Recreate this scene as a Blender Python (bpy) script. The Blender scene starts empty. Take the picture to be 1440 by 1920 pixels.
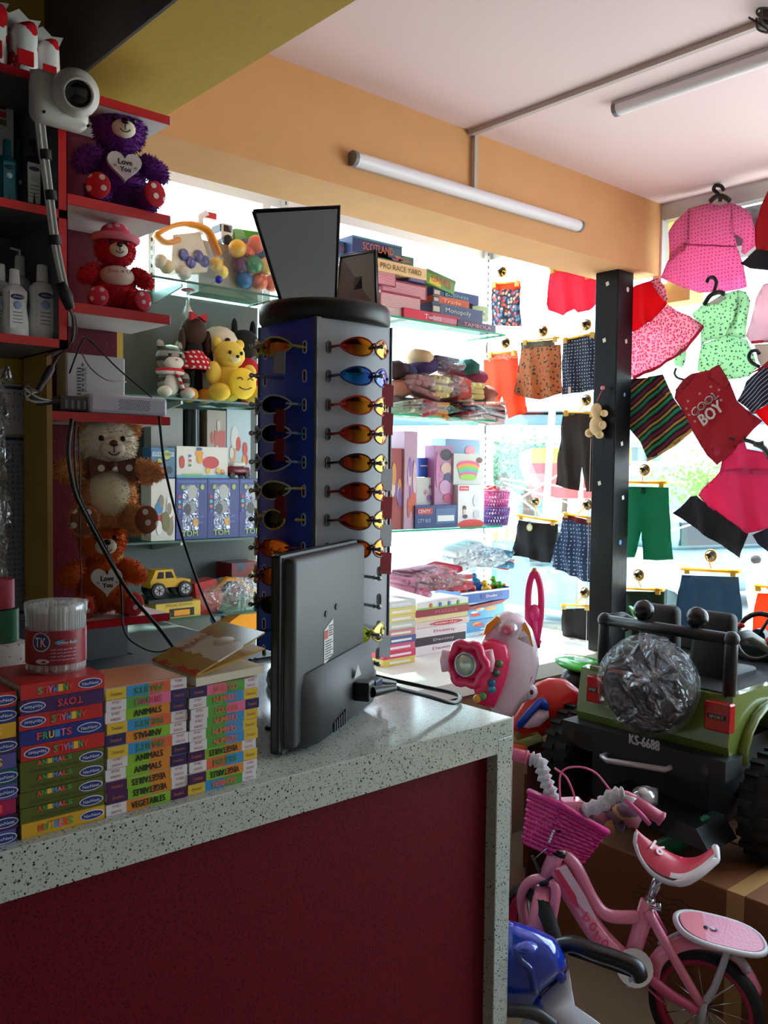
import bpy, bmesh, math, random
from mathutils import Vector, Matrix, Euler
import numpy as np
rnd = random.Random(7)
PI = math.pi
sc = bpy.context.scene
col = sc.collection
# ---------------- camera, world, light, exposure ----------------
CAM = Vector((0, 0, 1.5)); FPX = 1674.14
RV = Vector((0.749063, -0.662405, 0.011132)); UV = Vector((0.020696, 0.040192, 0.998978)); FV = Vector((0.662175, 0.748067, -0.043816))
cd = bpy.data.cameras.new('camera'); cam = bpy.data.objects.new('camera', cd); col.objects.link(cam)
cam.matrix_world = Matrix(((RV.x, UV.x, -FV.x, 0), (RV.y, UV.y, -FV.y, 0), (RV.z, UV.z, -FV.z, 1.5), (0, 0, 0, 1)))
cd.sensor_fit = 'VERTICAL'; cd.sensor_height = 24; cd.lens = 24 * FPX / 1920; cd.clip_start = 0.05; cd.clip_end = 300
sc.camera = cam
w = bpy.data.worlds.new('sky'); sc.world = w; w.use_nodes = True
wn = w.node_tree.nodes; wl = w.node_tree.links
bg = wn['Background']; tc = wn.new('ShaderNodeTexCoord'); sp = wn.new('ShaderNodeSeparateXYZ'); rp = wn.new('ShaderNodeValToRGB')
wl.new(tc.outputs['Generated'], sp.inputs[0]); wl.new(sp.outputs['Z'], rp.inputs[0]); wl.new(rp.outputs[0], bg.inputs[0])
rp.color_ramp.elements[0].position = 0.0; rp.color_ramp.elements[0].color = (.86, .93, 1, 1)
rp.color_ramp.elements[1].position = 0.7; rp.color_ramp.elements[1].color = (.66, .82, 1, 1)
bg.inputs[1].default_value = 7.5
sd = bpy.data.lights.new('sun', 'SUN'); sun = bpy.data.objects.new('sun', sd); col.objects.link(sun)
sd.energy = 26; sd.angle = math.radians(2.0); sd.color = (1, .95, .86)
sun.rotation_euler = Vector((-.35, -.62, -1.25)).to_track_quat('-Z', 'Y').to_euler()
def portal(loc, rot, sx, sy):
    l = bpy.data.lights.new('portal', 'AREA'); l.shape = 'RECTANGLE'; l.size = sx; l.size_y = sy; l.cycles.is_portal = True
    o = bpy.data.objects.new('portal', l); o.location = loc; o.rotation_euler = rot; col.objects.link(o)
portal((3.80, 1.15, 1.6), (0, PI/2, 0), 2.3, 4.5)
portal((2.4, 3.45, 1.8), (-PI/2, 0, 0), 2.6, 2.2)
vs = sc.view_settings; vs.view_transform = 'Standard'; vs.look = 'None'; vs.gamma = 1; vs.use_curve_mapping = False; vs.exposure = 0.02
cy = sc.cycles; cy.max_bounces = 7; cy.diffuse_bounces = 4; cy.glossy_bounces = 3; cy.transmission_bounces = 4; cy.transparent_max_bounces = 14
cy.use_denoising = True; cy.caustics_reflective = False; cy.caustics_refractive = False; cy.sample_clamp_indirect = 6
cy.use_adaptive_sampling = True; cy.adaptive_threshold = .02
# ---------------- pixel -> world ----------------
def at(px, py, x=None, y=None, z=None, d=None):
    v = RV * ((px - 720) / FPX) - UV * ((py - 960) / FPX) + FV
    if d is not None: t = d
    elif x is not None: t = x / v.x
    elif y is not None: t = y / v.y
    else: t = (z - 1.5) / v.z
    return CAM + v * t
# ---------------- materials ----------------
def lin(c):
    if isinstance(c, str): c = tuple(int(c[i:i+2], 16) for i in (0, 2, 4))
    return tuple((x / 255 / 12.92) if x / 255 < .04045 else ((x / 255 + .055) / 1.055) ** 2.4 for x in c[:3]) + (1,)
MATS = {}
def _new(n):
    m = bpy.data.materials.new(n); m.use_nodes = True; nt = m.node_tree; return m, nt, nt.nodes['Principled BSDF']
def coord(nt, scale=(1, 1, 1), rot=(0, 0, 0)):
    t = nt.nodes.new('ShaderNodeTexCoord'); mp = nt.nodes.new('ShaderNodeMapping')
    mp.inputs['Scale'].default_value = scale; mp.inputs['Rotation'].default_value = rot
    nt.links.new(t.outputs['Object'], mp.inputs[0]); return mp.outputs[0]
def ramp(nt, fac, stops, interp='CONSTANT'):
    r = nt.nodes.new('ShaderNodeValToRGB'); r.color_ramp.interpolation = interp; e = r.color_ramp.elements
    while len(e) < len(stops): e.new(.5)
    for i, (p, c) in enumerate(stops): e[i].position = p; e[i].color = lin(c)
    nt.links.new(fac, r.inputs[0]); return r.outputs[0]
def addbump(nt, b, scale, st, dist=.01):
    n = nt.nodes.new('ShaderNodeTexNoise'); n.inputs['Scale'].default_value = scale; n.inputs['Detail'].default_value = 3
    nt.links.new(coord(nt), n.inputs[0]); bp = nt.nodes.new('ShaderNodeBump'); bp.inputs['Strength'].default_value = st; bp.inputs['Distance'].default_value = dist
    nt.links.new(n.outputs[0], bp.inputs['Height']); nt.links.new(bp.outputs[0], b.inputs['Normal'])
def fabricate(nt, b, colsock, tl):
    # cloth lets daylight through
    if tl <= 0: return
    out = nt.nodes['Material Output']; mx = nt.nodes.new('ShaderNodeMixShader'); tr = nt.nodes.new('ShaderNodeBsdfTranslucent')
    mx.inputs[0].default_value = tl; nt.links.new(b.outputs[0], mx.inputs[1]); nt.links.new(tr.outputs[0], mx.inputs[2]); nt.links.new(mx.outputs[0], out.inputs[0])
    if isinstance(colsock, tuple): tr.inputs[0].default_value = colsock
    else: nt.links.new(colsock, tr.inputs[0])
def M(c, rough=.5, metal=0, tl=0, coat=0, bump=0, bs=60, name=None, em=0, var=0):
    k = (str(c), rough, metal, tl, coat, bump, bs, em, var)
    if k in MATS: return MATS[k]
    m, nt, b = _new(name or 'material'); cc = lin(c)
    b.inputs['Base Color'].default_value = cc; b.inputs['Roughness'].default_value = rough; b.inputs['Metallic'].default_value = metal
    b.inputs['Coat Weight'].default_value = coat; src = cc
    if var:
        n = nt.nodes.new('ShaderNodeTexNoise'); n.inputs['Scale'].default_value = bs * .3; n.inputs['Detail'].default_value = 4; nt.links.new(coord(nt), n.inputs[0])
        mx = nt.nodes.new('ShaderNodeMix'); mx.data_type = 'RGBA'; mx.inputs[6].default_value = cc; mx.inputs[7].default_value = tuple(x * (1 - var) for x in cc[:3]) + (1,)
        nt.links.new(n.outputs[0], mx.inputs[0]); nt.links.new(mx.outputs[2], b.inputs['Base Color']); src = mx.outputs[2]
    if em: b.inputs['Emission Color'].default_value = cc; b.inputs['Emission Strength'].default_value = em
    if bump: addbump(nt, b, bs, bump)
    fabricate(nt, b, src, tl)
    MATS[k] = m; return m
def pattern(kind, base, cols, scale=20, tl=0, rough=.7, size=.25, rot=0, bands=None):
    """kind: dots, blobs, stripes, specks"""
    k = (kind, base, tuple(cols), scale, tl, rough, size, rot, str(bands))
    if k in MATS: return MATS[k]
    m, nt, b = _new(kind + '_print'); b.inputs['Roughness'].default_value = rough
    if kind == 'stripes':
        co = coord(nt, rot=(0, rot, 0)); s = nt.nodes.new('ShaderNodeSeparateXYZ'); nt.links.new(co, s.inputs[0])
        mt = nt.nodes.new('ShaderNodeMath'); mt.operation = 'MULTIPLY'; mt.inputs[1].default_value = scale; nt.links.new(s.outputs['Z'], mt.inputs[0])
        fr = nt.nodes.new('ShaderNodeMath'); fr.operation = 'FRACT'; nt.links.new(mt.outputs[0], fr.inputs[0]); o = ramp(nt, fr.outputs[0], bands)
    else:
        v = nt.nodes.new('ShaderNodeTexVoronoi'); v.inputs['Scale'].default_value = scale; v.inputs['Randomness'].default_value = {'dots': .25, 'blobs': 1, 'specks': 1, 'blobs3': 1}[kind]
        if kind in ('dots', 'blobs'): v.voronoi_dimensions = '2D'
        nt.links.new(coord(nt, rot=(PI/2, 0, 0)) if kind in ('dots', 'blobs') else coord(nt), v.inputs[0])
        lt = nt.nodes.new('ShaderNodeMath'); lt.operation = 'LESS_THAN'; lt.inputs[1].default_value = size; 
        dsrc = v.outputs['Distance']
        if kind in ('blobs', 'blobs3'):
            n = nt.nodes.new('ShaderNodeTexNoise'); n.inputs['Scale'].default_value = scale * 3; nt.links.new(coord(nt), n.inputs[0])
            ad = nt.nodes.new('ShaderNodeMath'); ad.operation = 'MULTIPLY_ADD'; ad.inputs[1].default_value = .5; nt.links.new(n.outputs[0], ad.inputs[0]); nt.links.new(v.outputs['Distance'], ad.inputs[2]); dsrc = ad.outputs[0]
        nt.links.new(dsrc, lt.inputs[0])
        s = nt.nodes.new('ShaderNodeSeparateColor'); nt.links.new(v.outputs['Color'], s.inputs[0])
        cr = ramp(nt, s.outputs[0], [(i / len(cols), c) for i, c in enumerate(cols)] if len(cols) > 1 else [(0, cols[0]), (1, cols[0])])
        mx = nt.nodes.new('ShaderNodeMix'); mx.data_type = 'RGBA'; mx.inputs[6].default_value = lin(base); nt.links.new(lt.outputs[0], mx.inputs[0]); nt.links.new(cr, mx.inputs[7]); o = mx.outputs[2]
    nt.links.new(o, b.inputs['Base Color']); fabricate(nt, b, o, tl); MATS[k] = m; return m
def clearmat(tint=(235, 240, 245), haze=.12, gloss=.18, rough=.12, bump=.6, bs=22):
    k = ('clear', tint, haze, gloss, rough, bump, bs)
    if k in MATS: return MATS[k]
    m, nt, b = _new('clear_plastic'); out = nt.nodes['Material Output']
    t = nt.nodes.new('ShaderNodeBsdfTransparent'); t.inputs[0].default_value = (.96, .97, .98, 1); g = nt.nodes.new('ShaderNodeBsdfGlossy'); g.inputs['Roughness'].default_value = rough
    g.inputs['Color'].default_value = lin(tint)
    d = nt.nodes.new('ShaderNodeBsdfDiffuse'); d.inputs[0].default_value = lin(tint)
    a = nt.nodes.new('ShaderNodeMixShader'); a.inputs[0].default_value = gloss; c = nt.nodes.new('ShaderNodeMixShader'); c.inputs[0].default_value = haze
    nt.links.new(t.outputs[0], a.inputs[1]); nt.links.new(g.outputs[0], a.inputs[2]); nt.links.new(a.outputs[0], c.inputs[1]); nt.links.new(d.outputs[0], c.inputs[2]); nt.links.new(c.outputs[0], out.inputs[0])
    if bump:
        n = nt.nodes.new('ShaderNodeTexNoise'); n.inputs['Scale'].default_value = bs; n.inputs['Detail'].default_value = 2; n.inputs['Distortion'].default_value = 1.5
        nt.links.new(coord(nt), n.inputs[0]); bp = nt.nodes.new('ShaderNodeBump'); bp.inputs['Strength'].default_value = bump; bp.inputs['Distance'].default_value = .05
        nt.links.new(n.outputs[0], bp.inputs['Height']); nt.links.new(bp.outputs[0], g.inputs['Normal'])
    MATS[k] = m; return m
def glassmat(tint, gloss=.06, dens=0.0):
    k = ('glass', tint, gloss, dens)
    if k in MATS: return MATS[k]
    m, nt, b = _new('glass'); out = nt.nodes['Material Output']
    t = nt.nodes.new('ShaderNodeBsdfTransparent'); t.inputs[0].default_value = lin(tint); g = nt.nodes.new('ShaderNodeBsdfGlossy'); g.inputs['Roughness'].default_value = .02
    a = nt.nodes.new('ShaderNodeMixShader'); a.inputs[0].default_value = gloss
    nt.links.new(t.outputs[0], a.inputs[1]); nt.links.new(g.outputs[0], a.inputs[2]); nt.links.new(a.outputs[0], out.inputs[0]); MATS[k] = m; return m
def terrazzo(base, rough=.25):
    m, nt, b = _new('speckled_stone'); b.inputs['Roughness'].default_value = rough
    def sp_(scale, size, c, prev):
        v = nt.nodes.new('ShaderNodeTexVoronoi'); v.inputs['Scale'].default_value = scale; nt.links.new(coord(nt), v.inputs[0])
        s = nt.nodes.new('ShaderNodeSeparateColor'); nt.links.new(v.outputs['Color'], s.inputs[0])
        sz = nt.nodes.new('ShaderNodeMath'); sz.operation = 'MULTIPLY'; sz.inputs[1].default_value = size; nt.links.new(s.outputs[1], sz.inputs[0])
        lt = nt.nodes.new('ShaderNodeMath'); lt.operation = 'LESS_THAN'; nt.links.new(v.outputs['Distance'], lt.inputs[0]); nt.links.new(sz.outputs[0], lt.inputs[1])
        mx = nt.nodes.new('ShaderNodeMix'); mx.data_type = 'RGBA'; nt.links.new(lt.outputs[0], mx.inputs[0]); mx.inputs[7].default_value = lin(c)
        if isinstance(prev, tuple): mx.inputs[6].default_value = prev
        else: nt.links.new(prev, mx.inputs[6])
        return mx.outputs[2]
    o = sp_(230, .36, (128, 136, 132), lin(base)); o = sp_(150, .27, (28, 30, 30), o); o = sp_(300, .26, (95, 75, 60), o)
    nt.links.new(o, b.inputs['Base Color']); return m
# ---------------- mesh builder ----------------
_txt = {}
def textgeo(s):
    if s in _txt: return _txt[s]
    c = bpy.data.curves.new('t', 'FONT'); c.body = s; c.align_x = 'CENTER'; c.align_y = 'CENTER'; c.resolution_u = 2
    o = bpy.data.objects.new('t', c); col.objects.link(o); dg = bpy.context.evaluated_depsgraph_get(); me = o.evaluated_get(dg).to_mesh()
    vs_ = [v.co.copy() for v in me.vertices]; fs = [tuple(p.vertices) for p in me.polygons]; o.evaluated_get(dg).to_mesh_clear()
    bpy.data.objects.remove(o); bpy.data.curves.remove(c)
    xs = [v.x for v in vs_] or [0]; ys = [v.y for v in vs_] or [0]
    cx, cy_ = (min(xs) + max(xs)) / 2, (min(ys) + max(ys)) / 2; w_, h_ = max(xs) - min(xs), max(ys) - min(ys)
    _txt[s] = ([((v.x - cx) / max(w_, 1e-5), (v.y - cy_) / max(h_, 1e-5)) for v in vs_], fs); return _txt[s]
_bev = {}
def bevbox(bev, dims, seg=2):
    k = (round(bev, 5), tuple(round(d, 5) for d in dims), seg)
    if k in _bev: return _bev[k]
    bm = bmesh.new(); bmesh.ops.create_cube(bm, size=1)
    for v in bm.verts: v.co = Vector((v.co.x * dims[0], v.co.y * dims[1], v.co.z * dims[2]))
    bmesh.ops.bevel(bm, geom=list(bm.edges), offset=bev, segments=seg, affect='EDGES', profile=.5)
    bm.verts.index_update(); _bev[k] = ([v.co.copy() for v in bm.verts], [tuple(v.index for v in f.verts) for f in bm.faces]); bm.free(); return _bev[k]
def frame_of(d):
    d = Vector(d).normalized(); a = Vector((0, 0, 1)) if abs(d.z) < .9 else Vector((1, 0, 0)); u = d.cross(a).normalized(); return u, d.cross(u).normalized(), d
class MB:
    def __init__(s): s.v = []; s.f = []; s.m = []; s.sm = []; s.mats = []
    def mi(s, mat):
        if mat not in s.mats: s.mats.append(mat)
        return s.mats.index(mat)
    def add(s, vs_, fs, mat, smooth=False, T=None):
        n = len(s.v); s.v += [tuple(T @ Vector(v)) if T else tuple(v) for v in vs_]; k = s.mi(mat)
        for f in fs: s.f.append(tuple(i + n for i in f)); s.m.append(k); s.sm.append(smooth)
        return s
    def box(s, x0, x1, y0, y1, z0, z1, mat, bev=0, T=None):
        d = (x1 - x0, y1 - y0, z1 - z0); c = Vector(((x0 + x1) / 2, (y0 + y1) / 2, (z0 + z1) / 2)); d = tuple(abs(q) for q in d)
        if bev: vs_, fs = bevbox(min(bev, min(d) * .45), d)
        else: vs_ = [Vector((i * d[0] / 2, j * d[1] / 2, k * d[2] / 2)) for i in (-1, 1) for j in (-1, 1) for k in (-1, 1)]; fs = [(0, 1, 3, 2), (4, 6, 7, 5), (0, 4, 5, 1), (2, 3, 7, 6), (0, 2, 6, 4), (1, 5, 7, 3)]
        return s.add([v + c for v in vs_], fs, mat, False, T)
    def tube(s, pts, r, mat, n=8, cap=True, closed=False, flat=None, T=None):
        pts = [Vector(p) for p in pts]; N = len(pts); rr = r if isinstance(r, (list, tuple)) else [r] * N; vs_ = []; fs = []; pu = None
        for i, p in enumerate(pts):
            if closed: d = pts[(i + 1) % N] - pts[i - 1]
            else: d = pts[min(i + 1, N - 1)] - pts[max(i - 1, 0)]
            d = d.normalized() if d.length else Vector((0, 0, 1))
            if pu is None: u, w_, _ = frame_of(d)
            else:
                u = pu - d * pu.dot(d); u = u.normalized() if u.length > 1e-6 else frame_of(d)[0]; w_ = d.cross(u)
            pu = u
            if flat: w_ = w_ * flat
            for k in range(n): a = 2 * PI * k / n; vs_.append(p + (u * math.cos(a) + w_ * math.sin(a)) * rr[i])
        for i in range(N if closed else N - 1):
            a, b = i * n, ((i + 1) % N) * n
            for k in range(n): fs.append((a + k, a + (k + 1) % n, b + (k + 1) % n, b + k))
        if cap and not closed: fs.append(tuple(range(n))[::-1]); fs.append(tuple((N - 1) * n + k for k in range(n)))
        return s.add(vs_, fs, mat, True, T)
    def cyl(s, a, b, r, mat, n=16, r2=None, T=None):
        a = Vector(a); b = Vector(b); u, w_, d = frame_of(b - a); r2 = r if r2 is None else r2; vs_ = []
        for p, q in ((a, r), (b, r2)):
            for k in range(n): t = 2 * PI * k / n; vs_.append(p + (u * math.cos(t) + w_ * math.sin(t)) * q)
        s.add(vs_, [(k, (k + 1) % n, n + (k + 1) % n, n + k) for k in range(n)], mat, True, T)
        return s.add(vs_, [tuple(range(n))[::-1], tuple(range(n, 2 * n))], mat, False, T)
    def lathe(s, prof, mat, c=(0, 0, 0), n=24, axis=(0, 0, 1), T=None, smooth=True):
        c = Vector(c); u, w_, d = frame_of(axis); vs_ = []; fs = []
        for r, h in prof:
            for k in range(n): t = 2 * PI * k / n; vs_.append(c + d * h + (u * math.cos(t) + w_ * math.sin(t)) * r)
        for i in range(len(prof) - 1):
            for k in range(n): fs.append((i * n + k, i * n + (k + 1) % n, (i + 1) * n + (k + 1) % n, (i + 1) * n + k))
        return s.add(vs_, fs, mat, smooth, T)
    def ell(s, c, r, mat, n=16, rot=None, noise=0, seed=0, T=None):
        c = Vector(c); r = (r, r, r) if not isinstance(r, (tuple, list)) else r; R = rot.to_matrix() if rot else Matrix.Identity(3); vs_ = []; fs = []; m = n // 2
        rr = random.Random(seed)
        for i in range(m + 1):
            th = PI * i / m
            for k in range(n):
                ph = 2 * PI * k / n; q = 1 + (rr.uniform(-noise, noise) if noise and 0 < i < m else 0)
                vs_.append(c + R @ Vector((r[0] * math.sin(th) * math.cos(ph) * q, r[1] * math.sin(th) * math.sin(ph) * q, r[2] * math.cos(th) * q)))
        for i in range(m):
            for k in range(n):
                a, b = i * n + k, i * n + (k + 1) % n; c_, d = a + n, b + n
                if i == 0: fs.append((a, c_, d))
                elif i == m - 1: fs.append((a, c_, b))
                else: fs.append((a, c_, d, b))
        return s.add(vs_, fs, mat, True, T)
    def prism(s, poly, o, u, w_, d, mat, T=None, side=None, back=True):
        """polygon in plane (u,w) at origin o, thickness vector d"""
        o, u, w_, d = Vector(o), Vector(u), Vector(w_), Vector(d); n = len(poly); A = [o + u * a + w_ * b for a, b in poly]
        s.add(A, [tuple(range(n))], mat, False, T); B = [p + d for p in A]
        if back: s.add(B, [tuple(range(n))[::-1]], mat, False, T)
        return s.add(A + B, [(i, (i + 1) % n, n + (i + 1) % n, n + i) for i in range(n)], side or mat, False, T)
    def flat(s, x, z, rx, rz, m, y=-.0016, n=16):
        s.nf = getattr(s, 'nf', 0) + 1; y -= .00012 * s.nf
        return s.add([(x+rx*math.cos(2*PI*i/n), y, z+rz*math.sin(2*PI*i/n)) for i in range(n)], [tuple(range(n))], m)
    def text(s, t, o, u, w_, width, height, mat, T=None, lift=.0006, flip=False, bold=0):
        g, fs = textgeo(t); o, u, w_ = Vector(o), Vector(u).normalized(), Vector(w_).normalized(); nrm = u.cross(w_)
        if flip: u, w_ = -u, -w_
        for k, (p, q) in enumerate(((0, 0), (1, 0), (-1, 0), (0, 1)) if bold else ((0, 0),)): s.add([o + nrm * (lift + k*.00008) + u * (a * width + p*bold) + w_ * (b * height + q*bold) for a, b in g], fs, mat, False, T)
        return s
    def fur(s, c, r, mat, n=1500, ln=.012, wd=.0022, rot=None, seed=0):
        rr = random.Random(seed); c = Vector(c); r = (r, r, r) if not isinstance(r, (tuple, list)) else r; R = rot.to_matrix() if rot else Matrix.Identity(3)
        vs_ = []; fs = []
        for i in range(n):
            d = Vector((rr.gauss(0, 1), rr.gauss(0, 1), rr.gauss(0, 1))).normalized(); p = Vector((d.x * r[0], d.y * r[1], d.z * r[2]))
            nn = Vector((d.x / r[0], d.y / r[1], d.z / r[2])).normalized(); j = Vector((rr.uniform(-.6, .6), rr.uniform(-.6, .6), rr.uniform(-.9, .2)))
            t = (nn + j).normalized() * ln * rr.uniform(.6, 1.2); q = nn.cross(t + Vector((.001, .002, .003))).normalized() * wd
            k = len(vs_); vs_ += [c + R @ (p * .97 - q), c + R @ (p * .97 + q), c + R @ (p + t)]; fs.append((k, k + 1, k + 2))
        return s.add(vs_, fs, mat, True)
    def build(s, name, parent=None, local=False, base=None):
        """world coordinates in, unless local; the object's origin goes to its base or its parent's"""
        off = Vector((0, 0, 0)); me = bpy.data.meshes.new(name); o = bpy.data.objects.new(name, me)
        if parent is None:
            if base is not None: off = Vector(base)
            elif not local:
                a = np.array(s.v); off = Vector(((a[:, 0].min() + a[:, 0].max()) / 2, (a[:, 1].min() + a[:, 1].max()) / 2, a[:, 2].min()))
            o.location = off
        elif not local:
            r = parent; 
            while r is not None: off = off + r.location; r = r.parent
        me.from_pydata([tuple(Vector(v) - off) for v in s.v] if off.length else s.v, [], s.f); me.polygons.foreach_set('material_index', s.m); me.polygons.foreach_set('use_smooth', s.sm)
        for m in s.mats: me.materials.append(m)
        me.update(); col.objects.link(o)
        if parent is not None: o.parent = parent
        return o
def tag(o, label=None, cat=None, group=None, kind=None):
    if label: o['label'] = label
    if cat: o['category'] = cat
    if group: o['group'] = group
    if kind: o['kind'] = kind
    return o
def thing(name, label, cat, loc=(0, 0, 0), rot=(0, 0, 0), group=None):
    o = bpy.data.objects.new(name, None); o.empty_display_size = .05; o.location = Vector(loc); o.rotation_euler = rot; col.objects.link(o); return tag(o, label, cat, group)
def struct(name, mb, parent=None):
    o = mb.build(name, parent); 
    if parent is None: o['kind'] = 'structure'
    return o
def arc(c, r, a0, a1, n, u=(1, 0, 0), w_=(0, 0, 1)):
    c = Vector(c); u = Vector(u); w_ = Vector(w_); return [c + (u * math.cos(a0 + (a1 - a0) * i / n) + w_ * math.sin(a0 + (a1 - a0) * i / n)) * r for i in range(n + 1)]
def spline(pts, n=6):
    P = [Vector(p) for p in pts]; P = [P[0] * 2 - P[1]] + P + [P[-1] * 2 - P[-2]]; o = []
    for i in range(1, len(P) - 2):
        for k in range(n):
            t = k / n; o.append(.5 * ((2 * P[i]) + (P[i + 1] - P[i - 1]) * t + (2 * P[i - 1] - 5 * P[i] + 4 * P[i + 1] - P[i + 2]) * t * t + (3 * P[i] - P[i - 1] - 3 * P[i + 1] + P[i + 2]) * t ** 3))
    o.append(P[-2]); return o
ORD = ['top', 'second', 'third', 'fourth', 'fifth', 'sixth', 'seventh', 'eighth', 'ninth', 'tenth', 'eleventh', 'twelfth']
# ================= THE SETTING =================
ORANGE = M((222, 164, 112), .8, bump=.15, bs=25, var=.12); YELLOW = M((196, 160, 62), .8, bump=.15, bs=25, var=.12)
CEIL = M((236, 208, 214), .75, bump=.05, bs=8, var=.04); BEAM_SHADE = M((86, 82, 86), .8); WHITEP = M((225, 228, 226), .4); ALU = M((196, 202, 200), .35, .3)
b = MB(); b.box(-1.5, 3.7, -2, 3.4, -.06, 0, M((150, 130, 105), .35, bump=.1, bs=5, var=.25)); struct('floor', b)
b = MB(); b.box(-1.5, 3.7, -2, 3.4, 2.73, 2.8, CEIL); struct('ceiling', b)
b = MB(); b.box(-1.56, -1.5, -2, 3.4, 0, 2.8, M((196, 188, 180), .8)); struct('wall_left', b)
b = MB(); b.box(-1.5, 3.7, -2.06, -2, 0, 2.8, M((196, 188, 182), .8)); struct('wall_back', b)  # left and back walls are unseen, toned light to bounce fill into the shop
b = MB(); b.box(-1.5, 1.06, 2.25, 2.35, 0, 2.73, YELLOW); struct('wall_front', b)
b = MB(); b.box(.98, 1.06, 2.35, 3.32, 0, 2.73, M((140, 140, 136), .8)); struct('wall_side', b)
b = MB(); b.box(.862, 3.65, 2.25, 2.5, 2.409, 2.73, ORANGE, T=None); struct('trim_1', b)
b = MB(); b.box(.8625, 1.12, -2, 2.249, 2.41, 2.73, YELLOW); b.box(.855, .862, -2, 2.249, 2.405, 2.73, BEAM_SHADE); struct('trim_2', b)  # grey slab on the beam's left side, shade put into its colour
b = MB(); b.box(-1.5, .855, -2, 2.249, 2.715, 2.729, M((60, 57, 60), .8)); struct('trim_3', b)
# right window wall: aluminium frame, glass; unseen near end lengthened for more light
b = MB(); X = 3.65
b.box(X, X+.05, -1.1, 3.35, 2.655, 2.73, ALU); b.box(X, X+.05, -1.1, 3.35, .62, .70, ALU); b.box(X, X+.06, -1.1, 3.35, 0, .62, M((170, 150, 120), .8))
for y, z0 in ((2.262, 2.38), (-1.08, .7)): b.box(X-.004, X+.05, y-.022, y+.022, z0, 2.66, WHITEP)
b.box(X-.01, X+.05, 3.28, 3.34, .7, 2.66, WHITEP); fr = struct('window_1', b)
g = MB(); g.box(X+.02, X+.026, -1.1, 3.3, .7, 2.66, glassmat((246, 252, 252), .05)); o = g.build('window_pane', fr)
b = MB(); b.box(X, X+.05, -2, -1.11, 0, 2.73, M((170, 150, 120), .8)); struct('wall_right', b)
# rear window behind the shelves
b = MB(); Y = 3.3
b.box(1.06, 3.64, Y, Y+.05, 2.66, 2.73, WHITEP); b.box(1.06, 3.64, Y, Y+.05, .62, .70, ALU); b.box(1.06, 3.64, Y, Y+.05, 0, .62, M((170, 150, 120), .8))
for x in (1.08, 2.22): b.box(x-.02, x+.02, Y, Y+.05, .7, 2.66, WHITEP)
fr = struct('window_2', b)
g = MB(); g.box(1.1, 3.64, Y+.02, Y+.026, .7, 2.66, glassmat((246, 252, 252), .05)); g.build('window_pane', fr)
b = MB(); b.box(.5, 1.06, 2.225, 2.249, .97, 1.125, M((58, 60, 64), .6)); struct('trim_4', b)  # dark panel added over the yellow wall, continuing the shaded counter patch
b = MB(); b.box(1.065, 2.15, 3.262, 3.285, .7, 2.2, M((92, 98, 96), .5)); struct('wall_panel', b)
# black steel pillar
b = MB(); BLK = M((12, 12, 17), .38, bump=.08, bs=30); BLK.node_tree.nodes['Principled BSDF'].inputs['Specular IOR Level'].default_value = .2
b.box(3.40, 3.52, 2.30, 2.42, 0, 2.409, BLK, .004); pil = b.build('steel_pillar'); tag(pil, 'black painted square steel pillar with small stickers, under the end of the orange beam', 'pillar')
def stick(px, py, face, c, r=.008, rnd_=False):
    m = MB()
    if face == 'x': p = at(px, py, x=3.3985); u = Vector((0, -1, 0))
    else: p = at(px, py, y=2.2985); u = Vector((1, 0, 0))
    n = 12 if rnd_ else 4; a0 = PI/4 + .3
    m.prism([(math.cos(a0+2*PI*i/n)*r, math.sin(a0+2*PI*i/n)*r*1.15) for i in range(n)], p, u, (0, 0, 1), (u.cross(Vector((0, 0, 1))))*.0008, M(c, .5)); o = m.build('sticker', pil)
for a in [(1139, 532, 'x'), (1133, 638, 'x'), (1174, 640, 'y'), (1166, 832, 'y'), (1168, 933, 'y'), (1124, 906, 'x')]: stick(*a, (235, 232, 222), .011)
stick(1177, 543, 'y', (236, 225, 225), .010, True); stick(1171, 740, 'y', (95, 140, 200), .008, True); stick(1163, 1017, 'y', (70, 160, 225), .010, True)
# lights and conduits
def batten(name, a, b_, label, off):
    a = Vector(a); b_ = Vector(b_); t = thing(name, label, 'light', (a+b_)/2); off = Vector(off); d = (b_-a).normalized()
    m = MB(); m.cyl(a+off*.4+d*.012, b_+off*.4-d*.012, .023, M((236, 228, 240), .35), 16); m.build('tube_cover', t)
    m = MB(); s_ = off.normalized().cross(d)*.022; A = a - s_; m.prism([(0, 0), (.044, 0), (.044, .012), (0, .012)], a - s_, s_/.022, off.normalized(), b_-a, M((190, 185, 190), .4)); m.build('housing', t)
    for p, q in ((a, d), (b_, -d)): m = MB(); m.cyl(p+off*.4, p+off*.4+q*.014, .0245, M((120, 116, 122), .4), 16); m.build('end_cap', t)
batten('tube_light', at(653, 299, y=2.249), at(1081, 426, y=2.249), 'long white tube light fitting fixed across the orange beam', (0, -.045, 0))
batten('tube_light', (2.56, 1.76, 2.729), (2.56, .5, 2.729), 'white tube light fitting on the ceiling at upper right', (0, 0, -.045))
b = MB(); b.box(2.372, 2.392, -1.9, 2.248, 2.712, 2.7295, M((190, 175, 175), .5)); tag(b.build('cable_conduit'), 'thin white cable trunking running across the ceiling', 'conduit')
p = at(886, 360, y=2.248); b = MB(); b.box(p.x-.008, p.x+.008, 2.232, 2.2495, p.z, 2.712, M((190, 175, 165), .5)); tag(b.build('cable_conduit'), 'short white trunking dropping down the orange beam to the tube light', 'conduit')
b = MB(); q = at(1432, 28, z=2.72)
for i in range(5): b.tube(spline([q+Vector((rnd.uniform(-.05, .05), rnd.uniform(-.05, .03), -rnd.uniform(0, .05))) for k in range(4)], 4), .003, M((60, 45, 40), .5), 6)
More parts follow.
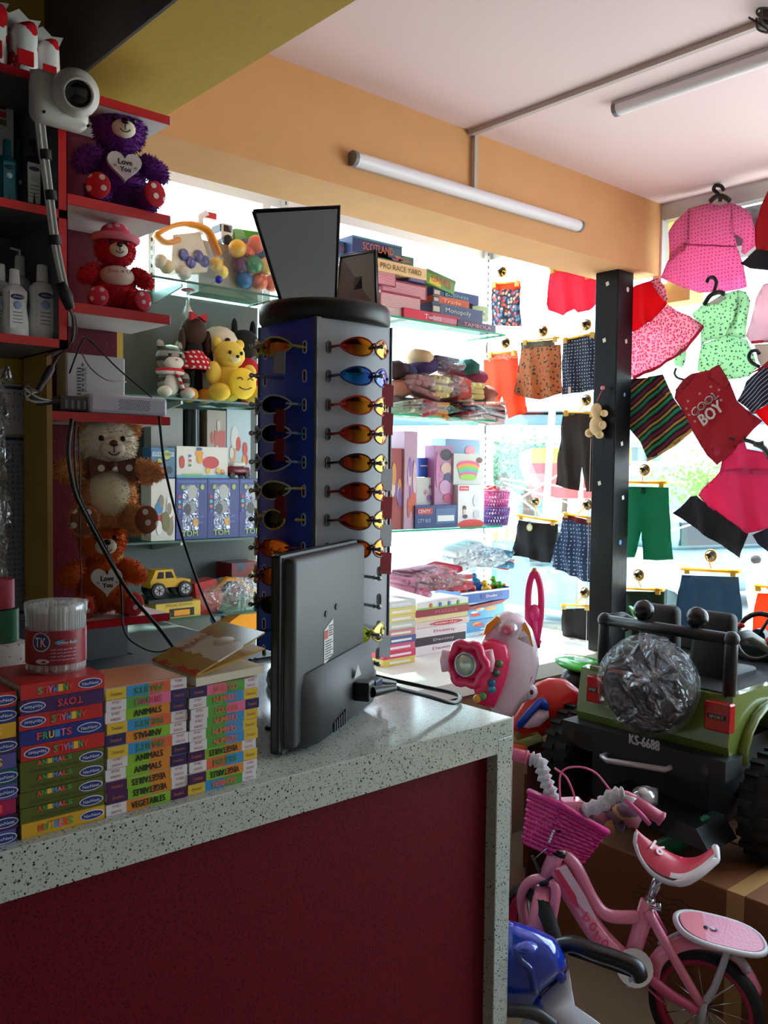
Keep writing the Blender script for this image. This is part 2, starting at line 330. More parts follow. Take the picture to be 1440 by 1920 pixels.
b.cyl(q+Vector((.01, 0, .009)), q-Vector((-.01, 0, .03)), .018, M((50, 40, 38), .5)); tag(b.build('wire_joint'), 'dark tangle of wires at a ceiling joint, top right corner', 'wires')
# white ledge under the shelves
b = MB(); b.box(1.42, 3.64, 2.35, 3.29, .64, .70, M((236, 232, 222), .35, var=.05)); b.box(1.42, 3.64, 2.38, 2.42, 0, .64, M((150, 110, 80), .7)); tag(b.build('display_ledge'), 'wide white display ledge below the glass shelves by the window', 'ledge')
# glass shelves
GL = glassmat((222, 242, 236), .08); GE = M((45, 190, 150), .25, tl=.4)
def gshelf(x0, x1, z, label, edge=GE, y0=3.0):
    m = MB(); m.box(x0, x1, y0+.003, 3.26, z-.008, z, GL); o = m.build('glass_shelf'); tag(o, label, 'shelf', 'glass shelves along the rear window')
    m = MB(); m.box(x0, x1, y0, y0+.003, z-.008, z, edge); m.box(x1, x1+.003, y0, 3.26, z-.008, z, edge); m.build('polished_edge', o); return o
S1, S2, S3, S4 = 2.205, 1.770, 1.238, .955
DG = M((70, 105, 95), .25, tl=.2)
for z, n in ((S1, 'upper'), (S2, 'middle'), (S3, 'lower')):
    gshelf(2.25, 3.46, z, 'green-edged glass shelf at the right, %s level beside the window' % {'upper': 'top', 'middle': 'middle', 'lower': 'bottom'}[n])
for z, n in ((S1, 'holding bagged play balls, above the plush toys'), (S2, 'holding the plush toys, left of the sunglasses display'), (S3, 'holding blue blister boxes, left of the sunglasses display'), (S4, 'holding toy cars, lowest at the left')): gshelf(1.10, 2.1, z, 'dark glass shelf ' + n, DG, 3.0 if z > 1 else 2.95)
def upright(x, label):
    m = MB(); m.box(x-.014, x+.014, 3.27, 3.288, .75, 2.69, ALU)
    for i in range(56): m.box(x-.003, x+.003, 3.2685, 3.2702, .8+i*.034, .815+i*.034, M((60, 62, 60), .6))
    o = m.build('shelf_upright'); tag(o, label, 'shelf upright', 'slotted shelf uprights')
    for z in (S1, S2, S3):
        m = MB(); m.prism([(0, -.008), (.24, -.008), (.24, -.02), (0, -.055)], (x-.004, 3.268, z), (0, -1, 0), (0, 0, 1), (.008, 0, 0), ALU); m.build('bracket', o)
upright(at(912, 750, y=3.27).x, 'white slotted upright carrying the right ends of the green-edged shelves')
upright(2.3, 'white slotted upright hidden mostly behind the sunglasses display')
upright(at(300, 650, y=3.24).x-.02, 'slotted upright by the plush toys at the left end of the shelves')
# ================= LEFT: CABINET, CORNER SHELVES, PLUSH BEARS =================
RED = M((196, 22, 34), .35); MAR = M((92, 18, 34), .35, bump=.02); PANW = M((214, 206, 210), .5)
YF = 1.95; YB = 2.22
xr = at(318, 410, y=YF).x
sl = []
for (yt, yb, nm) in ((219, 233, 'topmost, above the purple bear'), (405, 421, 'second down, under the purple bear'), (592, 608, 'third down, under the red bear'), (783, 797, 'fourth down, under the white router'), (1150, 1163, 'lowest, under the orange bear')):
    sl.append((at(318, yt, y=YF).z, at(318, yb, y=YF).z, nm))
xl = at(100, 1150, y=YF).x
b = MB(); b.box(xl+.04, xr-.035, YB-.06, YB+.02, sl[4][0]-.02, sl[0][0], pattern('specks', (92, 18, 34), [(120, 40, 50)], 60, size=.18, rough=.3)); b.box(xl-.012, xl, YF, 2.09, sl[4][0]-.02, sl[0][0], M((150, 120, 60), .5))
corner = b.build('corner_shelf_unit'); tag(corner, 'maroon backed corner shelf unit with red edged shelves holding the bears', 'shelf unit')
for zt, zb, nm in sl:
    b = MB(); b.box(xl+.035, xr, YF+.004, YB-.061, zb, zt, PANW); b.box(xl, xr+.001, YF, YF+.004, zb-.001, zt+.001, RED); b.box(xr, xr+.003, YF, YB-.06, zb, zt, PANW); o = b.build('shelf', corner)
# upper cabinet at far left
YC = 1.85
xcr = at(125, 400, y=YC).x; xcl = -.35; xpl = at(110, 400, y=YC).x
zc = [at(110, v, y=YC).z for v in (150, 165, 392, 408, 636, 652)]
b = MB(); CW = M((92, 88, 92), .5)
b.box(xcl, xpl, YC+.25, YC+.27, zc[5], zc[0], CW); cab = b.build('wall_cabinet'); tag(cab, 'open grey cabinet with red edges at far left, holding baby toiletries', 'cabinet')
for i in range(3):
    zt, zb = zc[2*i], zc[2*i+1]; b = MB(); b.box(xcl, xcr, YC+.004, YC+.26, zb, zt, CW); b.box(xcl, xcr, YC, YC+.004, zb, zt, RED); b.build('shelf', cab)
b = MB(); b.box(xpl, xcr, YC+.004, YC+.26, zc[5], zc[0], CW); b.box(xpl, xcr+.002, YC, YC+.004, zc[5], zc[0], RED); b.box(xcr, xcr+.002, YC, YC+.2, zc[5], zc[0], RED); b.build('side_panel', cab)
# nappy packs on top
def pack(px0, py0, px1, py1, y, label, sc_, seed):
    a = at(px0, py1, y=y); c = at(px1, py1, y=y); t = at(px0, py0, y=y); W_ = c.x-a.x; H = t.z-a.z; zb = zc[0]
    o = thing('nappy_pack', label, 'nappy pack', (a.x+W_/2, y+.06, zb), group='nappy packs on the cabinet')
    m = MB(); rr = random.Random(seed)
    vs_, fs = bevbox(.02, (W_, .12, H), 3); m.add([Vector((v.x*(1+.08*math.sin(v.z*60+seed)), v.y, v.z+H/2+.006*math.sin(v.x*70))) for v in vs_], fs, pattern('blobs', (232, 228, 226), [(205, 30, 40), (205, 30, 40), (240, 240, 240)], 11, size=.55, rough=.25), True); m.build('wrapper', o, True)
    m = MB(); m.box(-W_*.42, W_*.2, -.064, -.0605, H*.15, H*.42, M((200, 25, 35), .3), .002); m.build('printed_band', o, True)
    m = MB(); m.prism([(-.03, 0), (.03, 0), (.045, .035), (.02, .03), (0, .045), (-.02, .03), (-.045, .035)], (0, -.01, H-.008), (1, 0, 0), (0, 0, 1), (0, .012, 0), M((230, 228, 226), .3)); m.build('crimped_top', o, True)
pack(-40, -10, 22, 118, 1.88, 'white and red nappy pack at the left photo edge above the cabinet', 1, 1)
pack(28, 20, 78, 128, 1.87, 'white and red nappy pack in the middle of the cabinet top', 1, 2)
pack(76, 30, 118, 130, 1.90, 'white and red nappy pack nearest the camera dome', 1, 3)
pack(0, 8, 60, 60, 2.02, 'white and red nappy pack lying behind the others', 1, 4)
# bottles
def bottle(px, ptop, pbot, hw, y, label, body, cap, lab, shape='lotion', txt=None, tc=(20, 40, 110)):
    c = at(px, pbot, y=y); zt = at(px, ptop, y=y).z; zsh = zc[5] if pbot > 500 else zc[3]; zb = zc[4] if pbot > 500 else zc[2]; H = zt-zb; R_ = hw/FPX*1.95
    o = thing('bottle', label, 'bottle', (c.x, y, zb), group='toiletry bottles in the cabinet'); m = MB(); S = Matrix.Diagonal((1, .6, 1, 1))
    m.lathe([(0, 0), (R_*.9, 0), (R_, .004), (R_*.98, H*.25), (R_*.82, H*.45), (R_*.88, H*.6), (R_*.9, H*.68), (R_*.6, H*.75), (R_*.32, H*.78), (0, H*.78)], M(body, .35), T=S); m.build('bottle_body', o, True)
    m = MB(); m.lathe([(0, H*.77), (R_*.38, H*.77), (R_*.4, H*.80), (R_*.36, H*.98), (R_*.3, H), (0, H)], M(cap, .35), T=S)
    if shape == 'pump': m.tube([(0, 0, H*.95), (0, 0, H*1.06), (-R_*.7, 0, H*1.07)], R_*.1, M(cap, .3))
    m.build('cap', o, True)
    m = MB(); m.box(-R_*.55, R_*.55, -R_*.585, -R_*.58+.004, H*.12, H*.66, M(lab, .5))
    m.ell((0, -R_*.6, H*.58), (R_*.5, .003, R_*.2), M(tc, .4)); 
    if txt: m.text(txt, (0, -R_*.6-.0035, H*.58), (1, 0, 0), (0, 0, 1), R_*.75, R_*.18, M((240, 240, 240), .5))
    for k in range(4): m.box(-R_*.35, R_*.35, -R_*.592, -R_*.585, H*(.2+.05*k), H*(.21+.05*k), M((90, 90, 110), .5))
    m.ell((0, -R_*.58, H*.46), (R_*.3, .004, R_*.3), M((150, 180, 225) if body[0] > 150 else (200, 210, 210), .5))
    m.build('label_print', o, True)
W_ = (228, 226, 226)
bottle(28, 505, 622, 24, 1.89, 'small white lotion bottle in front, second from left on the lower cabinet shelf', W_, W_, W_, txt='chicco')
bottle(80, 497, 628, 27, 1.90, 'larger white lotion bottle with a blue picture nearest the cables', W_, W_, W_, txt='chicco')
bottle(3, 495, 620, 18, 1.92, 'white lotion bottle cut by the left edge of the photo', W_, W_, W_, txt='chicco')
bottle(38, 480, 622, 24, 1.99, 'white pump bottle standing behind the small lotion bottle', W_, W_, W_, 'pump', 'chicco')
bottle(60, 262, 375, 20, 1.92, 'navy shampoo bottle with a white label on the upper cabinet shelf', (18, 28, 48), (14, 22, 40), (215, 215, 218), tc=(60, 70, 110))
bottle(14, 262, 375, 18, 1.92, 'teal shampoo bottle at the far left of the upper cabinet shelf', (15, 80, 96), (12, 92, 100), (30, 110, 125), tc=(20, 40, 60))
bottle(36, 262, 372, 15, 2.0, 'dark teal bottle behind the navy and teal bottles', (12, 60, 74), (10, 60, 66), (20, 80, 90))
a = at(0, 246, y=2.03); c = at(25, 195, y=2.03); b = MB(); b.box(a.x-.03, c.x, 2.03, 2.06, zc[2]+.001, c.z, M((215, 215, 218), .5)); ob = b.build('small_carton')
for i, cc in enumerate(((90, 70, 50), (200, 50, 60), (120, 110, 60))): b.v = []; m = MB(); m.box(c.x-.03, c.x-.016, 2.0275, 2.0299, c.z-.018-.017*i, c.z-.006-.017*i, M(cc, .5)); m.build('printed_square', ob)
tag(ob, 'white carton with small square pictures standing on the upper cabinet shelf', 'carton')
# CCTV dome
c = at(128, 178, y=1.78); t = thing('security_camera', 'white dome security camera on the corner of the cabinet', 'security camera', c)
WG = M((205, 200, 196), .35); b = MB(); vs_, fs = bevbox(.02, (.115, .05, .1), 3); b.add([v+Vector((-.005, .035, -.005)) for v in vs_], fs, WG, True); b.build('mount_box', t, True)
b = MB(); b.ell((.015, 0, .008), (.047, .043, .047), WG, 24); b.build('dome_body', t, True)
d = (Vector((0, 0, 1.5))-c).normalized(); d = (d + Vector((.12, 0, 0))).normalized(); b = MB(); b.lathe([(.033, .028), (.031, .046), (.026, .048), (.024, .03)], WG, (.015, 0, .008), 24, d); b.build('lens_ring', t, True)
b = MB(); b.lathe([(.0255, .038), (.02, .042), (.01, .045), (0, .046)], M((6, 6, 10), .06), (.015, 0, .008), 24, d); b.build('lens', t, True)
b = MB(); [b.cyl((x, .008, z), (x, .012, z), .003, M((60, 60, 60), .3, 1)) for x, z in ((-.045, -.042), (.045, -.046))]; b.build('screw', t, True)
# cable bundle
b = MB(); yc = 1.83
path = [(66, 130), (72, 200), (80, 275), (90, 350), (100, 430), (108, 480), (122, 545)]
for k in range(4):
    pts = [at(x+(k-1.5)*5*(1.0-.35*i/6), y, y=yc-.003*(k % 2)) for i, (x, y) in enumerate(path)]; b.tube(spline(pts, 5), .0034, M((190, 186, 184), .45), 8)
o = b.build('cable_bundle'); tag(o, 'bundle of white cables with black tape ties running down the red cabinet edge', 'cables')
for i in (1, 2, 3, 4): pass
for (x, y, k) in ((74, 200, 0), (84, 282, 0), (94, 358, 0), (102, 442, 0)):
    m = MB(); p = at(x, y, y=yc); q = at(x+2, y+18, y=yc); m.cyl(p, q, .0125, M((22, 20, 22), .5), 12); m.build('tape_tie', o)
b = MB(); b.tube([at(112, 530, y=1.82), at(124, 555, y=1.82), at(132, 580, y=1.82)], [.010, .014, .009], M((22, 22, 26), .45), 10)
for k in range(3): b.tube(spline([at(130, 578, y=1.82), at(136+k*3, 600, y=1.83), at(133+2*k, 640, y=1.86), at(108-12*k, 668, y=1.9)], 5), .002, M([(30, 30, 34), (150, 146, 150), (90, 60, 66)][k], .4), 6)
tag(b.build('cable_joint'), 'black taped cable joint hanging beside the red bear', 'cable')
b = MB(); b.tube(spline([at(110, 665, y=1.95), at(96, 690, y=1.95), at(84, 712, y=1.94), at(70, 735, y=1.92)], 5), [.004]*5+[.009]*6+[.006]*5, M((46, 40, 54), .5), 8)
for k in range(6): b.tube(spline([at(70+rnd.uniform(-5, 5), 735, y=1.92), at(50+rnd.uniform(-10, 10), 728+rnd.uniform(-8, 14), y=1.90), at(60+rnd.uniform(-20, 16), 750+rnd.uniform(-6, 10), y=1.9), at(100, 752+rnd.uniform(-3, 4), y=1.93)], 5), .0016, M([(150, 148, 150), (40, 40, 44)][k % 2], .4), 6)
b.cyl(at(70, 756, y=1.93), at(110, 752, y=1.93), .006, M((18, 18, 20), .4)); tag(b.build('tangled_cable'), 'purple and grey cable ends tangled against the yellow wall', 'cable')
# adapter box on fourth shelf
zs = sl[3][0]; a = at(120, 740, y=2.1); c = at(232, 672, y=2.1)
t = thing('power_backup_box', 'pale grey power backup box with slots standing behind the white router', 'power supply', ((a.x+c.x)/2, 2.1, zs)); w_ = (c.x-a.x)/2; h = c.z-zs
b = MB(); b.box(-w_, w_, -.01, .05, .001, h, M((178, 176, 178), .45), .005); b.build('casing', t, True)
b = MB(); [b.box(-w_*.62, -w_*.5, -.0115, -.0098, h*(.35+.05*i), h*(.372+.05*i), M((60, 60, 62), .5)) for i in range(9)]; b.build('vent', t, True)
b = MB(); b.box(-.004, .012, -.014, -.0098, h*.2, h*.26, M((15, 15, 15), .4)); b.build('switch', t, True)
b = MB(); [b.box(w_*.78, w_*1.02, -.004, .03, h*(.15+.3*i), h*(.28+.3*i), M((120, 118, 120), .5), .002) for i in range(3)]; b.build('clip', t, True)
b = MB(); [b.box(-w_*.46, -w_*.42, -.0112, -.0098, h*(.4+.08*i), h*(.45+.08*i), M((80, 80, 84), .5)) for i in range(6)]; b.text('POWER', (-w_*.36, -.0101, h*.6), (0, 0, 1), (-1, 0, 0), h*.4, .006, M((90, 90, 94), .5)); b.build('print', t, True)
# router
a = at(165, 778, y=1.96); c = at(312, 778, y=1.96); 
t = thing('router', 'white flat router with a pinhole grille, on the fourth red shelf', 'router', ((a.x+c.x)/2, 1.97, zs)); w_ = (c.x-a.x)/2; h = at(240, 742, y=1.96).z-zs
b = MB(); b.box(-w_, w_, -.018, .08, .002, h, M((200, 200, 218), .35), .008); b.build('casing', t, True)
b = MB(); [b.ell((-.026+.0052*i+(.0026 if j % 2 else 0), -.0182, h*.3+.0042*j), (.0014, .0008, .0014), M((70, 70, 84), .5), 6) for i in range(15) for j in range(6)]; b.build('grille', t, True)
a2 = at(108, 760, y=1.97); b = MB(); b.box(a2.x-t.location.x, -w_-.002, -.012, .06, .004, h*.8, M((34, 34, 38), .35), .003); [b.box(-w_-.012-.014*i, -w_-.006-.014*i, -.0135, -.0118, h*.2, h*.6, M((110, 110, 116), .4)) for i in range(4)]; b.build('port_block', t, True)
# wires hanging
def cable(name, pts, y, r, label, c=(14, 14, 16)):
    b = MB(); P = [at(p[0], p[1], y=(p[2] if len(p) > 2 else y)) for p in pts]; b.tube(spline(P, 6), r, M(c, .4), 7); tag(b.build(name), label, 'cable')
cable('black_cable', [(135, 785), (128, 850), (140, 920), (160, 965), (205, 1050), (245, 1115), (300, 1180), (338, 1232)], 1.82, .0042, 'thick black cable hanging diagonally across the cream bear down to the open book')
cable('black_cable', [(142, 790), (140, 860), (150, 930), (195, 1020), (225, 1090), (232, 1180), (262, 1212), (300, 1222), (345, 1205), (400, 1192)], 1.86, .0022, 'thin black cable looping below the orange bear')
cable('black_cable', [(298, 780), (310, 880), (340, 1000), (370, 1090), (400, 1160), (422, 1188)], 1.84, .0030, 'black cable hanging in front of the blue blister boxes')
cable('black_cable', [(130, 700, 2.0), (152, 645), (168, 638), (220, 690), (285, 745, 1.92)], 1.98, .0020, 'thin black cable arching over the grey power backup box')
cable('black_cable', [(152, 660, 2.0), (170, 690, 2.0), (200, 712, 2.0), (236, 716, 2.04)], 2.0, .0016, 'thin mauve wire plugged into the grey power backup box', (130, 80, 100))
cable('black_cable', [(147, 800), (150, 900), (150, 1000), (152, 1100), (150, 1250)], 1.84, .0014, 'very thin black wire hanging straight down behind the cotton bud jar')
# ---- plush bears ----
def plush(name, px, pbot, ptop, y, label, body, face, pads, fur=True, heart=None, belly=None, muzzle=(225, 215, 195), zsh=None, tilt=0, hat=None, bow=None, ears=True, group='plush bears on the corner shelves', earc=None, armup=0, cat='plush bear', dots=(230, 215, 210)):
    base = at(px, pbot, y=y); H = at(px, ptop, y=y).z-base.z; zb = zsh if zsh is not None else base.z; H = at(px, ptop, y=y).z-zb; k = H/1.0
    ang = math.atan2(-base.y, -base.x)+PI/2
    t = thing(name, label, cat, (base.x, y, zb), (0, 0, ang*.55), group)
    BM = M(body, .95, var=.25, bs=120); FM = M(face, .95, var=.12, bs=120); PM = pattern('dots', pads, [dots], 9/k, size=.22, rough=.9); n = 1 if fur else 0
    def part(nm, c, r, m, nf=900, rot=None, fl=.035):
        mb = MB(); c = Vector(c)*k; r = tuple(q*k for q in r); mb.ell(c, r, m, 20, rot, .02, 3); 
        if n and nf: mb.fur(c, r, m, nf, fl*k, .006*k, rot, int(c.x*999)+5)
        return mb.build(nm, t, True)
    part('body', (0, 0, .30), (.25, .19, .29), BM, 1500)
    hd = part('head', (0, -.05, .74), (.23, .20, .21), FM if heart is None and belly else BM, 1500)
    if belly: part('belly', (0, -.07, .33), (.19, .15, .22), M(belly, .95, var=.08, bs=120), 500, fl=.02)
    if ears:
        for s_ in (-1, 1): part('ear', (.19*s_, -.01, .88), (.085, .05, .09), M(earc or body, .95, var=.2, bs=120), 400)
    for s_ in (-1, 1):
        part('arm', (.29*s_, -.10, .43+armup), (.16, .095, .10), BM, 600, Euler((0, s_*(.65-armup*7), -s_*.35)))
        part('leg', (.21*s_, -.20, .12), (.115, .19, .12), BM, 600, Euler((0, 0, s_*.25)))
        mb = MB(); mb.ell(Vector((.245*s_, -.375, .13))*k, (.105*k, .03*k, .115*k), PM, 18, Euler((0, 0, s_*.25))); mb.build('foot_pad', t, True)
    mb = MB(); mb.ell(Vector((0, -.24, .70))*k, (.105*k, .07*k, .08*k), M(muzzle, .9), 18); mb.build('muzzle', t, True)
    mb = MB(); mb.ell(Vector((0, -.31, .745))*k, (.038*k, .022*k, .028*k), M((30, 14, 14) if name != 'cream' else (110, 60, 40), .2), 12); mb.build('nose', t, True)
    mb = MB(); mb.tube([Vector(p)*k for p in ((0, -.312, .72), (0, -.315, .67))], .005*k, M((40, 25, 25), .6), 5); mb.tube([Vector(p)*k for p in arc((0, -.306, .70), .05, PI+.5, 2*PI-.5, 8)], .005*k, M((40, 25, 25), .6), 5); mb.build('mouth_stitching', t, True)
    for s_ in (-1, 1): mb = MB(); mb.ell(Vector((.085*s_, -.235, .785))*k, .024*k, M((8, 6, 8), .08), 10); mb.build('eye', t, True)
    if heart:
        mb = MB(); pl = [(16*math.sin(a)**3/16*.15*k, (13*math.cos(a)-5*math.cos(2*a)-2*math.cos(3*a)-math.cos(4*a))/16*.15*k) for a in [2*PI*i/28 for i in range(28)]]
        mb.prism(pl, Vector((0, -.29, .37))*k, (1, 0, 0), (0, .15, 1), (0, .05*k, 0), M(heart, .7)); hm = M((25, 15, 20), .6)
        q = Vector((0, -.297, .37))*k
        for tx, dz, ww, hh in (('I', .078, .012, .035), ('Love', .02, .12, .05), ('You', -.045, .09, .045)): mb.text(tx, q+Vector((0, .15*dz*k-.001, dz*k)), (1, 0, 0), (0, .15, 1), ww*k, hh*k, hm, bold=.0007)
        for s_ in (-1, 1): mb.text('*', q+Vector((.09*s_*k, -.002*k, -.02*k)), (1, 0, 0), (0, .15, 1), .03*k, .03*k, hm)
        mb.build('heart_patch', t, True)
    if hat:
        mb = MB(); mb.ell(Vector((0, -.04, .93))*k, (.17*k, .16*k, .12*k), pattern('dots', hat, [(235, 170, 185)], 10/k, size=.3, rough=.9), 20); hh = Vector((0, -.05, .86))*k; mb.tube([hh+Vector((math.cos(a)*.24*k, math.sin(a)*.21*k, 0)) for a in [2*PI*i/24 for i in range(24)]], .045*k, M((235, 130, 150), .95, var=.2, bs=200), 10, closed=True)
        mb.build('hat', t, True)
    if bow:
        BW = pattern('dots', bow, [(230, 220, 210)], 9/k, size=.25, rough=.6)
        mb = MB()
        for s_ in (-1, 1): mb.prism([(0, -.03*k), (.17*s_*k, -.09*k), (.19*s_*k, .07*k), (0, .03*k)], Vector((0, -.24, .56))*k, (1, 0, 0), (0, 0, 1), (0, .05*k, 0), BW); mb.tube([Vector(p)*k for p in ((0, -.22, .55), (.14*s_, -.19, .50), (.24*s_, -.1, .44))], .035*k, BW, 8, flat=.4)
        mb.ell(Vector((0, -.25, .56))*k, (.04*k, .035*k, .04*k), BW, 12); mb.build('bow', t, True)
    return t, k
plush('teddy_bear', 222, 402, 195, 2.03, 'fluffy purple bear with a white heart on the second red shelf', (104, 28, 132), (104, 28, 132), (190, 25, 45), heart=(225, 215, 222), zsh=sl[1][0])
t, k = plush('teddy_bear', 215, 596, 428, 2.03, 'red bear in a spotted pink hat on the third red shelf', (205, 25, 45), (190, 20, 35), (215, 60, 85), hat=(215, 70, 95), zsh=sl[2][0], ears=False)
mb = MB(); mb.ell(Vector((0, -.14, .42))*k, (.2*k, .12*k, .12*k), M((222, 205, 190), .9), 18); mb.text('Just 4 U', Vector((0, -.262, .45))*k, (1, 0, 0), (0, 0, 1), .26*k, .05*k, M((170, 40, 50), .7)); mb.build('lettered_bib', t, True)
t, k = plush('cream', 200, 1000, 775, 2.02, 'large cream bear with a brown spotted bow, held upright below the router shelf', (232, 160, 104), (252, 242, 218), (140, 76, 44), belly=(246, 230, 196), bow=(96, 48, 28), zsh=at(200, 1000, y=2.02).z, earc=(226, 156, 100), armup=.09, muzzle=(232, 218, 196)); t.name = 'teddy_bear'
plush('teddy_bear', 190, 1160, 965, 2.04, 'orange bear with a white heart on the lowest red shelf', (226, 100, 30), (226, 100, 30), (200, 40, 45), heart=(228, 222, 218), zsh=sl[4][0])
# posters on the yellow wall
def chart(x0, y0, x1, y1, ycol, label, colr, rows):
    a = at(x0, y1, y=ycol); c = at(x1, y0, y=ycol); t = MB(); t.box(a.x, c.x, ycol-.002, ycol, a.z, c.z, M(colr, .35)); o = t.build('wall_chart'); tag(o, label, 'chart', 'printed charts on the yellow wall')
    m = MB(); H = c.z-a.z; W_ = c.x-a.x; hd = M((26, 44, 92), .5); m.box(a.x+.003, c.x-.01, ycol-.0026, ycol-.002, c.z-.012, c.z-.004, hd); ink = M((40, 44, 60), .6)
    for i in range(rows):
        for j in range(2):
            zz = c.z-.022-(H-.03)*i/rows; n = i+1
            if j == 0: m.text('%d x %d = %d' % (5 if i < rows/2 else 15, (i % 10)+1, (5 if i < rows/2 else 15)*((i % 10)+1)), (c.x-.012-W_*.32, ycol-.0024, zz), (1, 0, 0), (0, 0, 1), W_*.5, .008, ink)
    for fz in (0, .33, .66): m.box(a.x+W_*.12, a.x+W_*.13, ycol-.0026, ycol-.002, a.z+H*fz+.01, a.z+H*(fz+.31), ink)
    m.build('print', o)
chart(-30, 818, 66, 1150, 2.246, 'grey multiplication table chart on the yellow wall', (150, 152, 170), 30)
chart(-30, 724, 66, 812, 2.243, 'white and navy chart with a curved blue band above the multiplication table', (196, 198, 208), 3)
chart(10, 1140, 62, 1262, 2.24, 'small chart low on the yellow wall behind the cotton bud jar', (140, 142, 155), 10)
b = MB(); p = at(10, 860, y=2.1)
for i in range(26): x = at(rnd.uniform(-8, 8), rnd.uniform(700, 1130), y=2.1); b.prism([(0, 0), (rnd.uniform(.01, .03), rnd.uniform(-.02, .02)), (rnd.uniform(.0, .02), rnd.uniform(.02, .05))], x, (1, 0, 0), (0, 0, 1), (0, .006, 0), clearmat(haze=.2, gloss=.5))
b.box(at(-16, 700, y=2.1).x, at(8, 700, y=2.1).x, 2.1, 2.11, at(0, 1125, y=2.1).z, at(0, 690, y=2.1).z, clearmat(haze=.1, gloss=.35)); tag(b.build('hanging_plastic_pouch'), 'shiny clear plastic pouches hanging at the left edge in front of the charts', 'plastic pouch')
# ================= COUNTER AND WHAT STANDS ON IT =================
YCF = 1.184; XR = 1.408; TZ = terrazzo((190, 198, 190), .13)
LAM = pattern('specks', (106, 9, 24), [(66, 5, 14)], 170, size=.3, rough=.6); LAM.node_tree.nodes['Principled BSDF'].inputs['Specular IOR Level'].default_value = .2
t2 = thing('side_counter', 'continuation of the speckled stone counter top under the left glass shelves', 'counter', (1.24, 2.26, 0)); b = MB(); b.box(1.07, XR, 2.256, 2.93, .962, 1.0, TZ); b.build('stone_top', t2); b = MB(); b.box(XR-.045, XR, 2.256, 2.93, 0, .962, TZ); b.build('stone_side', t2)
b = MB(); b.prism([(q.x, q.y) for q in (at(150, 1262, z=1.004), at(150, 1172, z=1.004), at(318, 1150, z=1.004), at(488, 1212, z=1.004), at(440, 1262, z=1.004))] if False else [(.80, 1.95), (1.38, 1.95), (1.38, 2.9), (1.075, 2.9), (1.075, 2.22), (.80, 2.22)], (0, 0, 1.001), (1, 0, 0), (0, 1, 0), (0, 0, .006), M((54, 56, 60), .55)); tag(b.build('shade_sheet'), 'dark grey sheet added on the counter as its shade under the orange bear shelf', 'mat')  # dark sheet added where the counter top is only in shade
t = thing('shop_counter', 'shop counter with speckled white stone top and dark red front panel', 'counter', (.4, YCF, 0))
b = MB(); b.box(-.9, XR, YCF, 2.22, .962, 1.0, TZ, .002); b.box(-.9, XR-.042, YCF, YCF+.03, .932, .963, TZ); b.build('stone_top', t)
b = MB(); b.box(XR-.045, XR, YCF, 2.22, 0, .962, TZ, .002); b.build('stone_side', t)
b = MB(); b.box(-.9, XR-.045, YCF+.028, YCF+.05, 0, .94, LAM); b.build('front_panel', t)
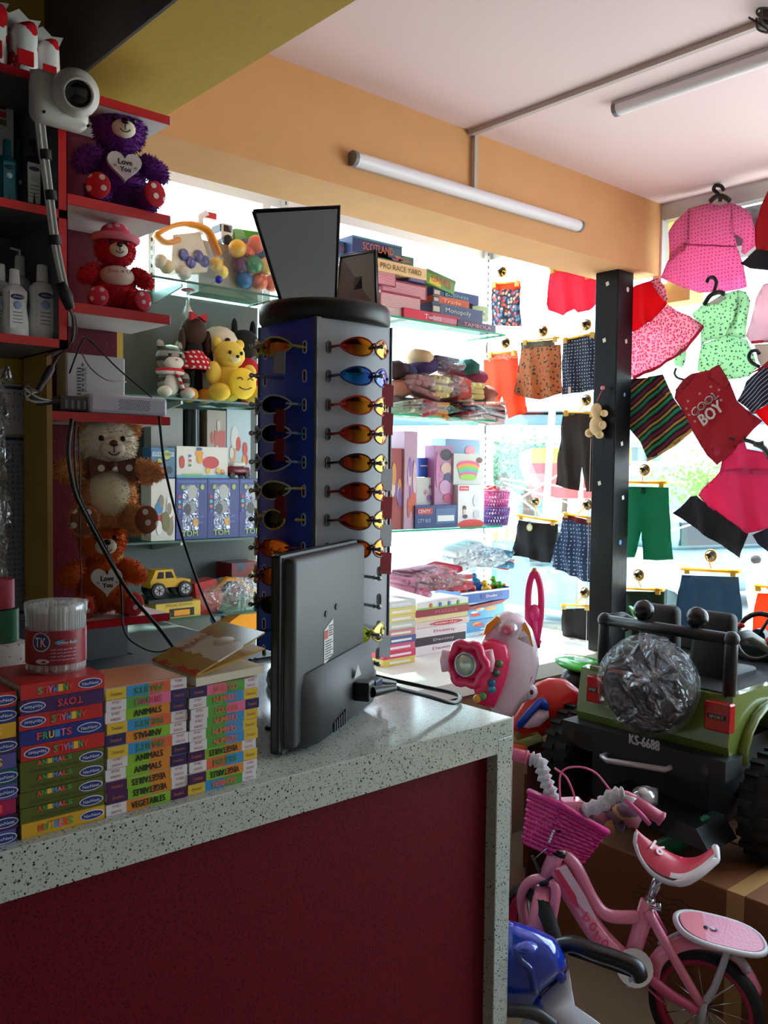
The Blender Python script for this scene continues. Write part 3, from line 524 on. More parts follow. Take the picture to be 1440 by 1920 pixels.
# ---- board books ----
PALC = dict(R=(196, 34, 34), P=(66, 22, 84), B=(34, 44, 130), O=(88, 96, 28), Y=(222, 168, 40), T=(20, 90, 92), U=(86, 80, 150), K=(170, 20, 80), W=(228, 222, 226), N=(36, 30, 92), L=(140, 190, 44), G=(84, 165, 60), A=(222, 138, 44), C=(58, 148, 205), D=(226, 100, 60), Z=(230, 110, 150), V=(74, 22, 82), y=(228, 190, 60))
MULTI = [(235, 70, 60), (70, 170, 90), (240, 190, 50), (80, 150, 220), (230, 120, 180)]
def board_book(x0, x1, z0, z1, y, depth, segs, texts, label, group, skew=0, cover=None):
    o = MB(); W_ = x1-x0; H = z1-z0; s_ = MB(); PG = M((214, 208, 196), .7)
    s_.box(x0+.001, x1-.001, y+.002, y+depth, z0+.0012, z1-.0012, PG); cv = M(PALC[segs[0][2]], .35) if cover is None else cover
    s_.box(x0, x1, y, y+depth+.001, z1-.0014, z1-.0002, cv); s_.box(x0, x1, y, y+depth+.001, z0+.0002, z0+.0014, cv)
    for f0, f1, c in segs: s_.box(x0+W_*f0, x0+W_*f1, y-.0004, y+.002, z0+.0004, z1-.0004, M(PALC[c], .35))
    for (fc, st, wf, hf, c, kind) in texts:
        mc = [M(q, .5) for q in MULTI] if c == 'M' else [M(c or (30, 50, 130), .5)]; O_ = Vector((x0+W_*fc, y-.0004, (z0+z1)/2)); u = Vector((1, 0, 0)); wv = Vector((0, 0, 1)); flip = 'f' in kind
        if 'o' in kind:
            s_.prism([(math.cos(a)*.0175, math.sin(a)*.0068) for a in [2*PI*i/20 for i in range(20)]], O_+Vector((0, -.0006, 0)), u, wv, (0, .0006, 0), M((225, 225, 235), .4))
            s_.prism([(math.cos(a)*.0160, math.sin(a)*.0056) for a in [2*PI*i/20 for i in range(20)]], O_+Vector((0, -.0009, 0)), u, wv, (0, .0006, 0), M((30, 50, 130), .4))
            s_.text(st, O_+Vector((0, -.0009, 0)), u, wv, .024, .0045, M((235, 235, 240), .4), flip=flip); continue
        if 'u' in kind: O_.z -= H*.2
        if 't' in kind: O_.z += H*.28
        if len(mc) == 1: s_.text(st, O_, u, wv, W_*wf, H*hf, mc[0], flip=flip, bold=.00035 if hf > .3 else 0)
        else:
            n = len(st); 
            for i, ch in enumerate(st):
                if ch == ' ': continue
                q = (i-(n-1)/2)*W_*wf/n*(-1 if flip else 1); s_.text(ch, O_+Vector((q, 0, 0)), u, wv, W_*wf/n*.82, H*hf, mc[i % 5], flip=flip, bold=.0004)
    if skew: 
        cx, cyy = (x0+x1)/2, y; ca, sa = math.cos(skew), math.sin(skew); s_.v = [(cx+(v[0]-cx)*ca-(v[1]-cyy)*sa, cyy+(v[0]-cx)*sa+(v[1]-cyy)*ca, v[2]) for v in s_.v]
    ob = s_.build('board_book'); tag(ob, label, 'book', group); return ob
INK = (30, 26, 20); NV = 'NavNeet'
colB = [('R', 'ANIMALS', 'M', 'f', .82, ''), ('P', 'TOYS', (225, 60, 70), 'f', .14, ''), ('R', 'ANIMALS', 'M', 'f', .16, ''), ('B', 'FRUITS', 'M', '', .82, ''), ('R', 'ANIMALS', 'M', 'f', .18, '')] + [('O', 'ANIMALS', 'M', '', .84, 'DOMESTIC ANIMALS')]*4 + [('Y', 'NUMBERS', 'M', '', .84, '')]
nB = ['red ANIMALS board book with its title upside down', 'purple TOYS board book with its title upside down', 'red ANIMALS board book with its title upside down', 'dark blue FRUITS board book', 'red ANIMALS board book with its title upside down'] + ['olive green ANIMALS board book']*4 + ['yellow NUMBERS board book']
h = .0211
for i, (c, tx, cc, fl, lx, sub) in enumerate(colB):
    z1 = 1.211-h*i; tx_ = [(lx, NV, 0, 0, 0, 'o'+('f' if fl and lx < .5 else ''))]; wid = .42 if len(tx) > 4 else .3
    tx_.append((.40 if lx > .5 else .58, tx, wid, .46 if not sub else .3, cc, fl+('t' if sub else '')))
    if sub: tx_.append((.42, sub, .6, .2, (50, 55, 24), 'u'))
    elif c in 'YR': tx_.append((.45, 'BOARD BOOK', .3, .12, (120, 60, 20), 't'))
    e = [rnd.uniform(-.0015, .0015), 0]; board_book(.421+e[0], .538+e[0], z1-h, z1, YCF+.022+rnd.uniform(-.002, .002), .13, [(0, 1, c)], tx_, '%s, %s of the stack under the jar' % (nB[i], ORD[i] if i < 9 else 'lowest'), 'board books in the stack under the jar')
colA = [('R', 'red'), ('B', 'blue'), ('Y', 'yellow'), ('P', 'purple'), ('U', 'lilac'), ('T', 'dark teal'), ('U', 'lilac'), ('K', 'crimson'), ('P', 'purple'), ('U', 'lilac')]
for i, (c, nm) in enumerate(colA):
    z1 = 1.204-h*i*.98; board_book(.300+rnd.uniform(-.002, .002), .4165+rnd.uniform(-.002, .001), z1-h*.98, z1, YCF+.024, .13, [(0, 1, c)], [(.86, NV, 0, 0, 0, 'o')] if i not in (2, 4, 7) else [(.55, 'VEHICLES'[:8] if i != 7 else 'IDEA', .6, .5, 'M', 'f' if i == 7 else '')], '%s board book, %s of the stack cut off by the left photo edge' % (nm, ORD[i] if i < 9 else 'lowest'), 'board books at the left photo edge')
MF = 'MY FIRST BOARD BOOK'
def spine(left, mid1, mid2, right, title, tc, fl):
    segs = [(0, .24, left), (.24, .52, mid1), (.52, .79, mid2), (.79, 1, right)]; tx = [(.51, title, .42 if len(title) > 7 else .34, .56, tc, fl)]
    for f, c in ((.12, left), (.895, right)):
        if c == 'W': tx += [(f, 'MY FIRST', .1, .24, (170, 30, 40), 't'), (f, 'BOARD BOOK', .12, .24, (170, 30, 40), 'u')]
        else: tx += [(f, 'Dreamland', .13, .3, (205, 120, 60) if c in 'NV' else (120, 70, 30), '')]
    return segs, tx
PK, GN, RD = (215, 70, 120), (60, 140, 60), (236, 120, 100)
colC = [('y', 'C', 'D', 'W', 'FRUITS', GN, 'f'), ('W', 'G', 'Z', 'N', 'COLOURS', PK, ''), ('W', 'L', 'A', 'N', 'ANIMALS', INK, ''), ('y', 'C', 'D', 'W', 'FRUITS', GN, 'f'), ('N', 'A', 'L', 'W', 'ANIMALS', INK, 'f'), ('y', 'C', 'D', 'W', 'FRUITS', GN, 'f'), ('W', 'L', 'A', 'N', 'ANIMALS', INK, ''), ('W', 'L', 'A', 'N', 'ANIMALS', INK, ''), ('V', 'L', 'A', 'W', 'VEGETABLES', INK, 'f'), ('V', 'L', 'A', 'W', 'VEGETABLES', INK, 'f'), ('W', 'A', 'L', 'V', 'VEGETABLES', INK, '')]
colD = [('N', 'Z', 'G', 'W', 'COLOURS', RD, 'f'), ('W', 'G', 'C', 'y', 'NUMBERS', RD, ''), ('W', 'G', 'Z', 'N', 'COLOURS', RD, ''), ('W', 'G', 'C', 'y', 'NUMBERS', RD, ''), ('W', 'G', 'C', 'y', 'NUMBERS', RD, ''), ('W', 'G', 'C', 'y', 'NUMBERS', RD, ''), ('V', 'L', 'A', 'W', 'VEGETABLES', INK, 'f'), ('W', 'D', 'C', 'y', 'FRUITS', GN, ''), ('V', 'L', 'A', 'W', 'VEGETABLES', INK, 'f'), ('y', 'C', 'G', 'W', 'NUMBERS', RD, 'f')]
for (arr, x0, x1, zt, hh, nm) in ((colC, .5435, .6725, 1.186, .0169, 'stack beside the jar stack'), (colD, .6765, .800, 1.168, .0168, 'stack nearest the monitor')):
    for i, a in enumerate(arr):
        sg, tx = spine(*a); z1 = zt-hh*i; e = rnd.uniform(-.002, .002); sm = 'upside-down ' if a[6] else ''
        board_book(x0+e, x1+e, z1-hh, z1, YCF+.024+rnd.uniform(-.002, .003), .125, sg, tx, 'thin board book with %sspine title %s, %s of the %s' % (sm, a[4], ORD[i] if i < len(arr)-1 else 'lowest', nm), 'thin board books in the '+nm, cover=M([(226, 196, 180), (200, 190, 170), (220, 200, 190)][i % 3], .25))
# cover art on top of the C stack
b = MB(); b.box(.548, .668, YCF+.03, YCF+.145, 1.1861, 1.1866, pattern('blobs', (226, 150, 110), [(240, 235, 225), (225, 110, 60), (200, 60, 60)], 22, size=.5, rough=.2)); tag(b.build('picture_card'), 'shiny orange and white picture card lying on the stack beside the jar', 'card')
# open book on D
t = thing('open_book', 'glossy picture book lying half open on top of the stack nearest the monitor', 'book', (.70, YCF+.05, 1.1685))
b = MB(); y0 = YCF+.02; ART = pattern('blobs', (180, 150, 70), [(40, 90, 160), (200, 60, 40), (230, 220, 200), (220, 160, 50)], 14, size=.6, rough=.18)
b.prism([(0, 0), (.125, .004), (.125, .016), (0, .013)], (.685, y0, 1.169), (1, 0, 0), (0, 0, 1), (0, .14, 0), M((222, 214, 190), .6)); b.build('page_block', t)
b = MB(); b.prism([(0, .0), (.126, .028), (.126, .031), (0, .003)], (.684, y0, 1.183), (1, 0, 0), (0, 0, 1), (0, .14, 0), M((190, 140, 40), .35)); b.build('inner_page', t)
b = MB(); b.prism([(0, .0), (.125, .052), (.125, .0545), (0, .003)], (.683, y0-.004, 1.186), (1, 0, 0), (0, 0, 1), (0, .145, 0), ART)
b.text('BANANA', (.745, y0+.11, 1.2155), (1, 0, .42), (0, 1, 0), .085, .018, M((190, 40, 50), .3), lift=.001); b.ell((.765, y0+.05, 1.2215), (.018, .024, .003), M((225, 215, 190), .3), rot=Euler((0, -.4, 0))); b.build('cover', t)
# cotton bud jar
t = thing('cotton_bud_jar', 'clear round jar of cotton buds with a maroon label, on the tallest book stack', 'jar', (.497, 1.275, 1.2112))
H = at(98, 1128, y=1.275).z-1.2112; R_ = .0425
b = MB(); b.lathe([(R_*.93, 0), (R_*.97, .003), (R_*.98, H*.84), (R_*1.02, H*.86), (R_*1.02, H*.99), (R_*.98, H), (0, H)], clearmat(haze=.25, gloss=.15, bump=0), n=32); b.build('jar_wall', t, True)
b = MB()
for i in range(150):
    a = rnd.uniform(0, 2*PI); q = R_*.88*math.sqrt(rnd.uniform(.3, 1)); x, y = q*math.cos(a), q*math.sin(a); b.cyl((x, y, .012), (x, y, H*.9), .0012, M((225, 222, 216), .7), 5); b.ell((x, y, .008), (.0026, .0026, .007), M((240, 238, 232), .9), 6); b.ell((x, y, H*.91), (.0026, .0026, .006), M((240, 238, 232), .9), 6)
o = b.build('cotton_buds', t, True); tag(o, kind='stuff')
b = MB(); n = 40; b.lathe([(R_*.99, H*.13), (R_*.99, H*.62)], M((142, 22, 40), .4), n=40)
for k, (ang, z, ww, hh, c, tx, tcc) in enumerate(((-.45, .50, .022, .022, (40, 60, 120), 'TK', (240, 235, 235)), (.3, .52, .028, .008, (60, 140, 180), 'Cotton Buds', (230, 240, 245)))):
    pass
def curved(px_, z, st, ww, hh, mat_, disc=None):
    g, fs = textgeo(st) if st else ([(math.cos(2*PI*i/24)*.5, math.sin(2*PI*i/24)*.5) for i in range(24)], [tuple(range(24))]); rr_ = R_*(1.0 if not st else 1.012)+(disc or 0)
    vs_ = [(math.sin(px_+a*ww/R_)*rr_, -math.cos(px_+a*ww/R_)*rr_, z+c*hh) for a, c in g]; b.add(vs_, fs, mat_)
ja = math.atan2(-.497, 1.275); ja = math.atan2(0-.497, 1.275)
curved(ja-.5, H*.47, '', .027, .027, M((225, 220, 225), .4)); curved(ja-.5, H*.47, '', .024, .024, M((44, 60, 118), .4), .0003); curved(ja-.5, H*.47, 'TK', .016, .013, M((240, 235, 235), .4), .0004)
curved(ja+.35, H*.46, '', .034, .008, M((60, 150, 195), .4)); curved(ja+.35, H*.46, 'Cotton Buds', .027, .004, M((230, 240, 245), .4), .0002)
for k in range(4): curved(ja+.25, H*(.36-.05*k), 'soft and gentle ear care'[:18+k], .036, .003, M((230, 210, 215), .4))
curved(ja-.45, H*.19, '', .02, .007, M((225, 215, 218), .4)); curved(ja+.0, H*.6, '', .05, .007, M((205, 90, 110), .4)); b.build('label_wrap', t, True)
b = MB(); c = at(-2, 1262, y=1.6); b.cyl((c.x, 1.6, 1.0), (c.x, 1.6, at(0, 1205, y=1.6).z), .045, pattern('blobs', (225, 222, 222), [(200, 40, 50), (70, 70, 80)], 60, size=.3)); tag(b.build('printed_tub'), 'white printed tub at the left photo edge behind the books', 'tub')
b = MB(); zz = at(0, 1200, y=1.62).z; b.cyl((c.x, 1.62, zz), (c.x, 1.62, at(0, 1140, y=1.62).z), .04, M((18, 88, 50), .35)); tag(b.build('green_tin'), 'green tin standing on the white tub at the left photo edge', 'tin')
b = MB(); zz = at(0, 1139, y=1.62).z+.001; b.cyl((c.x-.003, 1.62, zz), (c.x-.003, 1.62, at(0, 1085, y=1.62).z), .036, M((150, 20, 45), .35)); tag(b.build('red_tin'), 'red tin on top of the green tin at the left photo edge', 'tin')
# ---- monitor seen from behind ----
def atf(px, py, d): return at(px, py, d=d)
A = at(533, 1425, z=1.0); A = at(530, 1300, d=1.56); dirv = Vector((math.cos(math.radians(31)), math.sin(math.radians(31)), 0)); nb = Vector((dirv.y, -dirv.x, 0))  # nb points to the viewer side (back of the monitor)
A.z = 1.004; MW = .40; MH = .352; ME = M((62, 63, 66), .5, bump=.02, bs=400); MD = M((16, 16, 18), .35)
R3 = Matrix(((dirv.x, -nb.x, 0, A.x), (dirv.y, -nb.y, 0, A.y), (0, 0, 1, 1.004), (0, 0, 0, 1)))   # local x along width, y away from viewer, z up
t = thing('computer_monitor', 'flat dark grey computer monitor turned away, showing its back with a sticker', 'monitor', A)
b = MB(); b.box(-.008, MW, .002, .022, 0, MH, MD, .006, T=R3); b.build('bezel', t)
b = MB()
b.prism([(0, 0), (MW-.012, 0), (MW-.012, MH-.006), (.0, MH-.006)], (0, 0, 0), (1, 0, 0), (0, 0, 1), (0, .004, 0), ME, T=R3)
vs_, fs = bevbox(.012, (MW-.018, .03, MH-.012), 3); b.add([v+Vector(((MW-.012)/2, -.006, MH/2)) for v in vs_], fs, ME, True, R3)
# lower bulge with the sockets
prof = [(.0, .0), (-.020, .0), (-.045, .012), (-.047, .08), (-.040, .115), (-.021, .135)]
n = len(prof); vv = []
for x in (.03, .05, .36, .385):
    e = 0 if x in (.05, .36) else 1
    for (yy, zz) in prof: vv.append((x, yy*(1-.7*e)-.004, zz if not e else .005+zz*.9))
fs = [(j*n+i, j*n+i+1, (j+1)*n+i+1, (j+1)*n+i) for j in range(3) for i in range(n-1)]; b.add(vv, fs, ME, True, R3); b.build('back_shell', t)
b = MB(); b.prism([(-.024, -.008), (.024, .008), (.024, .076), (-.024, .06)], (.165, -.0215, .138), (1, 0, 0), (0, 0, 1), (0, -.0006, 0), M((206, 204, 200), .5), T=R3)
b.box(.144, .160, -.0228, -.0221, .180, .196, M((205, 60, 40), .5), T=R3)
for i in range(8): b.box(.146+.002*(i % 2), .184-.004*(i % 3), -.0228, -.0221, .140+.0048*i, .142+.0048*i, M((90, 90, 90), .6), T=R3)
for i in range(5): b.box(.165, .186-.003*(i % 2), -.0228, -.0221, .183+.0045*i, .185+.0045*i, M((60, 60, 60), .6), T=R3)
b.build('sticker', t)
for x, z in ((.150, .228), (.205, .234)):
    b = MB(); b.cyl((x, -.020, z), (x, -.0232, z), .0062, M((8, 8, 8), .5), 12, T=R3); b.cyl((x, -.0234, z), (x, -.0236, z), .003, M((60, 60, 62), .4), 8, T=R3); b.build('screw_hole', t)
b = MB(); [b.box(.12+.012*i, .126+.012*i, -.0525, -.0505, .012, .03+.002*i, M((6, 6, 6), .6), T=R3) for i in range(6)]; b.build('vent_slots', t)
b = MB(); b.prism([(-.02, 0), (.02, 0), (.0, .026)], (.245, -.0535, .09), (1, 0, 0), (0, 0, 1), (0, -.0006, 0), M((190, 190, 186), .5), T=R3); b.build('warning_label', t)
b = MB(); b.box(.14, .30, -.03, .10, -.004, .004, MD, .002, T=R3); b.box(.2, .24, .0, .02, .0, .06, MD, T=R3); b.build('stand_foot', t)
# plugs and the cable
b = MB(); b.box(.225, .262, -.085, -.05, .045, .083, MD, .004, T=R3); b.cyl((.244, -.085, .062), (.30, -.115, .06), .011, MD, 10, r2=.007, T=R3)
b.tube(spline([R3 @ Vector(p) for p in ((.30, -.115, .06), (.36, -.16, .035), (.42, -.21, .008), (.50, -.20, .006), (.55, -.10, .006), (.56, .02, .02), (.50, .06, .05), (.42, .03, .06), (.36, .0, .06))], 7), .0048, M((12, 12, 13), .3), 8)
o = b.build('power_cable'); tag(o, 'thick black power cable plugged into the monitor and curling over the counter', 'cable')
b = MB(); b.box(.30, .345, -.075, -.05, .05, .07, M((14, 20, 80), .4), .003, T=R3); b.cyl((.345, -.066, .06), (.40, -.085, .045), .008, MD, 10, r2=.005, T=R3); tag(b.build('video_plug'), 'dark blue video plug in the back of the monitor', 'plug')
# ---- sunglasses display ----
RC = Vector((1.28, 1.66, 1.0)); hs = .11
t = thing('sunglasses_display', 'tall four-sided blue and grey sunglasses display tower on the counter', 'display stand', RC); rack = t
BL = M((26, 72, 196), .35); GY = M((150, 152, 160), .32); DK = M((14, 16, 20), .4)
b = MB(); b.lathe([(0, 0), (.128, 0), (.132, .012), (.128, .03), (.112, .05), (.075, .068), (.03, .078), (0, .08)], M((30, 36, 42), .25), RC, 40); b.build('base', t)
b = MB(); b.cyl(RC+Vector((0, 0, .07)), RC+Vector((0, 0, .10)), .05, DK); b.build('turntable', t)
zt, zb_ = 1.835, 1.085
def face(pts, mat, nm):
    b = MB(); vs_ = [(p[0], p[1], z) for p in pts for z in (zb_, zt)]; fs = [(2*i, 2*i+2, 2*i+3, 2*i+1) for i in range(len(pts)-1)]; b.add(vs_, fs, mat, True); b.build(nm, t)
x0, x1, y0, y1 = RC.x-hs, RC.x+hs, RC.y-hs, RC.y+hs; r_ = .03
def bow(p, q, nrm, n=10, d=.008): p, q, nrm = Vector(p), Vector(q), Vector(nrm); return [p.lerp(q, i/n)+nrm*d*math.sin(PI*i/n) for i in range(n+1)]
face(bow((x0+.004, y0), (x1-.004, y0), (0, -1)), GY, 'grey_panel'); face(bow((x0, y1-.004), (x0, y0+.004), (-1, 0)), BL, 'blue_panel')
face(bow((x1, y0+.004), (x1, y1-.004), (1, 0)), BL, 'blue_panel'); face(bow((x1-.004, y1), (x0+.004, y1), (0, 1)), GY, 'grey_panel')
b = MB(); [b.cyl((x, y, zb_), (x, y, zt), .005, M((60, 62, 70), .4), 10) for x in (x0+.002, x1-.002) for y in (y0+.002, y1-.002)]; b.build('corner_post', t)
b = MB(); b.lathe([(0, zt-.002), (.146, zt-.002), (.152, zt+.006), (.153, zt+.034), (.147, zt+.043), (0, zt+.046)], DK, (RC.x, RC.y, 0), 48); b.build('top_disc', t)
rows = [1.772-.0628*k for k in range(12)]
FACES = {'grey': (Vector((0, -1, 0)), Vector((1, 0, 0))), 'blue': (Vector((-1, 0, 0)), Vector((0, -1, 0))), 'side': (Vector((1, 0, 0)), Vector((0, 1, 0)))}
ROUNDM = M((170, 172, 176), .25, .9)
for fn, (nr, u) in FACES.items():
    for k, z in enumerate(rows):
        c = Vector((RC.x, RC.y, z))+nr*(hs+.006); b = MB(); b.cyl(c, c+nr*.082, .0036, ROUNDM, 8); b.ell(c+nr*.085, .006, ROUNDM, 8); b.cyl(c+nr*.070, c+nr*.073, .006, ROUNDM, 8); b.build('peg', t)
    for z in rows:
        for s_ in (-1, 1):
            b = MB(); c = Vector((RC.x, RC.y, z))+nr*(hs+.0035)+u*(.076*s_); pts = [c+u*(.0062*math.cos(a))+Vector((0, 0, .0065 if math.sin(a) > 0 else -.0065))+Vector((0, 0, .0062*math.sin(a))) for a in [2*PI*i/14 for i in range(14)]]; b.tube(pts, .0018, M((200, 200, 206), .3) if fn != 'grey' else M((90, 92, 98), .4), 6, closed=True)
            b.prism([(.0055*math.cos(a), (.0065 if math.sin(a) > 0 else -.0065)+.0055*math.sin(a)) for a in [2*PI*i/14 for i in range(14)]], c+nr*.0006, u, (0, 0, 1), -nr*.001, M((10, 12, 20), .7)); b.build('temple_slot', t)
# mirrors
def mirror(pts, d, label, lean, zc_=None):
    P = [at(px, py, d=dd) for (px, py), dd in zip(pts, d)]; c = sum(P, Vector())/4; nr = (P[1]-P[0]).cross(P[3]-P[0]).normalized()
    if nr.dot(CAM-c) < 0: nr = -nr
    t = thing('display_mirror', label, 'mirror', (P[2]+P[3])/2, group='mirrors on the display tower'); b = MB(); Q = [p-nr*.008 for p in P]
    fr_ = M((12, 12, 14), .3)
    b.add(P+Q, [(7, 6, 5, 4), (0, 1, 5, 4), (1, 2, 6, 5), (2, 3, 7, 6), (3, 0, 4, 7)], fr_); b.tube(P+[P[0]], .0045, fr_, 6); b.build('frame', t)
    b = MB(); G_ = [c+(p-c)*.95+nr*.001 for p in P]; b.add(G_, [(0, 1, 2, 3)], M((190, 195, 205), .03, 1.0) if lean == 0 else M((150, 150, 155), .35, .5)); b.build('mirror_glass', t)
    b = MB(); m_ = (P[2]+P[3])/2; foot = Vector((RC.x+(m_.x-RC.x)*.6, RC.y+(m_.y-RC.y)*.6, zt+.046)); b.tube([m_+Vector((0, 0, .02))-nr*.032, m_-nr*.034, foot-nr*.02], .016, DK, 8, flat=.4); b.build('bracket', t)
mirror([(475, 396), (636, 387), (630, 562), (527, 565)], (1.98, 2.02, 2.06, 2.03), 'large black framed mirror on top of the display tower, facing the room', 0)
mirror([(640, 482), (703, 470), (706, 579), (628, 590)], (2.25, 2.14, 2.18, 2.28), 'smaller black framed mirror at the right on top of the display tower', 1)
# sunglasses
LENS = {}
def lensmat(c1, c2):
    k = (c1, c2)
    if k in LENS: return LENS[k]
    m, nt, bb = _new('mirror_lens'); co = coord(nt); s_ = nt.nodes.new('ShaderNodeSeparateXYZ'); nt.links.new(co, s_.inputs[0]); mt = nt.nodes.new('ShaderNodeMapRange'); mt.inputs[1].default_value = -.06; mt.inputs[2].default_value = .06; nt.links.new(s_.outputs['X'], mt.inputs[0])
    o = ramp(nt, mt.outputs[0], [(0, c1), (1, c2)], 'LINEAR'); nt.links.new(o, bb.inputs['Base Color']); bb.inputs['Metallic'].default_value = 1; bb.inputs['Roughness'].default_value = .07; LENS[k] = m; return m  # tint runs side to side, window reflection painted into the coating colour
def shades(face_, k, fc, tc_, lens, label, tagc=None, style='wrap', tilt=0):
    nr, u = FACES[face_]; c = Vector((RC.x, RC.y, rows[k]))+nr*(hs+.066); rz = math.atan2(u.y, u.x)
    t = thing('sunglasses', label, 'sunglasses', c, (tilt, 0, rz), 'sunglasses on the display tower'); F_ = M(fc, .3); Tm = M(tc_, .3); cv = lambda x: 7.5*x*x
    for s_ in (-1, 1):
        b = MB(); rx, rz_ = (.031, .0195) if style == 'wrap' else (.023, .021); cx = .034*s_; n = 28; vs_ = [(cx, cv(cx)-.003, 0)]; fs = []
        out = []
        for ring in (.35, .7, 1.0):
            for i in range(n):
                a = 2*PI*i/n; xx = math.cos(a); zz = math.sin(a)
                if style == 'wrap': zz *= (1-.28*max(0, xx*s_)**2); xo = cx+rx*ring*xx*(1.05 if xx*s_ > 0 else 1); zo = rz_*ring*zz+.0015*xx*s_*ring
                else: xo = cx+rx*ring*xx; zo = rz_*ring*zz
                p = (xo, cv(xo)-.003*(1-ring**2), zo); vs_.append(p)
                if ring == 1.0: out.append(Vector(p)+Vector((0, .0005, 0)))
        for i in range(n): fs.append((0, 1+(i+1) % n, 1+i))
        for q in range(2):
            for i in range(n): a, b2 = 1+q*n+i, 1+q*n+(i+1) % n; fs.append((a, b2, b2+n, a+n))
        b.add(vs_, fs, lens, True); b.build('lens', t, True)
        b = MB(); b.tube(out, .0022, F_, 6, closed=True)
        if style == 'wrap': xe = .068*s_; b.tube([(xe*.86, cv(xe*.86), .002), (xe*1.05, cv(xe)+.006, .001), (xe*1.1, cv(xe)+.018, 0)], [.006, .0055, .0045], F_, 8, flat=.5)
        b.build('rim', t, True)
        b = MB(); xe = .0745*s_; b.tube([(xe, cv(.068)+.010, 0), (xe*1.02, .07, -.001), (xe, .105, -.002)] if face_ != 'side' else [(xe, .04, 0), (xe, .09, -.002)], [.0085, .0042, .0046], Tm, 8, flat=.4) if face_ != 'side' else b.tube([(xe, .04, 0), (xe, .09, -.002)], .004, Tm, 8, flat=.5); b.build('temple', t, True)
    b = MB(); b.tube([(-.007, .0002, .006), (0, -.002, .008), (.007, .0002, .006)], .0026, F_, 6); b.build('bridge', t, True)
    if tagc:
        b = MB(); b.prism([(-.017, 0), (.019, -.003), (.017, -.052), (-.020, -.048)], (.052, .012, -.010), (1, .1, 0), (0, 0, 1), (0, .001, 0), M(tagc, .95)); b.tube([(.03, .006, -.004), (.05, .012, -.01)], .0006, M((20, 20, 20), .5), 4); b.build('price_tag', t, True)
    return t
LO = lensmat((150, 20, 20), (255, 215, 60)); LR = lensmat((110, 10, 20), (240, 120, 30)); LB = lensmat((20, 130, 200), (90, 40, 220)); LD = lensmat((14, 16, 40), (30, 20, 60)); LG = lensmat((200, 190, 60), (160, 40, 30)); LK = lensmat((26, 24, 18), (50, 44, 30)); LY = lensmat((90, 200, 60), (250, 230, 80))
RDs, BKs, MAs = (150, 16, 26), (22, 20, 24), (96, 12, 24); TG = (112, 16, 28); GT = (150, 152, 156)
g1 = [(RDs, MAs, LO, 'red framed sunglasses with orange mirror lenses', None), ((24, 40, 120), BKs, LB, 'blue framed sunglasses with blue mirror lenses', TG), ((190, 60, 60), RDs, LO, 'silver and red sunglasses with orange mirror lenses', TG), (RDs, MAs, LO, 'red framed sunglasses with red mirror lenses', None), (BKs, BKs, LO, 'black framed sunglasses with red and gold lenses', GT), (MAs, RDs, LR, 'maroon framed sunglasses with amber lenses', TG), (MAs, (40, 20, 40), LO, 'maroon framed sunglasses with gold mirror lenses', GT), (MAs, MAs, LR, 'dark red sunglasses partly hidden by the monitor', TG)]
for k, (a, b_, l, s_, tg) in enumerate(g1): shades('grey', k, a, b_, l, s_+', %s row of the grey panel' % ORD[k], tg)
shades('grey', 10, (190, 180, 60), (120, 110, 50), LY, 'yellow framed gold mirror sunglasses low on the grey panel beside the monitor', GT)
g2 = {0: ((150, 160, 60), (190, 180, 40), LG, 'yellow-green sunglasses', GT, 'wrap'), 2: ((150, 160, 180), (40, 120, 170), LD, 'silver-blue sunglasses with dark lenses', TG, 'wrap'), 3: ((150, 165, 185), (40, 130, 170), LD, 'silver and turquoise sunglasses with dark lenses', TG, 'wrap'), 4: ((150, 165, 185), (40, 130, 170), LD, 'silver sunglasses with navy lenses and turquoise temples', None, 'wrap'), 5: ((175, 180, 150), (210, 180, 40), LK, 'grey and yellow sunglasses', TG, 'wrap'), 6: ((180, 170, 60), (200, 185, 40), LK, 'round yellow rimmed sunglasses', None, 'round'), 7: ((120, 20, 30), (120, 20, 30), LR, 'dark red sunglasses', GT, 'wrap'), 8: ((60, 14, 30), (60, 14, 30), LR, 'dark purple-red sunglasses', None, 'wrap'), 9: ((40, 22, 22), (40, 22, 22), LK, 'dark brown sunglasses', None, 'wrap')}
for k, (a, b_, l, s_, tg, sty) in g2.items(): shades('blue', k, a, b_, l, s_+', %s row of the blue panel' % ORD[k], tg, sty, .12 if k == 5 else 0)
g3 = [(MAs, LO), (MAs, LB), (BKs, LO), (RDs, LO), ((120, 110, 60), LY), (MAs, LO), (BKs, LR), (MAs, LO), (RDs, LR), ((30, 60, 90), LB)]
nm3 = ['maroon', 'maroon and blue', 'black', 'bright red', 'olive', 'maroon and gold', 'black and red', 'maroon', 'bright red', 'dark blue']
for k, (a, l) in enumerate(g3): shades('side', k, a, a, l, '%s sunglasses seen edge-on at the right of the tower, %s row' % (nm3[k], ORD[k]), TG if k % 2 else None)
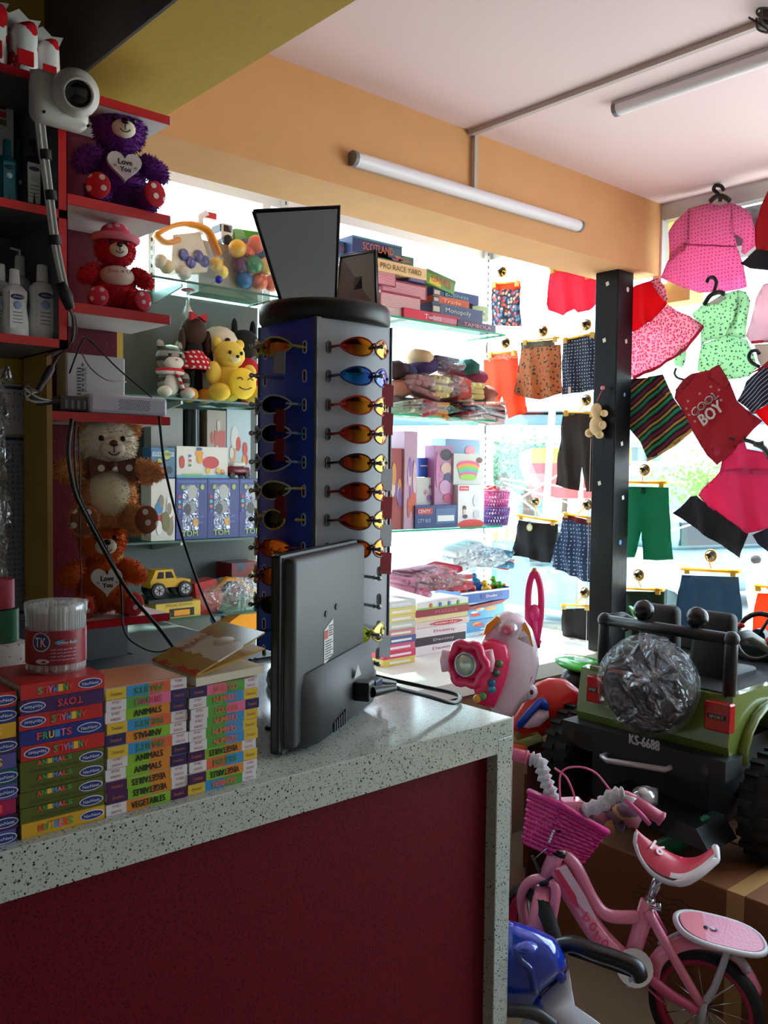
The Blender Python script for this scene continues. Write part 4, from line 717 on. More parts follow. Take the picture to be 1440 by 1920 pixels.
# ================= GOODS ON THE GLASS SHELVES =================
def pxbox(px0, yt, yb, px1, y):
    a = at(px0, yb, y=y); c = at(px0, yt, y=y); e = at(px1, yb, y=y); return a.x, e.x, a.z, c.z
def carton(name, px0, yt, yb, px1, y, dep, c, label, cat, group, zb=None, rz=0, art=None, texts=(), extra=None, ry=0):
    X0, X1, Z0, Z1 = pxbox(px0, yt, yb, px1, y); Z0 = Z0 if zb is None else zb; W_, H = X1-X0, Z1-Z0
    t = thing(name, label, cat, ((X0+X1)/2, y, Z0), (0, ry, rz), group); b = MB(); m = c if not isinstance(c, tuple) else M(c, .35); b.box(-W_/2, W_/2, 0, dep, .0005, H, m, .0015); b.build('box_body', t, True)
    b = MB()
    if art: [b.box(-W_/2+W_*f0, -W_/2+W_*f1, -.0012-.0004*i, .001, H*g0, H*g1, (q if not isinstance(q, tuple) else M(q, .35))) for i, (f0, f1, g0, g1, q) in enumerate(art)]
    for tx in texts: st, fx, fz, ww, hh, cc = tx[:6]; b.text(st, (-W_/2+W_*fx, -.003, H*fz), (1, 0, 0), (0, 0, 1), W_*ww, H*hh, M(cc, .4), flip=len(tx) > 6)
    if extra: extra(b, W_, H)
    if b.v: b.build('printed_front', t, True)
    return t
def bag(name, px0, yt, yb, px1, y, ry_, label, group, contents, zb, cat='bag', clear=None, knot=None):
    X0, X1, Z0, Z1 = pxbox(px0, yt, yb, px1, y); c = Vector(((X0+X1)/2, y, zb)); W_, H = X1-X0, Z1-zb; t = thing(name, label, cat, c, (0, 0, 0), group)
    for i, (fx, fy, fz, rx, ry2, rz_, m, nm) in enumerate(contents):
        b = MB(); mm = m if not isinstance(m, tuple) else pattern('blobs', m, [tuple(min(255, int(q*1.25)+20) for q in m), tuple(int(q*.7) for q in m)], 22, tl=.3, size=.45, rough=.9)
        for k in range(3): dz = (k-1)*rz_*H*.62; vs_, fs = bevbox(.012, (rx*W_*2.05, ry2*ry_*1.7, rz_*H*.62), 3); T_ = Matrix.Translation((fx*W_+rnd.uniform(-.05, .05)*W_*.3, fy*ry_, H*fz*.96+dz)) @ Euler((rnd.uniform(-.1, .1), rnd.uniform(-.22, .22), rnd.uniform(-.2, .2))).to_matrix().to_4x4(); b.add([Vector((v.x, v.y, v.z+.006*math.sin(v.x*60+k))) for v in vs_], fs, mm, True, T_)
        b.build(nm, t, True)
    b = MB(); b.ell((0, 0, H*.5), (W_/2, ry_, H*.5), clear or clearmat(haze=.06, gloss=.12, bump=.9, bs=30), 22, None, .06, 11)
    if knot: kx, kz = knot; b.ell((kx*W_, 0, kz*H), (W_*.08, W_*.06, H*.16), clear or clearmat(haze=.06, gloss=.12, bump=.9, bs=30), 10, None, .3, 3)
    b.build('plastic_wrap', t, True); return t
# --- upper left: bagged playset, balls, truck
G1 = 'toys on the upper left shelf'
t = thing('bagged_playset', 'orange and white toy playset wrapped in clear plastic on the upper left shelf', 'toy', at(352, 528, y=3.1), group=G1); t.location.z = S1; k = 3.1/.748/FPX/1.0
L_ = lambda px, py, dy=0: at(px, py, y=3.1+dy)-Vector(t.location)
OR = M((236, 146, 30), .35); b = MB(); b.tube(spline([L_(292, 440), L_(320, 425), L_(350, 420), L_(385, 430), L_(400, 455), L_(410, 480)], 5), [.02]*11+[.025]*14+[.02]*1, OR, 10, flat=.5); b.tube(spline([L_(290, 440), L_(310, 455), L_(335, 450)], 4), .022, OR, 8, flat=.5); b.build('orange_arch', t, True)
b = MB(); b.prism([(a.x, a.z) for a in (L_(325, 440), L_(375, 435), L_(392, 490), L_(388, 510), L_(330, 512), L_(322, 490))], (0, .0, 0), (1, 0, 0), (0, 0, 1), (0, .06, 0), M((226, 214, 190), .4)); b.build('white_body', t, True)
b = MB(); PU = M((64, 58, 140), .4); [b.ell(L_(x, y_, -.005), (.022, .012, .024), PU, 10) for x, y_ in ((345, 478), (358, 492), (372, 480), (384, 490))]; b.build('purple_shapes', t, True)
b = MB(); [b.ell(L_(x, y_), (.028, .03, .028), M(cc, .4), 12) for x, y_, cc in ((312, 500, (225, 200, 150)), (345, 512, (225, 215, 200)), (300, 490, (225, 205, 170)), (405, 495, (240, 190, 50)), (415, 510, (245, 215, 110)))]; b.ell(L_(410, 524, -.05), (.016, .016, .016), M((30, 30, 170), .3), 12); b.build('small_cups', t, True)
b = MB(); b.ell((0, 0, .105), (.155, .07, .11), clearmat(haze=.015, gloss=.06), 24, None, .05, 4); b.build('plastic_wrap', t, True)
balls = [(505, 452, 'purple'), (480, 462, 'orange'), (462, 478, 'orange'), (492, 478, 'blue'), (512, 475, 'orange'), (476, 500, 'green'), (500, 503, 'yellow'), (452, 500, 'purple'), (458, 528, 'blue'), (486, 532, 'orange'), (510, 535, 'orange'), (530, 500, 'red'), (445, 470, 'yellow'), (528, 530, 'green')]
BC = dict(purple=(88, 40, 110), orange=(226, 92, 28), blue=(40, 104, 180), green=(30, 130, 80), yellow=(236, 180, 40), red=(200, 40, 40))
for px, py, cn in balls:
    b = MB(); p = at(px, py-4, y=3.1+rnd.uniform(-.02, .03)); b.ell(p, .036, M(BC[cn], .35, var=.05), 18); tag(b.build('play_ball'), '%s plastic play ball in the clear bag on the upper left shelf' % cn, 'ball', 'play balls in the clear bag')
X0, X1, Z0, Z1 = pxbox(428, 438, 540, 545, 3.1); b = MB(); b.ell(((X0+X1)/2, 3.11, (S1+Z1)/2), ((X1-X0)/2+.02, .095, (Z1-S1)/2+.005), clearmat(haze=.015, gloss=.06), 24, None, .04, 8)
q = at(440, 440, y=3.08); b.prism([(0, 0), (.06, -.02), (.03, .05), (-.03, .06)], q, (1, 0, 0), (0, 0, 1), (0, .02, 0), clearmat(haze=.015, gloss=.06)); tag(b.build('ball_bag'), 'clear plastic bag full of coloured play balls on the upper left shelf', 'bag', G1)
p = at(436, 442, y=3.19); t = thing('toy_truck', 'green and white toy tipper truck behind the bags on the upper left shelf', 'toy truck', (p.x, p.y, S1+.206), group=G1)
b = MB(); b.box(-.075, -.02, -.04, .04, .02, .085, M((226, 226, 226), .3), .008); b.build('cab', t, True); b = MB(); b.box(-.079, -.074, -.034, .034, .05, .078, M((20, 26, 34), .1)); b.box(-.066, -.03, -.0415, -.038, .05, .076, M((20, 26, 34), .1)); b.build('cab_window', t, True)
b = MB(); b.prism([(-.015, .025), (.14, .025), (.155, .08), (-.015, .07)], (0, -.045, 0), (1, 0, 0), (0, 0, 1), (0, .09, 0), M((84, 186, 50), .3)); b.build('tipper_body', t, True)
for x in (-.05, .03, .11):
    for y_ in (-.048, .033): b = MB(); b.cyl((x, y_, .018), (x, y_+.015, .018), .02, M((22, 22, 24), .6), 14); b.build('wheel', t, True)
b = MB(); X0, X1, _, _ = pxbox(380, 400, 440, 500, 3.12); b.box(X0, X1, 3.15, 3.245, S1, S1+.205, M((176, 170, 160), .5)); tag(b.build('plain_carton'), 'grey carton under the green toy truck on the upper left shelf', 'box', G1)
b = MB(); q = at(375, 440, y=3.2); b.tube([q, q+Vector((0, 0, .07)), q+Vector((.03, 0, .09))], .014, M((230, 228, 226), .3), 8); b.box(q.x+.02, q.x+.07, 3.19, 3.22, q.z+.07, q.z+.095, M((200, 50, 50), .4)); tag(b.build('toy_hammer'), 'white and red toy sticking up beside the green truck', 'toy', G1)
# --- middle left: plush toys
G2 = 'plush toys on the middle left shelf'
def softtoy(px, pb, pt, y, label, parts, rz=0, name='plush_toy', group=G2, zb=S2, cat='plush toy'):
    a = at(px, pb, y=y); H = at(px, pt, y=y).z-zb; t = thing(name, label, cat, (a.x, y, zb), (0, 0, rz), group)
    for nm, shp in parts:
        b = MB()
        for (c, r, m, *rest) in shp: b.ell(Vector(c)*H, tuple(q*H for q in r), m if not isinstance(m, tuple) else M(m, .95, var=.15, bs=150), 14, rest[0] if rest else None, .02)
        b.build(nm, t, True)
    return t, H
GS = pattern('stripes', (120, 115, 108), [], 26, bands=[(0, (150, 145, 135)), (.55, (70, 68, 64))], rough=.95); WHT = (226, 218, 206); bk = M((10, 8, 8), .15)
t, H = softtoy(318, 752, 640, 3.07, 'grey striped plush cat with a red and white scarf', [('body', [((0, 0, .28), (.22, .18, .28), GS)]), ('belly', [((-.02, -.1, .25), (.15, .12, .2), WHT)]), ('head', [((0, -.03, .70), (.27, .2, .24), GS), ((0, -.14, .62), (.19, .12, .13), WHT)]), ('ear', [((-.18, 0, .92), (.07, .04, .1), GS)]), ('ear', [((.18, 0, .92), (.07, .04, .1), GS)]), ('leg', [((-.2, -.2, .1), (.12, .16, .1), WHT)]), ('leg', [((.24, -.2, .1), (.12, .16, .1), WHT)]), ('arm', [((.26, -.05, .32), (.1, .1, .17), GS)]), ('eye', [((-.1, -.21, .74), (.035, .03, .04), bk)]), ('eye', [((.1, -.21, .74), (.035, .03, .04), bk)]), ('nose', [((0, -.265, .66), (.03, .02, .02), (200, 120, 120))])])
b = MB(); SC = pattern('stripes', (200, 40, 50), [], 40, bands=[(0, (205, 40, 50)), (.5, (230, 220, 215))], rough=.95); b.tube([Vector((math.cos(a)*.2, math.sin(a)*.17-.02, .47))*H for a in [2*PI*i/14 for i in range(14)]], .06*H, SC, 8, closed=True); b.tube([Vector((0, -.2, .46))*H, Vector((.08, -.24, .3))*H, Vector((.14, -.24, .16))*H], .07*H, SC, 8, flat=.4); b.build('scarf', t, True)
RD_ = pattern('dots', (190, 20, 34), [(235, 220, 220)], 48, size=.25, rough=.9); BKC = (20, 16, 20)
t, H = softtoy(362, 752, 590, 3.09, 'rag doll with dark brown hair and a red dotted skirt seen from behind', [('head', [((0, 0, .80), (.16, .14, .17), (64, 38, 26))]), ('braid', [((-.17, -.04, .68), (.045, .045, .15), (64, 38, 26))]), ('braid', [((.17, -.04, .68), (.045, .045, .15), (64, 38, 26))]), ('torso', [((0, 0, .58), (.12, .1, .16), BKC)]), ('arm', [((-.19, 0, .6), (.05, .05, .16), BKC, Euler((0, .4, 0)))]), ('arm', [((.19, 0, .6), (.05, .05, .16), BKC, Euler((0, -.4, 0)))]), ('leg', [((-.07, 0, .2), (.05, .05, .22), BKC)]), ('leg', [((.07, 0, .2), (.05, .05, .22), BKC)]), ('shoe', [((-.1, -.08, .06), (.1, .15, .09), (232, 160, 60))]), ('shoe', [((.12, -.08, .06), (.1, .15, .09), (232, 160, 60))])])
b = MB(); n = 24; b.lathe([(.10*H, .58*H), (.2*H, .48*H), (.27*H, .36*H), (.20*H, .35*H)], RD_, n=24); b.build('skirt', t, True)
b = MB(); b.prism([(0, 0), (.1*H, .05*H), (.1*H, -.05*H), (0, 0.001), (-.1*H, -.05*H), (-.1*H, .05*H)], Vector((0, -.14, .96))*H, (1, 0, 0), (0, 0, 1), (0, .02, 0), M((190, 20, 34), .8)); b.build('bow', t, True)
YE = (240, 204, 84)
t, H = softtoy(428, 755, 632, 3.05, 'yellow plush bear holding a round yellow smiling cushion', [('body', [((0, 0, .3), (.28, .2, .3), YE)]), ('head', [((0, -.03, .72), (.25, .2, .22), YE)]), ('ear', [((-.2, 0, .9), (.08, .05, .08), YE)]), ('ear', [((.2, 0, .9), (.08, .05, .08), YE)]), ('arm', [((-.32, -.1, .42), (.12, .1, .18), YE)]), ('arm', [((.32, -.1, .42), (.12, .1, .18), YE)]), ('leg', [((-.28, -.2, .13), (.16, .2, .14), (240, 200, 70))]), ('leg', [((.36, -.2, .13), (.2, .2, .14), (240, 200, 70))]), ('eye', [((-.1, -.215, .74), (.03, .02, .03), bk)]), ('eye', [((.1, -.215, .74), (.03, .02, .03), bk)]), ('muzzle', [((0, -.18, .65), (.10, .06, .07), (252, 236, 180))]), ('nose', [((0, -.27, .68), (.035, .02, .025), bk)])])
b = MB(); c = Vector((.04, -.34, .27))*H; b.ell(c, (.24*H, .08*H, .24*H), M((244, 204, 44), .7), 24); 
for s_ in (-1, 1): b.tube([c+Vector((s_*.09+q*.05, -.085, .05+(.03-q*q*.03)))*H if False else c+Vector(((s_*.09+q*.05)*H, -.082*H, (.05+.03*(1-q*q))*H)) for q in (-1, -.5, 0, .5, 1)], .008*H, bk, 5)
b.tube([c+Vector((q*.11*H, -.083*H, (-.06-.04*(1-q*q))*H)) for q in (-1, -.5, 0, .5, 1)], .008*H, bk, 5); b.build('smiling_cushion', t, True)
softtoy(405, 740, 612, 3.17, 'cream plush dog sitting behind the rag doll', [('body', [((0, 0, .35), (.3, .2, .35), (226, 206, 180))]), ('head', [((.02, -.05, .8), (.25, .2, .2), (230, 212, 190))]), ('ear', [((.22, 0, .75), (.07, .06, .16), (190, 160, 130))]), ('ear', [((-.2, 0, .75), (.07, .06, .16), (190, 160, 130))]), ('nose', [((.02, -.25, .8), (.04, .03, .03), bk)])])
softtoy(455, 750, 605, 3.16, 'black plush cat with a red body half hidden behind the display tower', [('body', [((.04, 0, .3), (.24, .18, .3), (190, 24, 36))]), ('head', [((.02, 0, .74), (.2, .16, .18), BKC)]), ('ear', [((-.12, 0, .92), (.04, .04, .12), BKC)]), ('ear', [((.14, 0, .92), (.04, .04, .12), BKC)]), ('paw', [((-.16, -.12, .12), (.09, .12, .1), BKC)]), ('paw', [((.2, -.12, .12), (.09, .12, .1), BKC)])])
b = MB(); q = at(352, 535, y=3.1); b.lathe([(.012, -.11), (.022, -.09), (.008, -.06), (.006, -.02), (.022, -.004)], clearmat(haze=.15, gloss=.35, bump=0), (q.x, q.y, S1-.009), 14); b.cyl((q.x, q.y, S1-.0135), (q.x, q.y, S1-.009), .026, M((190, 60, 70), .3)); tag(b.build('suction_hook'), 'clear suction hook with a red disc under the upper left shelf', 'hook')
# --- lower left shelf
G3 = 'boxes on the lower left shelf'
def tomart(b, W_, H):
    for (fx, fz, r, c) in ((.5, .78, .16, (176, 176, 176)), (.48, .52, .14, (150, 150, 152)), (.35, .5, .12, (60, 60, 64)), (.62, .28, .09, (225, 160, 60)), (.2, .86, .05, (150, 190, 70)), (.82, .86, .06, (170, 190, 60))): b.flat(-W_/2+W_*fx, H*fz, W_*r, W_*r*1.25, M(c, .35))
    for k in range(4): b.flat(-W_/2+W_*.1, H*(.7-.08*k), W_*.05, W_*.05, M([(180, 60, 90), (90, 180, 170), (190, 120, 60), (70, 90, 180)][k], .4))
for i, (a, c, nm) in enumerate(((330, 389, 'left'), (389, 448, 'middle'), (448, 507, 'right'))):
    carton('blister_box', a, 897, 1008, c, 3.03, .06, (34, 48, 132), 'blue toy box lettered TOM, %s one of the row of three' % nm, 'toy box', G3, S3, texts=[('TOM', .42, .1, .5, .09, (190, 220, 60)), ('Cat', .74, .38, .25, .05, (120, 150, 210)), ('fun', .74, .28, .2, .04, (120, 150, 210))], art=[(.05, .95, .93, .97, (60, 90, 170)), (.2, .7, .15, .9, clearmat(haze=.05, gloss=.2, bump=.4))], extra=tomart)
def art(cols, n=10, seed=0):
    def f(b, W_, H):
        rr = random.Random(seed)
        for i in range(n): r = rr.uniform(.06, .16); b.flat(rr.uniform(-.32, .32)*W_, rr.uniform(.2, .8)*H, r*W_, r*H, M(cols[i % len(cols)], .4))
    return f
carton('toy_box', 283, 897, 1010, 328, 3.02, .08, (214, 208, 200), 'white box with toy animals and a red strip left of the blue boxes', 'toy box', G3, S3, art=[(0, .9, .3, .42, (190, 30, 40))], extra=art([(140, 130, 110), (226, 226, 222), (60, 130, 190), (120, 110, 60)], 12, 2))
z_ = S3+at(330, 897, y=3.03).z-at(330, 1008, y=3.03).z; z_ = at(330, 897, y=3.03).z+.001
def turtle(b, W_, H):
    for (fx, fz, rx, rz_, c) in ((.66, .5, .16, .2, (206, 50, 50)), (.44, .62, .06, .16, (236, 160, 40)), (.43, .78, .08, .1, (236, 160, 40)), (.43, .92, .06, .05, (40, 90, 150)), (.6, .24, .05, .09, (236, 190, 50)), (.8, .24, .05, .09, (236, 190, 50)), (.9, .2, .04, .08, (236, 150, 50)), (.1, .5, .05, .2, (200, 60, 40)), (.25, .7, .03, .04, (60, 110, 190)), (.25, .55, .03, .04, (200, 60, 60)), (.25, .4, .03, .04, (60, 160, 90))): b.flat(-W_/2+W_*fx, H*fz, W_*rx, H*rz_, M(c, .4))
carton('toy_box', 331, 836, 896, 427, 3.05, .07, (226, 222, 214), 'white toy box picturing an orange and red pull-along turtle', 'toy box', G3, z_, art=[(0, 1, 0, .1, (80, 180, 200)), (.1, .5, .08, .14, (140, 200, 90))], texts=[('Turtle', .85, .15, .2, .1, (60, 110, 190))], extra=turtle)
carton('toy_box', 283, 838, 896, 328, 3.05, .07, (60, 110, 150), 'blue and white box of wheeled toys at the left end above the animal box', 'toy box', G3, z_, art=[(.05, .95, .7, .85, (200, 215, 225))], texts=[('STATIONS', .5, .78, .8, .1, (40, 90, 160))], extra=art([(60, 60, 60), (190, 200, 80), (150, 40, 50)], 6, 5))
t = thing('toy_car', 'dark red and white model car lying by the turtle box', 'toy car', (at(446, 890, y=3.06).x, 3.07, z_), group=G3); b = MB(); vs_, fs = bevbox(.012, (.11, .05, .035), 2); b.add([v+Vector((0, 0, .03)) for v in vs_], fs, M((110, 22, 34), .2), True, Matrix.Identity(4)); b.build('car_body', t, True)
b = MB(); b.box(-.03, .03, -.022, .022, .046, .066, M((225, 222, 218), .2), .008); b.build('roof', t, True)
for x in (-.035, .035):
    for y_ in (-.028, .018): b = MB(); b.cyl((x, y_, .012), (x, y_+.01, .012), .012, M((30, 30, 30), .5), 12); b.build('wheel', t, True)
carton('toy_box', 388, 768, 836, 424, 3.16, .06, (176, 160, 146), 'beige box with red pictures standing behind the turtle box', 'toy box', G3, z_-.0, art=[(.4, .95, .4, .7, (190, 70, 50)), (.1, .9, .05, .35, (130, 50, 50))], extra=art([(200, 90, 60), (220, 210, 200)], 6, 7))
carton('toy_box', 425, 766, 836, 470, 3.16, .06, (190, 210, 220), 'pale blue box with a red flower picture behind the turtle box', 'toy box', G3, z_, extra=art([(210, 60, 50), (225, 160, 60), (225, 225, 225)], 7, 8))
carton('plain_carton', 283, 762, 838, 343, 3.17, .06, (150, 148, 142), 'plain light grey carton at the left end under the plush shelf', 'box', G3, z_)
b = MB(); c = at(364, 836, y=3.18); b.cyl((c.x, 3.2, z_), (c.x, 3.2, at(364, 768, y=3.18).z), .036, M((22, 34, 32), .12)); tag(b.build('dark_canister'), 'tall dark shiny canister behind the turtle box', 'canister', G3)
b = MB(); X0, X1, _, _ = pxbox(283, 900, 1000, 470, 3.2); b.box(X0, X1, 3.14, 3.25, S3, z_, M((60, 66, 66), .6)); tag(b.build('storage_carton'), 'dark carton behind the blue TOM boxes supporting the upper boxes', 'box', G3)
# --- bottom left
G4 = 'toys on the lowest left shelf'; zc4 = S4
def toyjeep(px, y, zb, s_, body, label, name='toy_jeep'):
    t = thing(name, label, 'toy car', (at(px, 1130, y=y).x, y, zb), (0, 0, 0), G4); b = MB()
    b.prism([(-.10, .045), (.10, .045), (.105, .075), (.055, .085), (.03, .082), (.03, .085), (.012, .128), (-.075, .128), (-.095, .085), (-.10, .08)], (0, -.04, 0), (1, 0, 0), (0, 0, 1), (0, .08, 0), M(body, .25)); b.build('car_body', t, True)
    b = MB(); b.prism([(-.07, .088), (-.035, .088), (-.035, .118), (-.06, .118)], (0, -.0415, 0), (1, 0, 0), (0, 0, 1), (0, .083, 0), bk); b.prism([(-.025, .088), (.018, .088), (.004, .118), (-.025, .118)], (0, -.0415, 0), (1, 0, 0), (0, 0, 1), (0, .083, 0), bk); b.build('windows', t, True)
    for x in (-.065, .07):
        b = MB(); b.cyl((x, .025, .035), (x, .055, .035), .035, M((20, 20, 22), .6), 18); b.build('wheel', t, True)
        b = MB(); b.cyl((x, -.055, .035), (x, -.025, .035), .035, M((20, 20, 22), .6), 18); [b.cyl((x, -.056, .035), (x, -.0575, .035), .024, M((170, 172, 176), .25, .8), 12)]; [b.box(x-.002, x+.002, -.0585, -.0575, .014, .056, M((50, 50, 52), .4), T=Matrix.Translation((x, 0, .035)) @ Matrix.Rotation(k*PI/3, 4, 'Y') @ Matrix.Translation((-x, 0, -.035))) for k in range(3)]; b.build('wheel', t, True)
    for v in t.children: v.scale = (s_,)*3
    return t
b = MB(); X0, X1, _, _ = pxbox(270, 1130, 1170, 352, 2.99); b.box(X0, X1, 2.955, 3.12, S4+.06, S4+.075, M((26, 28, 30), .4)); tag(b.build('black_plinth'), 'black display base under the yellow toy jeep', 'plinth', G4)
toyjeep(312, 3.03, S4+.0755, .80, (214, 168, 40), 'yellow toy jeep with big chrome wheels on a black base')
carton('toy_box', 292, 1133, 1168, 376, 2.96, .12, (214, 178, 70), 'yellow window box with a small digger inside, under the toy jeep', 'toy box', G4, S4, art=[(.3, .85, .1, .6, (40, 34, 30)), (.4, .75, .15, .5, (230, 150, 30))], texts=[('SPECIAL EDITION', .5, .82, .6, .14, (60, 40, 20))])
RR = M((196, 34, 36), .3); 
t = thing('toy_excavator', 'red and orange toy excavator wrapped in clear plastic', 'toy digger', (at(405, 1150, y=3.06).x, 3.06, S4), group=G4); E_ = lambda px, py, dy=0: at(px, py, y=3.06+dy)-Vector(t.location)
b = MB(); b.prism([(p.x, p.z) for p in (E_(365, 1095), E_(405, 1085), E_(420, 1120), E_(405, 1160), E_(372, 1150))], (0, 0, 0), (1, 0, 0), (0, 0, 1), (0, .08, 0), RR); b.build('cab', t, True)
b = MB(); b.tube([E_(395, 1110), E_(425, 1085), E_(450, 1088), E_(478, 1120)], .016, M((230, 150, 34), .3), 8, flat=.6); b.prism([(p.x, p.z) for p in (E_(470, 1105), E_(500, 1100), E_(498, 1130), E_(474, 1136))], (0, -.02, 0), (1, 0, 0), (0, 0, 1), (0, .06, 0), M((230, 150, 34), .3)); b.build('digger_arm', t, True)
b = MB(); b.cyl(E_(408, 1160, -.01), E_(408, 1160, .03), .030, M((50, 70, 130), .3), 16); b.cyl(E_(408, 1160, -.012), E_(408, 1160, -.01), .015, M((210, 210, 210), .2), 12); b.build('wheel', t, True)
b = MB(); b.ell(E_(430, 1115, .02), (.17, .08, .07), clearmat(haze=.08, gloss=.22), 22, None, .08, 6); b.build('plastic_wrap', t, True)
b = MB(); o_ = at(455, 1180, y=3.0); P_ = [(p.x-o_.x, p.z-S4) for p in (at(420, 1165, y=3.), at(440, 1150, y=3.), at(492, 1147, y=3.), at(492, 1175, y=3.), at(430, 1185, y=3.))]; b.prism(P_, (o_.x, 2.96, S4), (1, 0, 0), (0, 0, 1), (0, .07, 0), M((236, 150, 24), .3)); tag(b.build('toy_shovel_bucket'), 'bright orange plastic loader bucket lying below the toy excavator', 'toy', G4)
b = MB(); c = at(455, 1075, y=3.18); b.box(c.x-.09, c.x+.1, 3.12, 3.24, S4, at(455, 1052, y=3.18).z, pattern('blobs', (120, 26, 30), [(200, 160, 50), (40, 60, 90), (200, 190, 180)], 12, size=.5, rough=.3)); tag(b.build('toy_carton'), 'dark red patterned toy carton behind the excavator', 'toy box', G4)
# --- right upper shelf: board games
G5 = 'board games on the top right shelf'
PKW = (196, 120, 150)
def ladder(b, W_, H):
    for k in range(8): b.box(-W_/2+.004, W_/2-.004, -.0014, .0005, H*(.1+.1*k), H*(.14+.1*k), M((226, 190, 206), .5))
def game(px0, yt, yb, px1, y, dep, c, tx, tc, label, rz=0, art_=None, ex=None, tw=.7, ry=0, zb=None): return carton('board_game', px0, yt, yb, px1, y, dep, c, label, 'board game', G5, zb, rz, art_, [(tx, .5, .5, tw, .45, tc)] if tx else [], ex, ry)
game(640, 560, 582, 770, 3.03, .2, (206, 196, 190), '', 0, 'long white lined game box at the bottom left of the board game pile', ex=ladder, zb=S1)
game(757, 576, 598, 862, 3.015, .2, (176, 40, 80), 'Twists', (240, 210, 220), 'red game box with white script at the bottom middle of the board game pile', tw=.3, art_=[(.0, .42, .1, .9, (214, 40, 80)), (.5, .95, .2, .7, (196, 120, 150))], zb=S1)
game(645, 535, 558, 712, 3.04, .2, PKW, '', 0, 'pink game box at left of the second layer of the pile', ex=ladder)
game(714, 543, 574, 788, 3.03, .2, (200, 150, 150), '', 0, 'pale pink game box in the middle of the pile', art_=[(0, 1, .85, 1, (150, 40, 70))], ex=ladder)
game(716, 520, 548, 800, 3.05, .2, (190, 110, 130), '', 0, 'rose game box with a star print, third layer of the pile', ex=ladder, art_=[(0, 1, .9, 1, (150, 40, 80)), (.97, 1, 0, 1, (150, 40, 80))])
game(698, 502, 530, 742, 3.04, .2, (196, 90, 120), '', 0, 'small pink game box just behind the smaller mirror', ex=ladder, art_=[(.96, 1, 0, 1, (140, 30, 70))])
game(690, 480, 503, 800, 3.03, .18, (226, 196, 150), 'A PRO RACE YARD', (60, 30, 30), 'cream game box with black letters near the top of the pile', tw=.8, art_=[(0, .1, .05, .95, (190, 70, 60))])
game(700, 466, 486, 776, 3.06, .18, (70, 120, 110), '', 0, 'teal picture game box second from the top of the pile', ex=art([(200, 90, 80), (60, 60, 110), (120, 160, 90)], 8, 3))
game(661, 440, 472, 754, 3.06, .18, (40, 64, 120), 'SCOTLAND', (210, 110, 60), 'blue game box with orange letters on the very top of the pile', tw=.62, art_=[(0, 1, .88, 1, (70, 140, 160)), (.7, .98, .2, .8, (60, 100, 130))])
game(766, 508, 526, 798, 3.04, .15, (60, 70, 130), '', 0, 'small dark blue game box wedged under the cream box', art_=[(.1, .9, .1, .6, (120, 110, 170))])
game(798, 508, 536, 852, 3.04, .16, (96, 150, 70), 'GAMES', (200, 60, 40), 'green game box tilting down over the blue boxes', ry=.16, art_=[(.0, 1, .75, .95, (70, 120, 50)), (.1, .5, .1, .5, (220, 200, 70))])
for i, (yt, yb, x0, x1, c, tx, tc) in enumerate(((537, 556, 812, 898, (40, 70, 130), 'Business', (120, 200, 210)), (552, 568, 812, 880, (196, 90, 60), 'Trade', (240, 190, 150)), (565, 590, 810, 905, (60, 90, 130), 'Monopoly', (190, 210, 210)))):
    game(x0, yt, yb, x1, 3.05-.01*i, .17, c, tx, tc, ['blue Business game box on top of the right-hand pile', 'orange and blue game box in the middle of the right-hand pile', 'blue Monopoly lettered game box low in the right-hand pile'][i], art_=[(0, .16, .1, .9, (30, 60, 90)), (.02, .14, .3, .7, (190, 190, 180))], tw=.5)
game(858, 598, 614, 930, 3.01, .12, (60, 50, 90), 'TAMBOLA', (220, 150, 150), 'flat navy and pink game box at the right end of the top shelf', zb=S1)
game(885, 570, 598, 915, 3.08, .15, (150, 170, 110), '', 0, 'greenish game box at the right end behind the navy box', ex=art([(190, 190, 150), (90, 130, 130)], 4, 1))
game(630, 450, 482, 664, 3.12, .1, (90, 130, 180), '', 0, 'pale blue game box beside the large mirror', ex=art([(220, 120, 110), (200, 200, 220)], 5, 2))
# --- right middle shelf: bags
G6 = 'bagged goods on the middle right shelf'
LS = clearmat(haze=.06, gloss=.12, bump=.9, bs=30)
bag('bagged_clothes', 752, 690, 755, 890, 3.10, .11, 'large clear bag of yellow, pink and beige folded clothes on the middle right shelf', G6, [(-.32, -.1, .45, .17, .8, .36, (170, 120, 120), 'folded_cloth'), (-.1, -.1, .45, .14, .8, .42, (220, 196, 130), 'folded_cloth'), (.06, -.1, .48, .07, .85, .42, (150, 100, 100), 'folded_cloth'), (.18, -.12, .45, .09, .85, .42, (210, 90, 80), 'folded_cloth'), (.34, -.1, .45, .13, .8, .36, (226, 208, 140), 'folded_cloth')], S2+.085, clear=LS)
bag('bagged_clothes', 740, 745, 780, 842, 3.06, .10, 'lumpy clear bag of orange, green and white clothes below the large bag', G6, [(-.3, 0, .5, .2, .8, .45, (176, 170, 150), 'folded_cloth'), (-.05, -.1, .5, .14, .8, .45, (190, 70, 90), 'folded_cloth'), (.15, 0, .5, .18, .8, .45, (230, 150, 70), 'folded_cloth'), (.36, 0, .5, .12, .7, .4, (80, 130, 110), 'folded_cloth')], S2, clear=LS)
bag('bagged_clothes', 845, 750, 795, 930, 3.06, .10, 'clear bag with a stack of pink and white striped clothes at the shelf end', G6, [(0, 0, .2+.17*i, .44, .85, .13, [(226, 200, 200), (200, 90, 110), (226, 222, 222), (90, 100, 140), (214, 150, 140)][i], 'folded_cloth') for i in range(5)], S2, clear=LS)
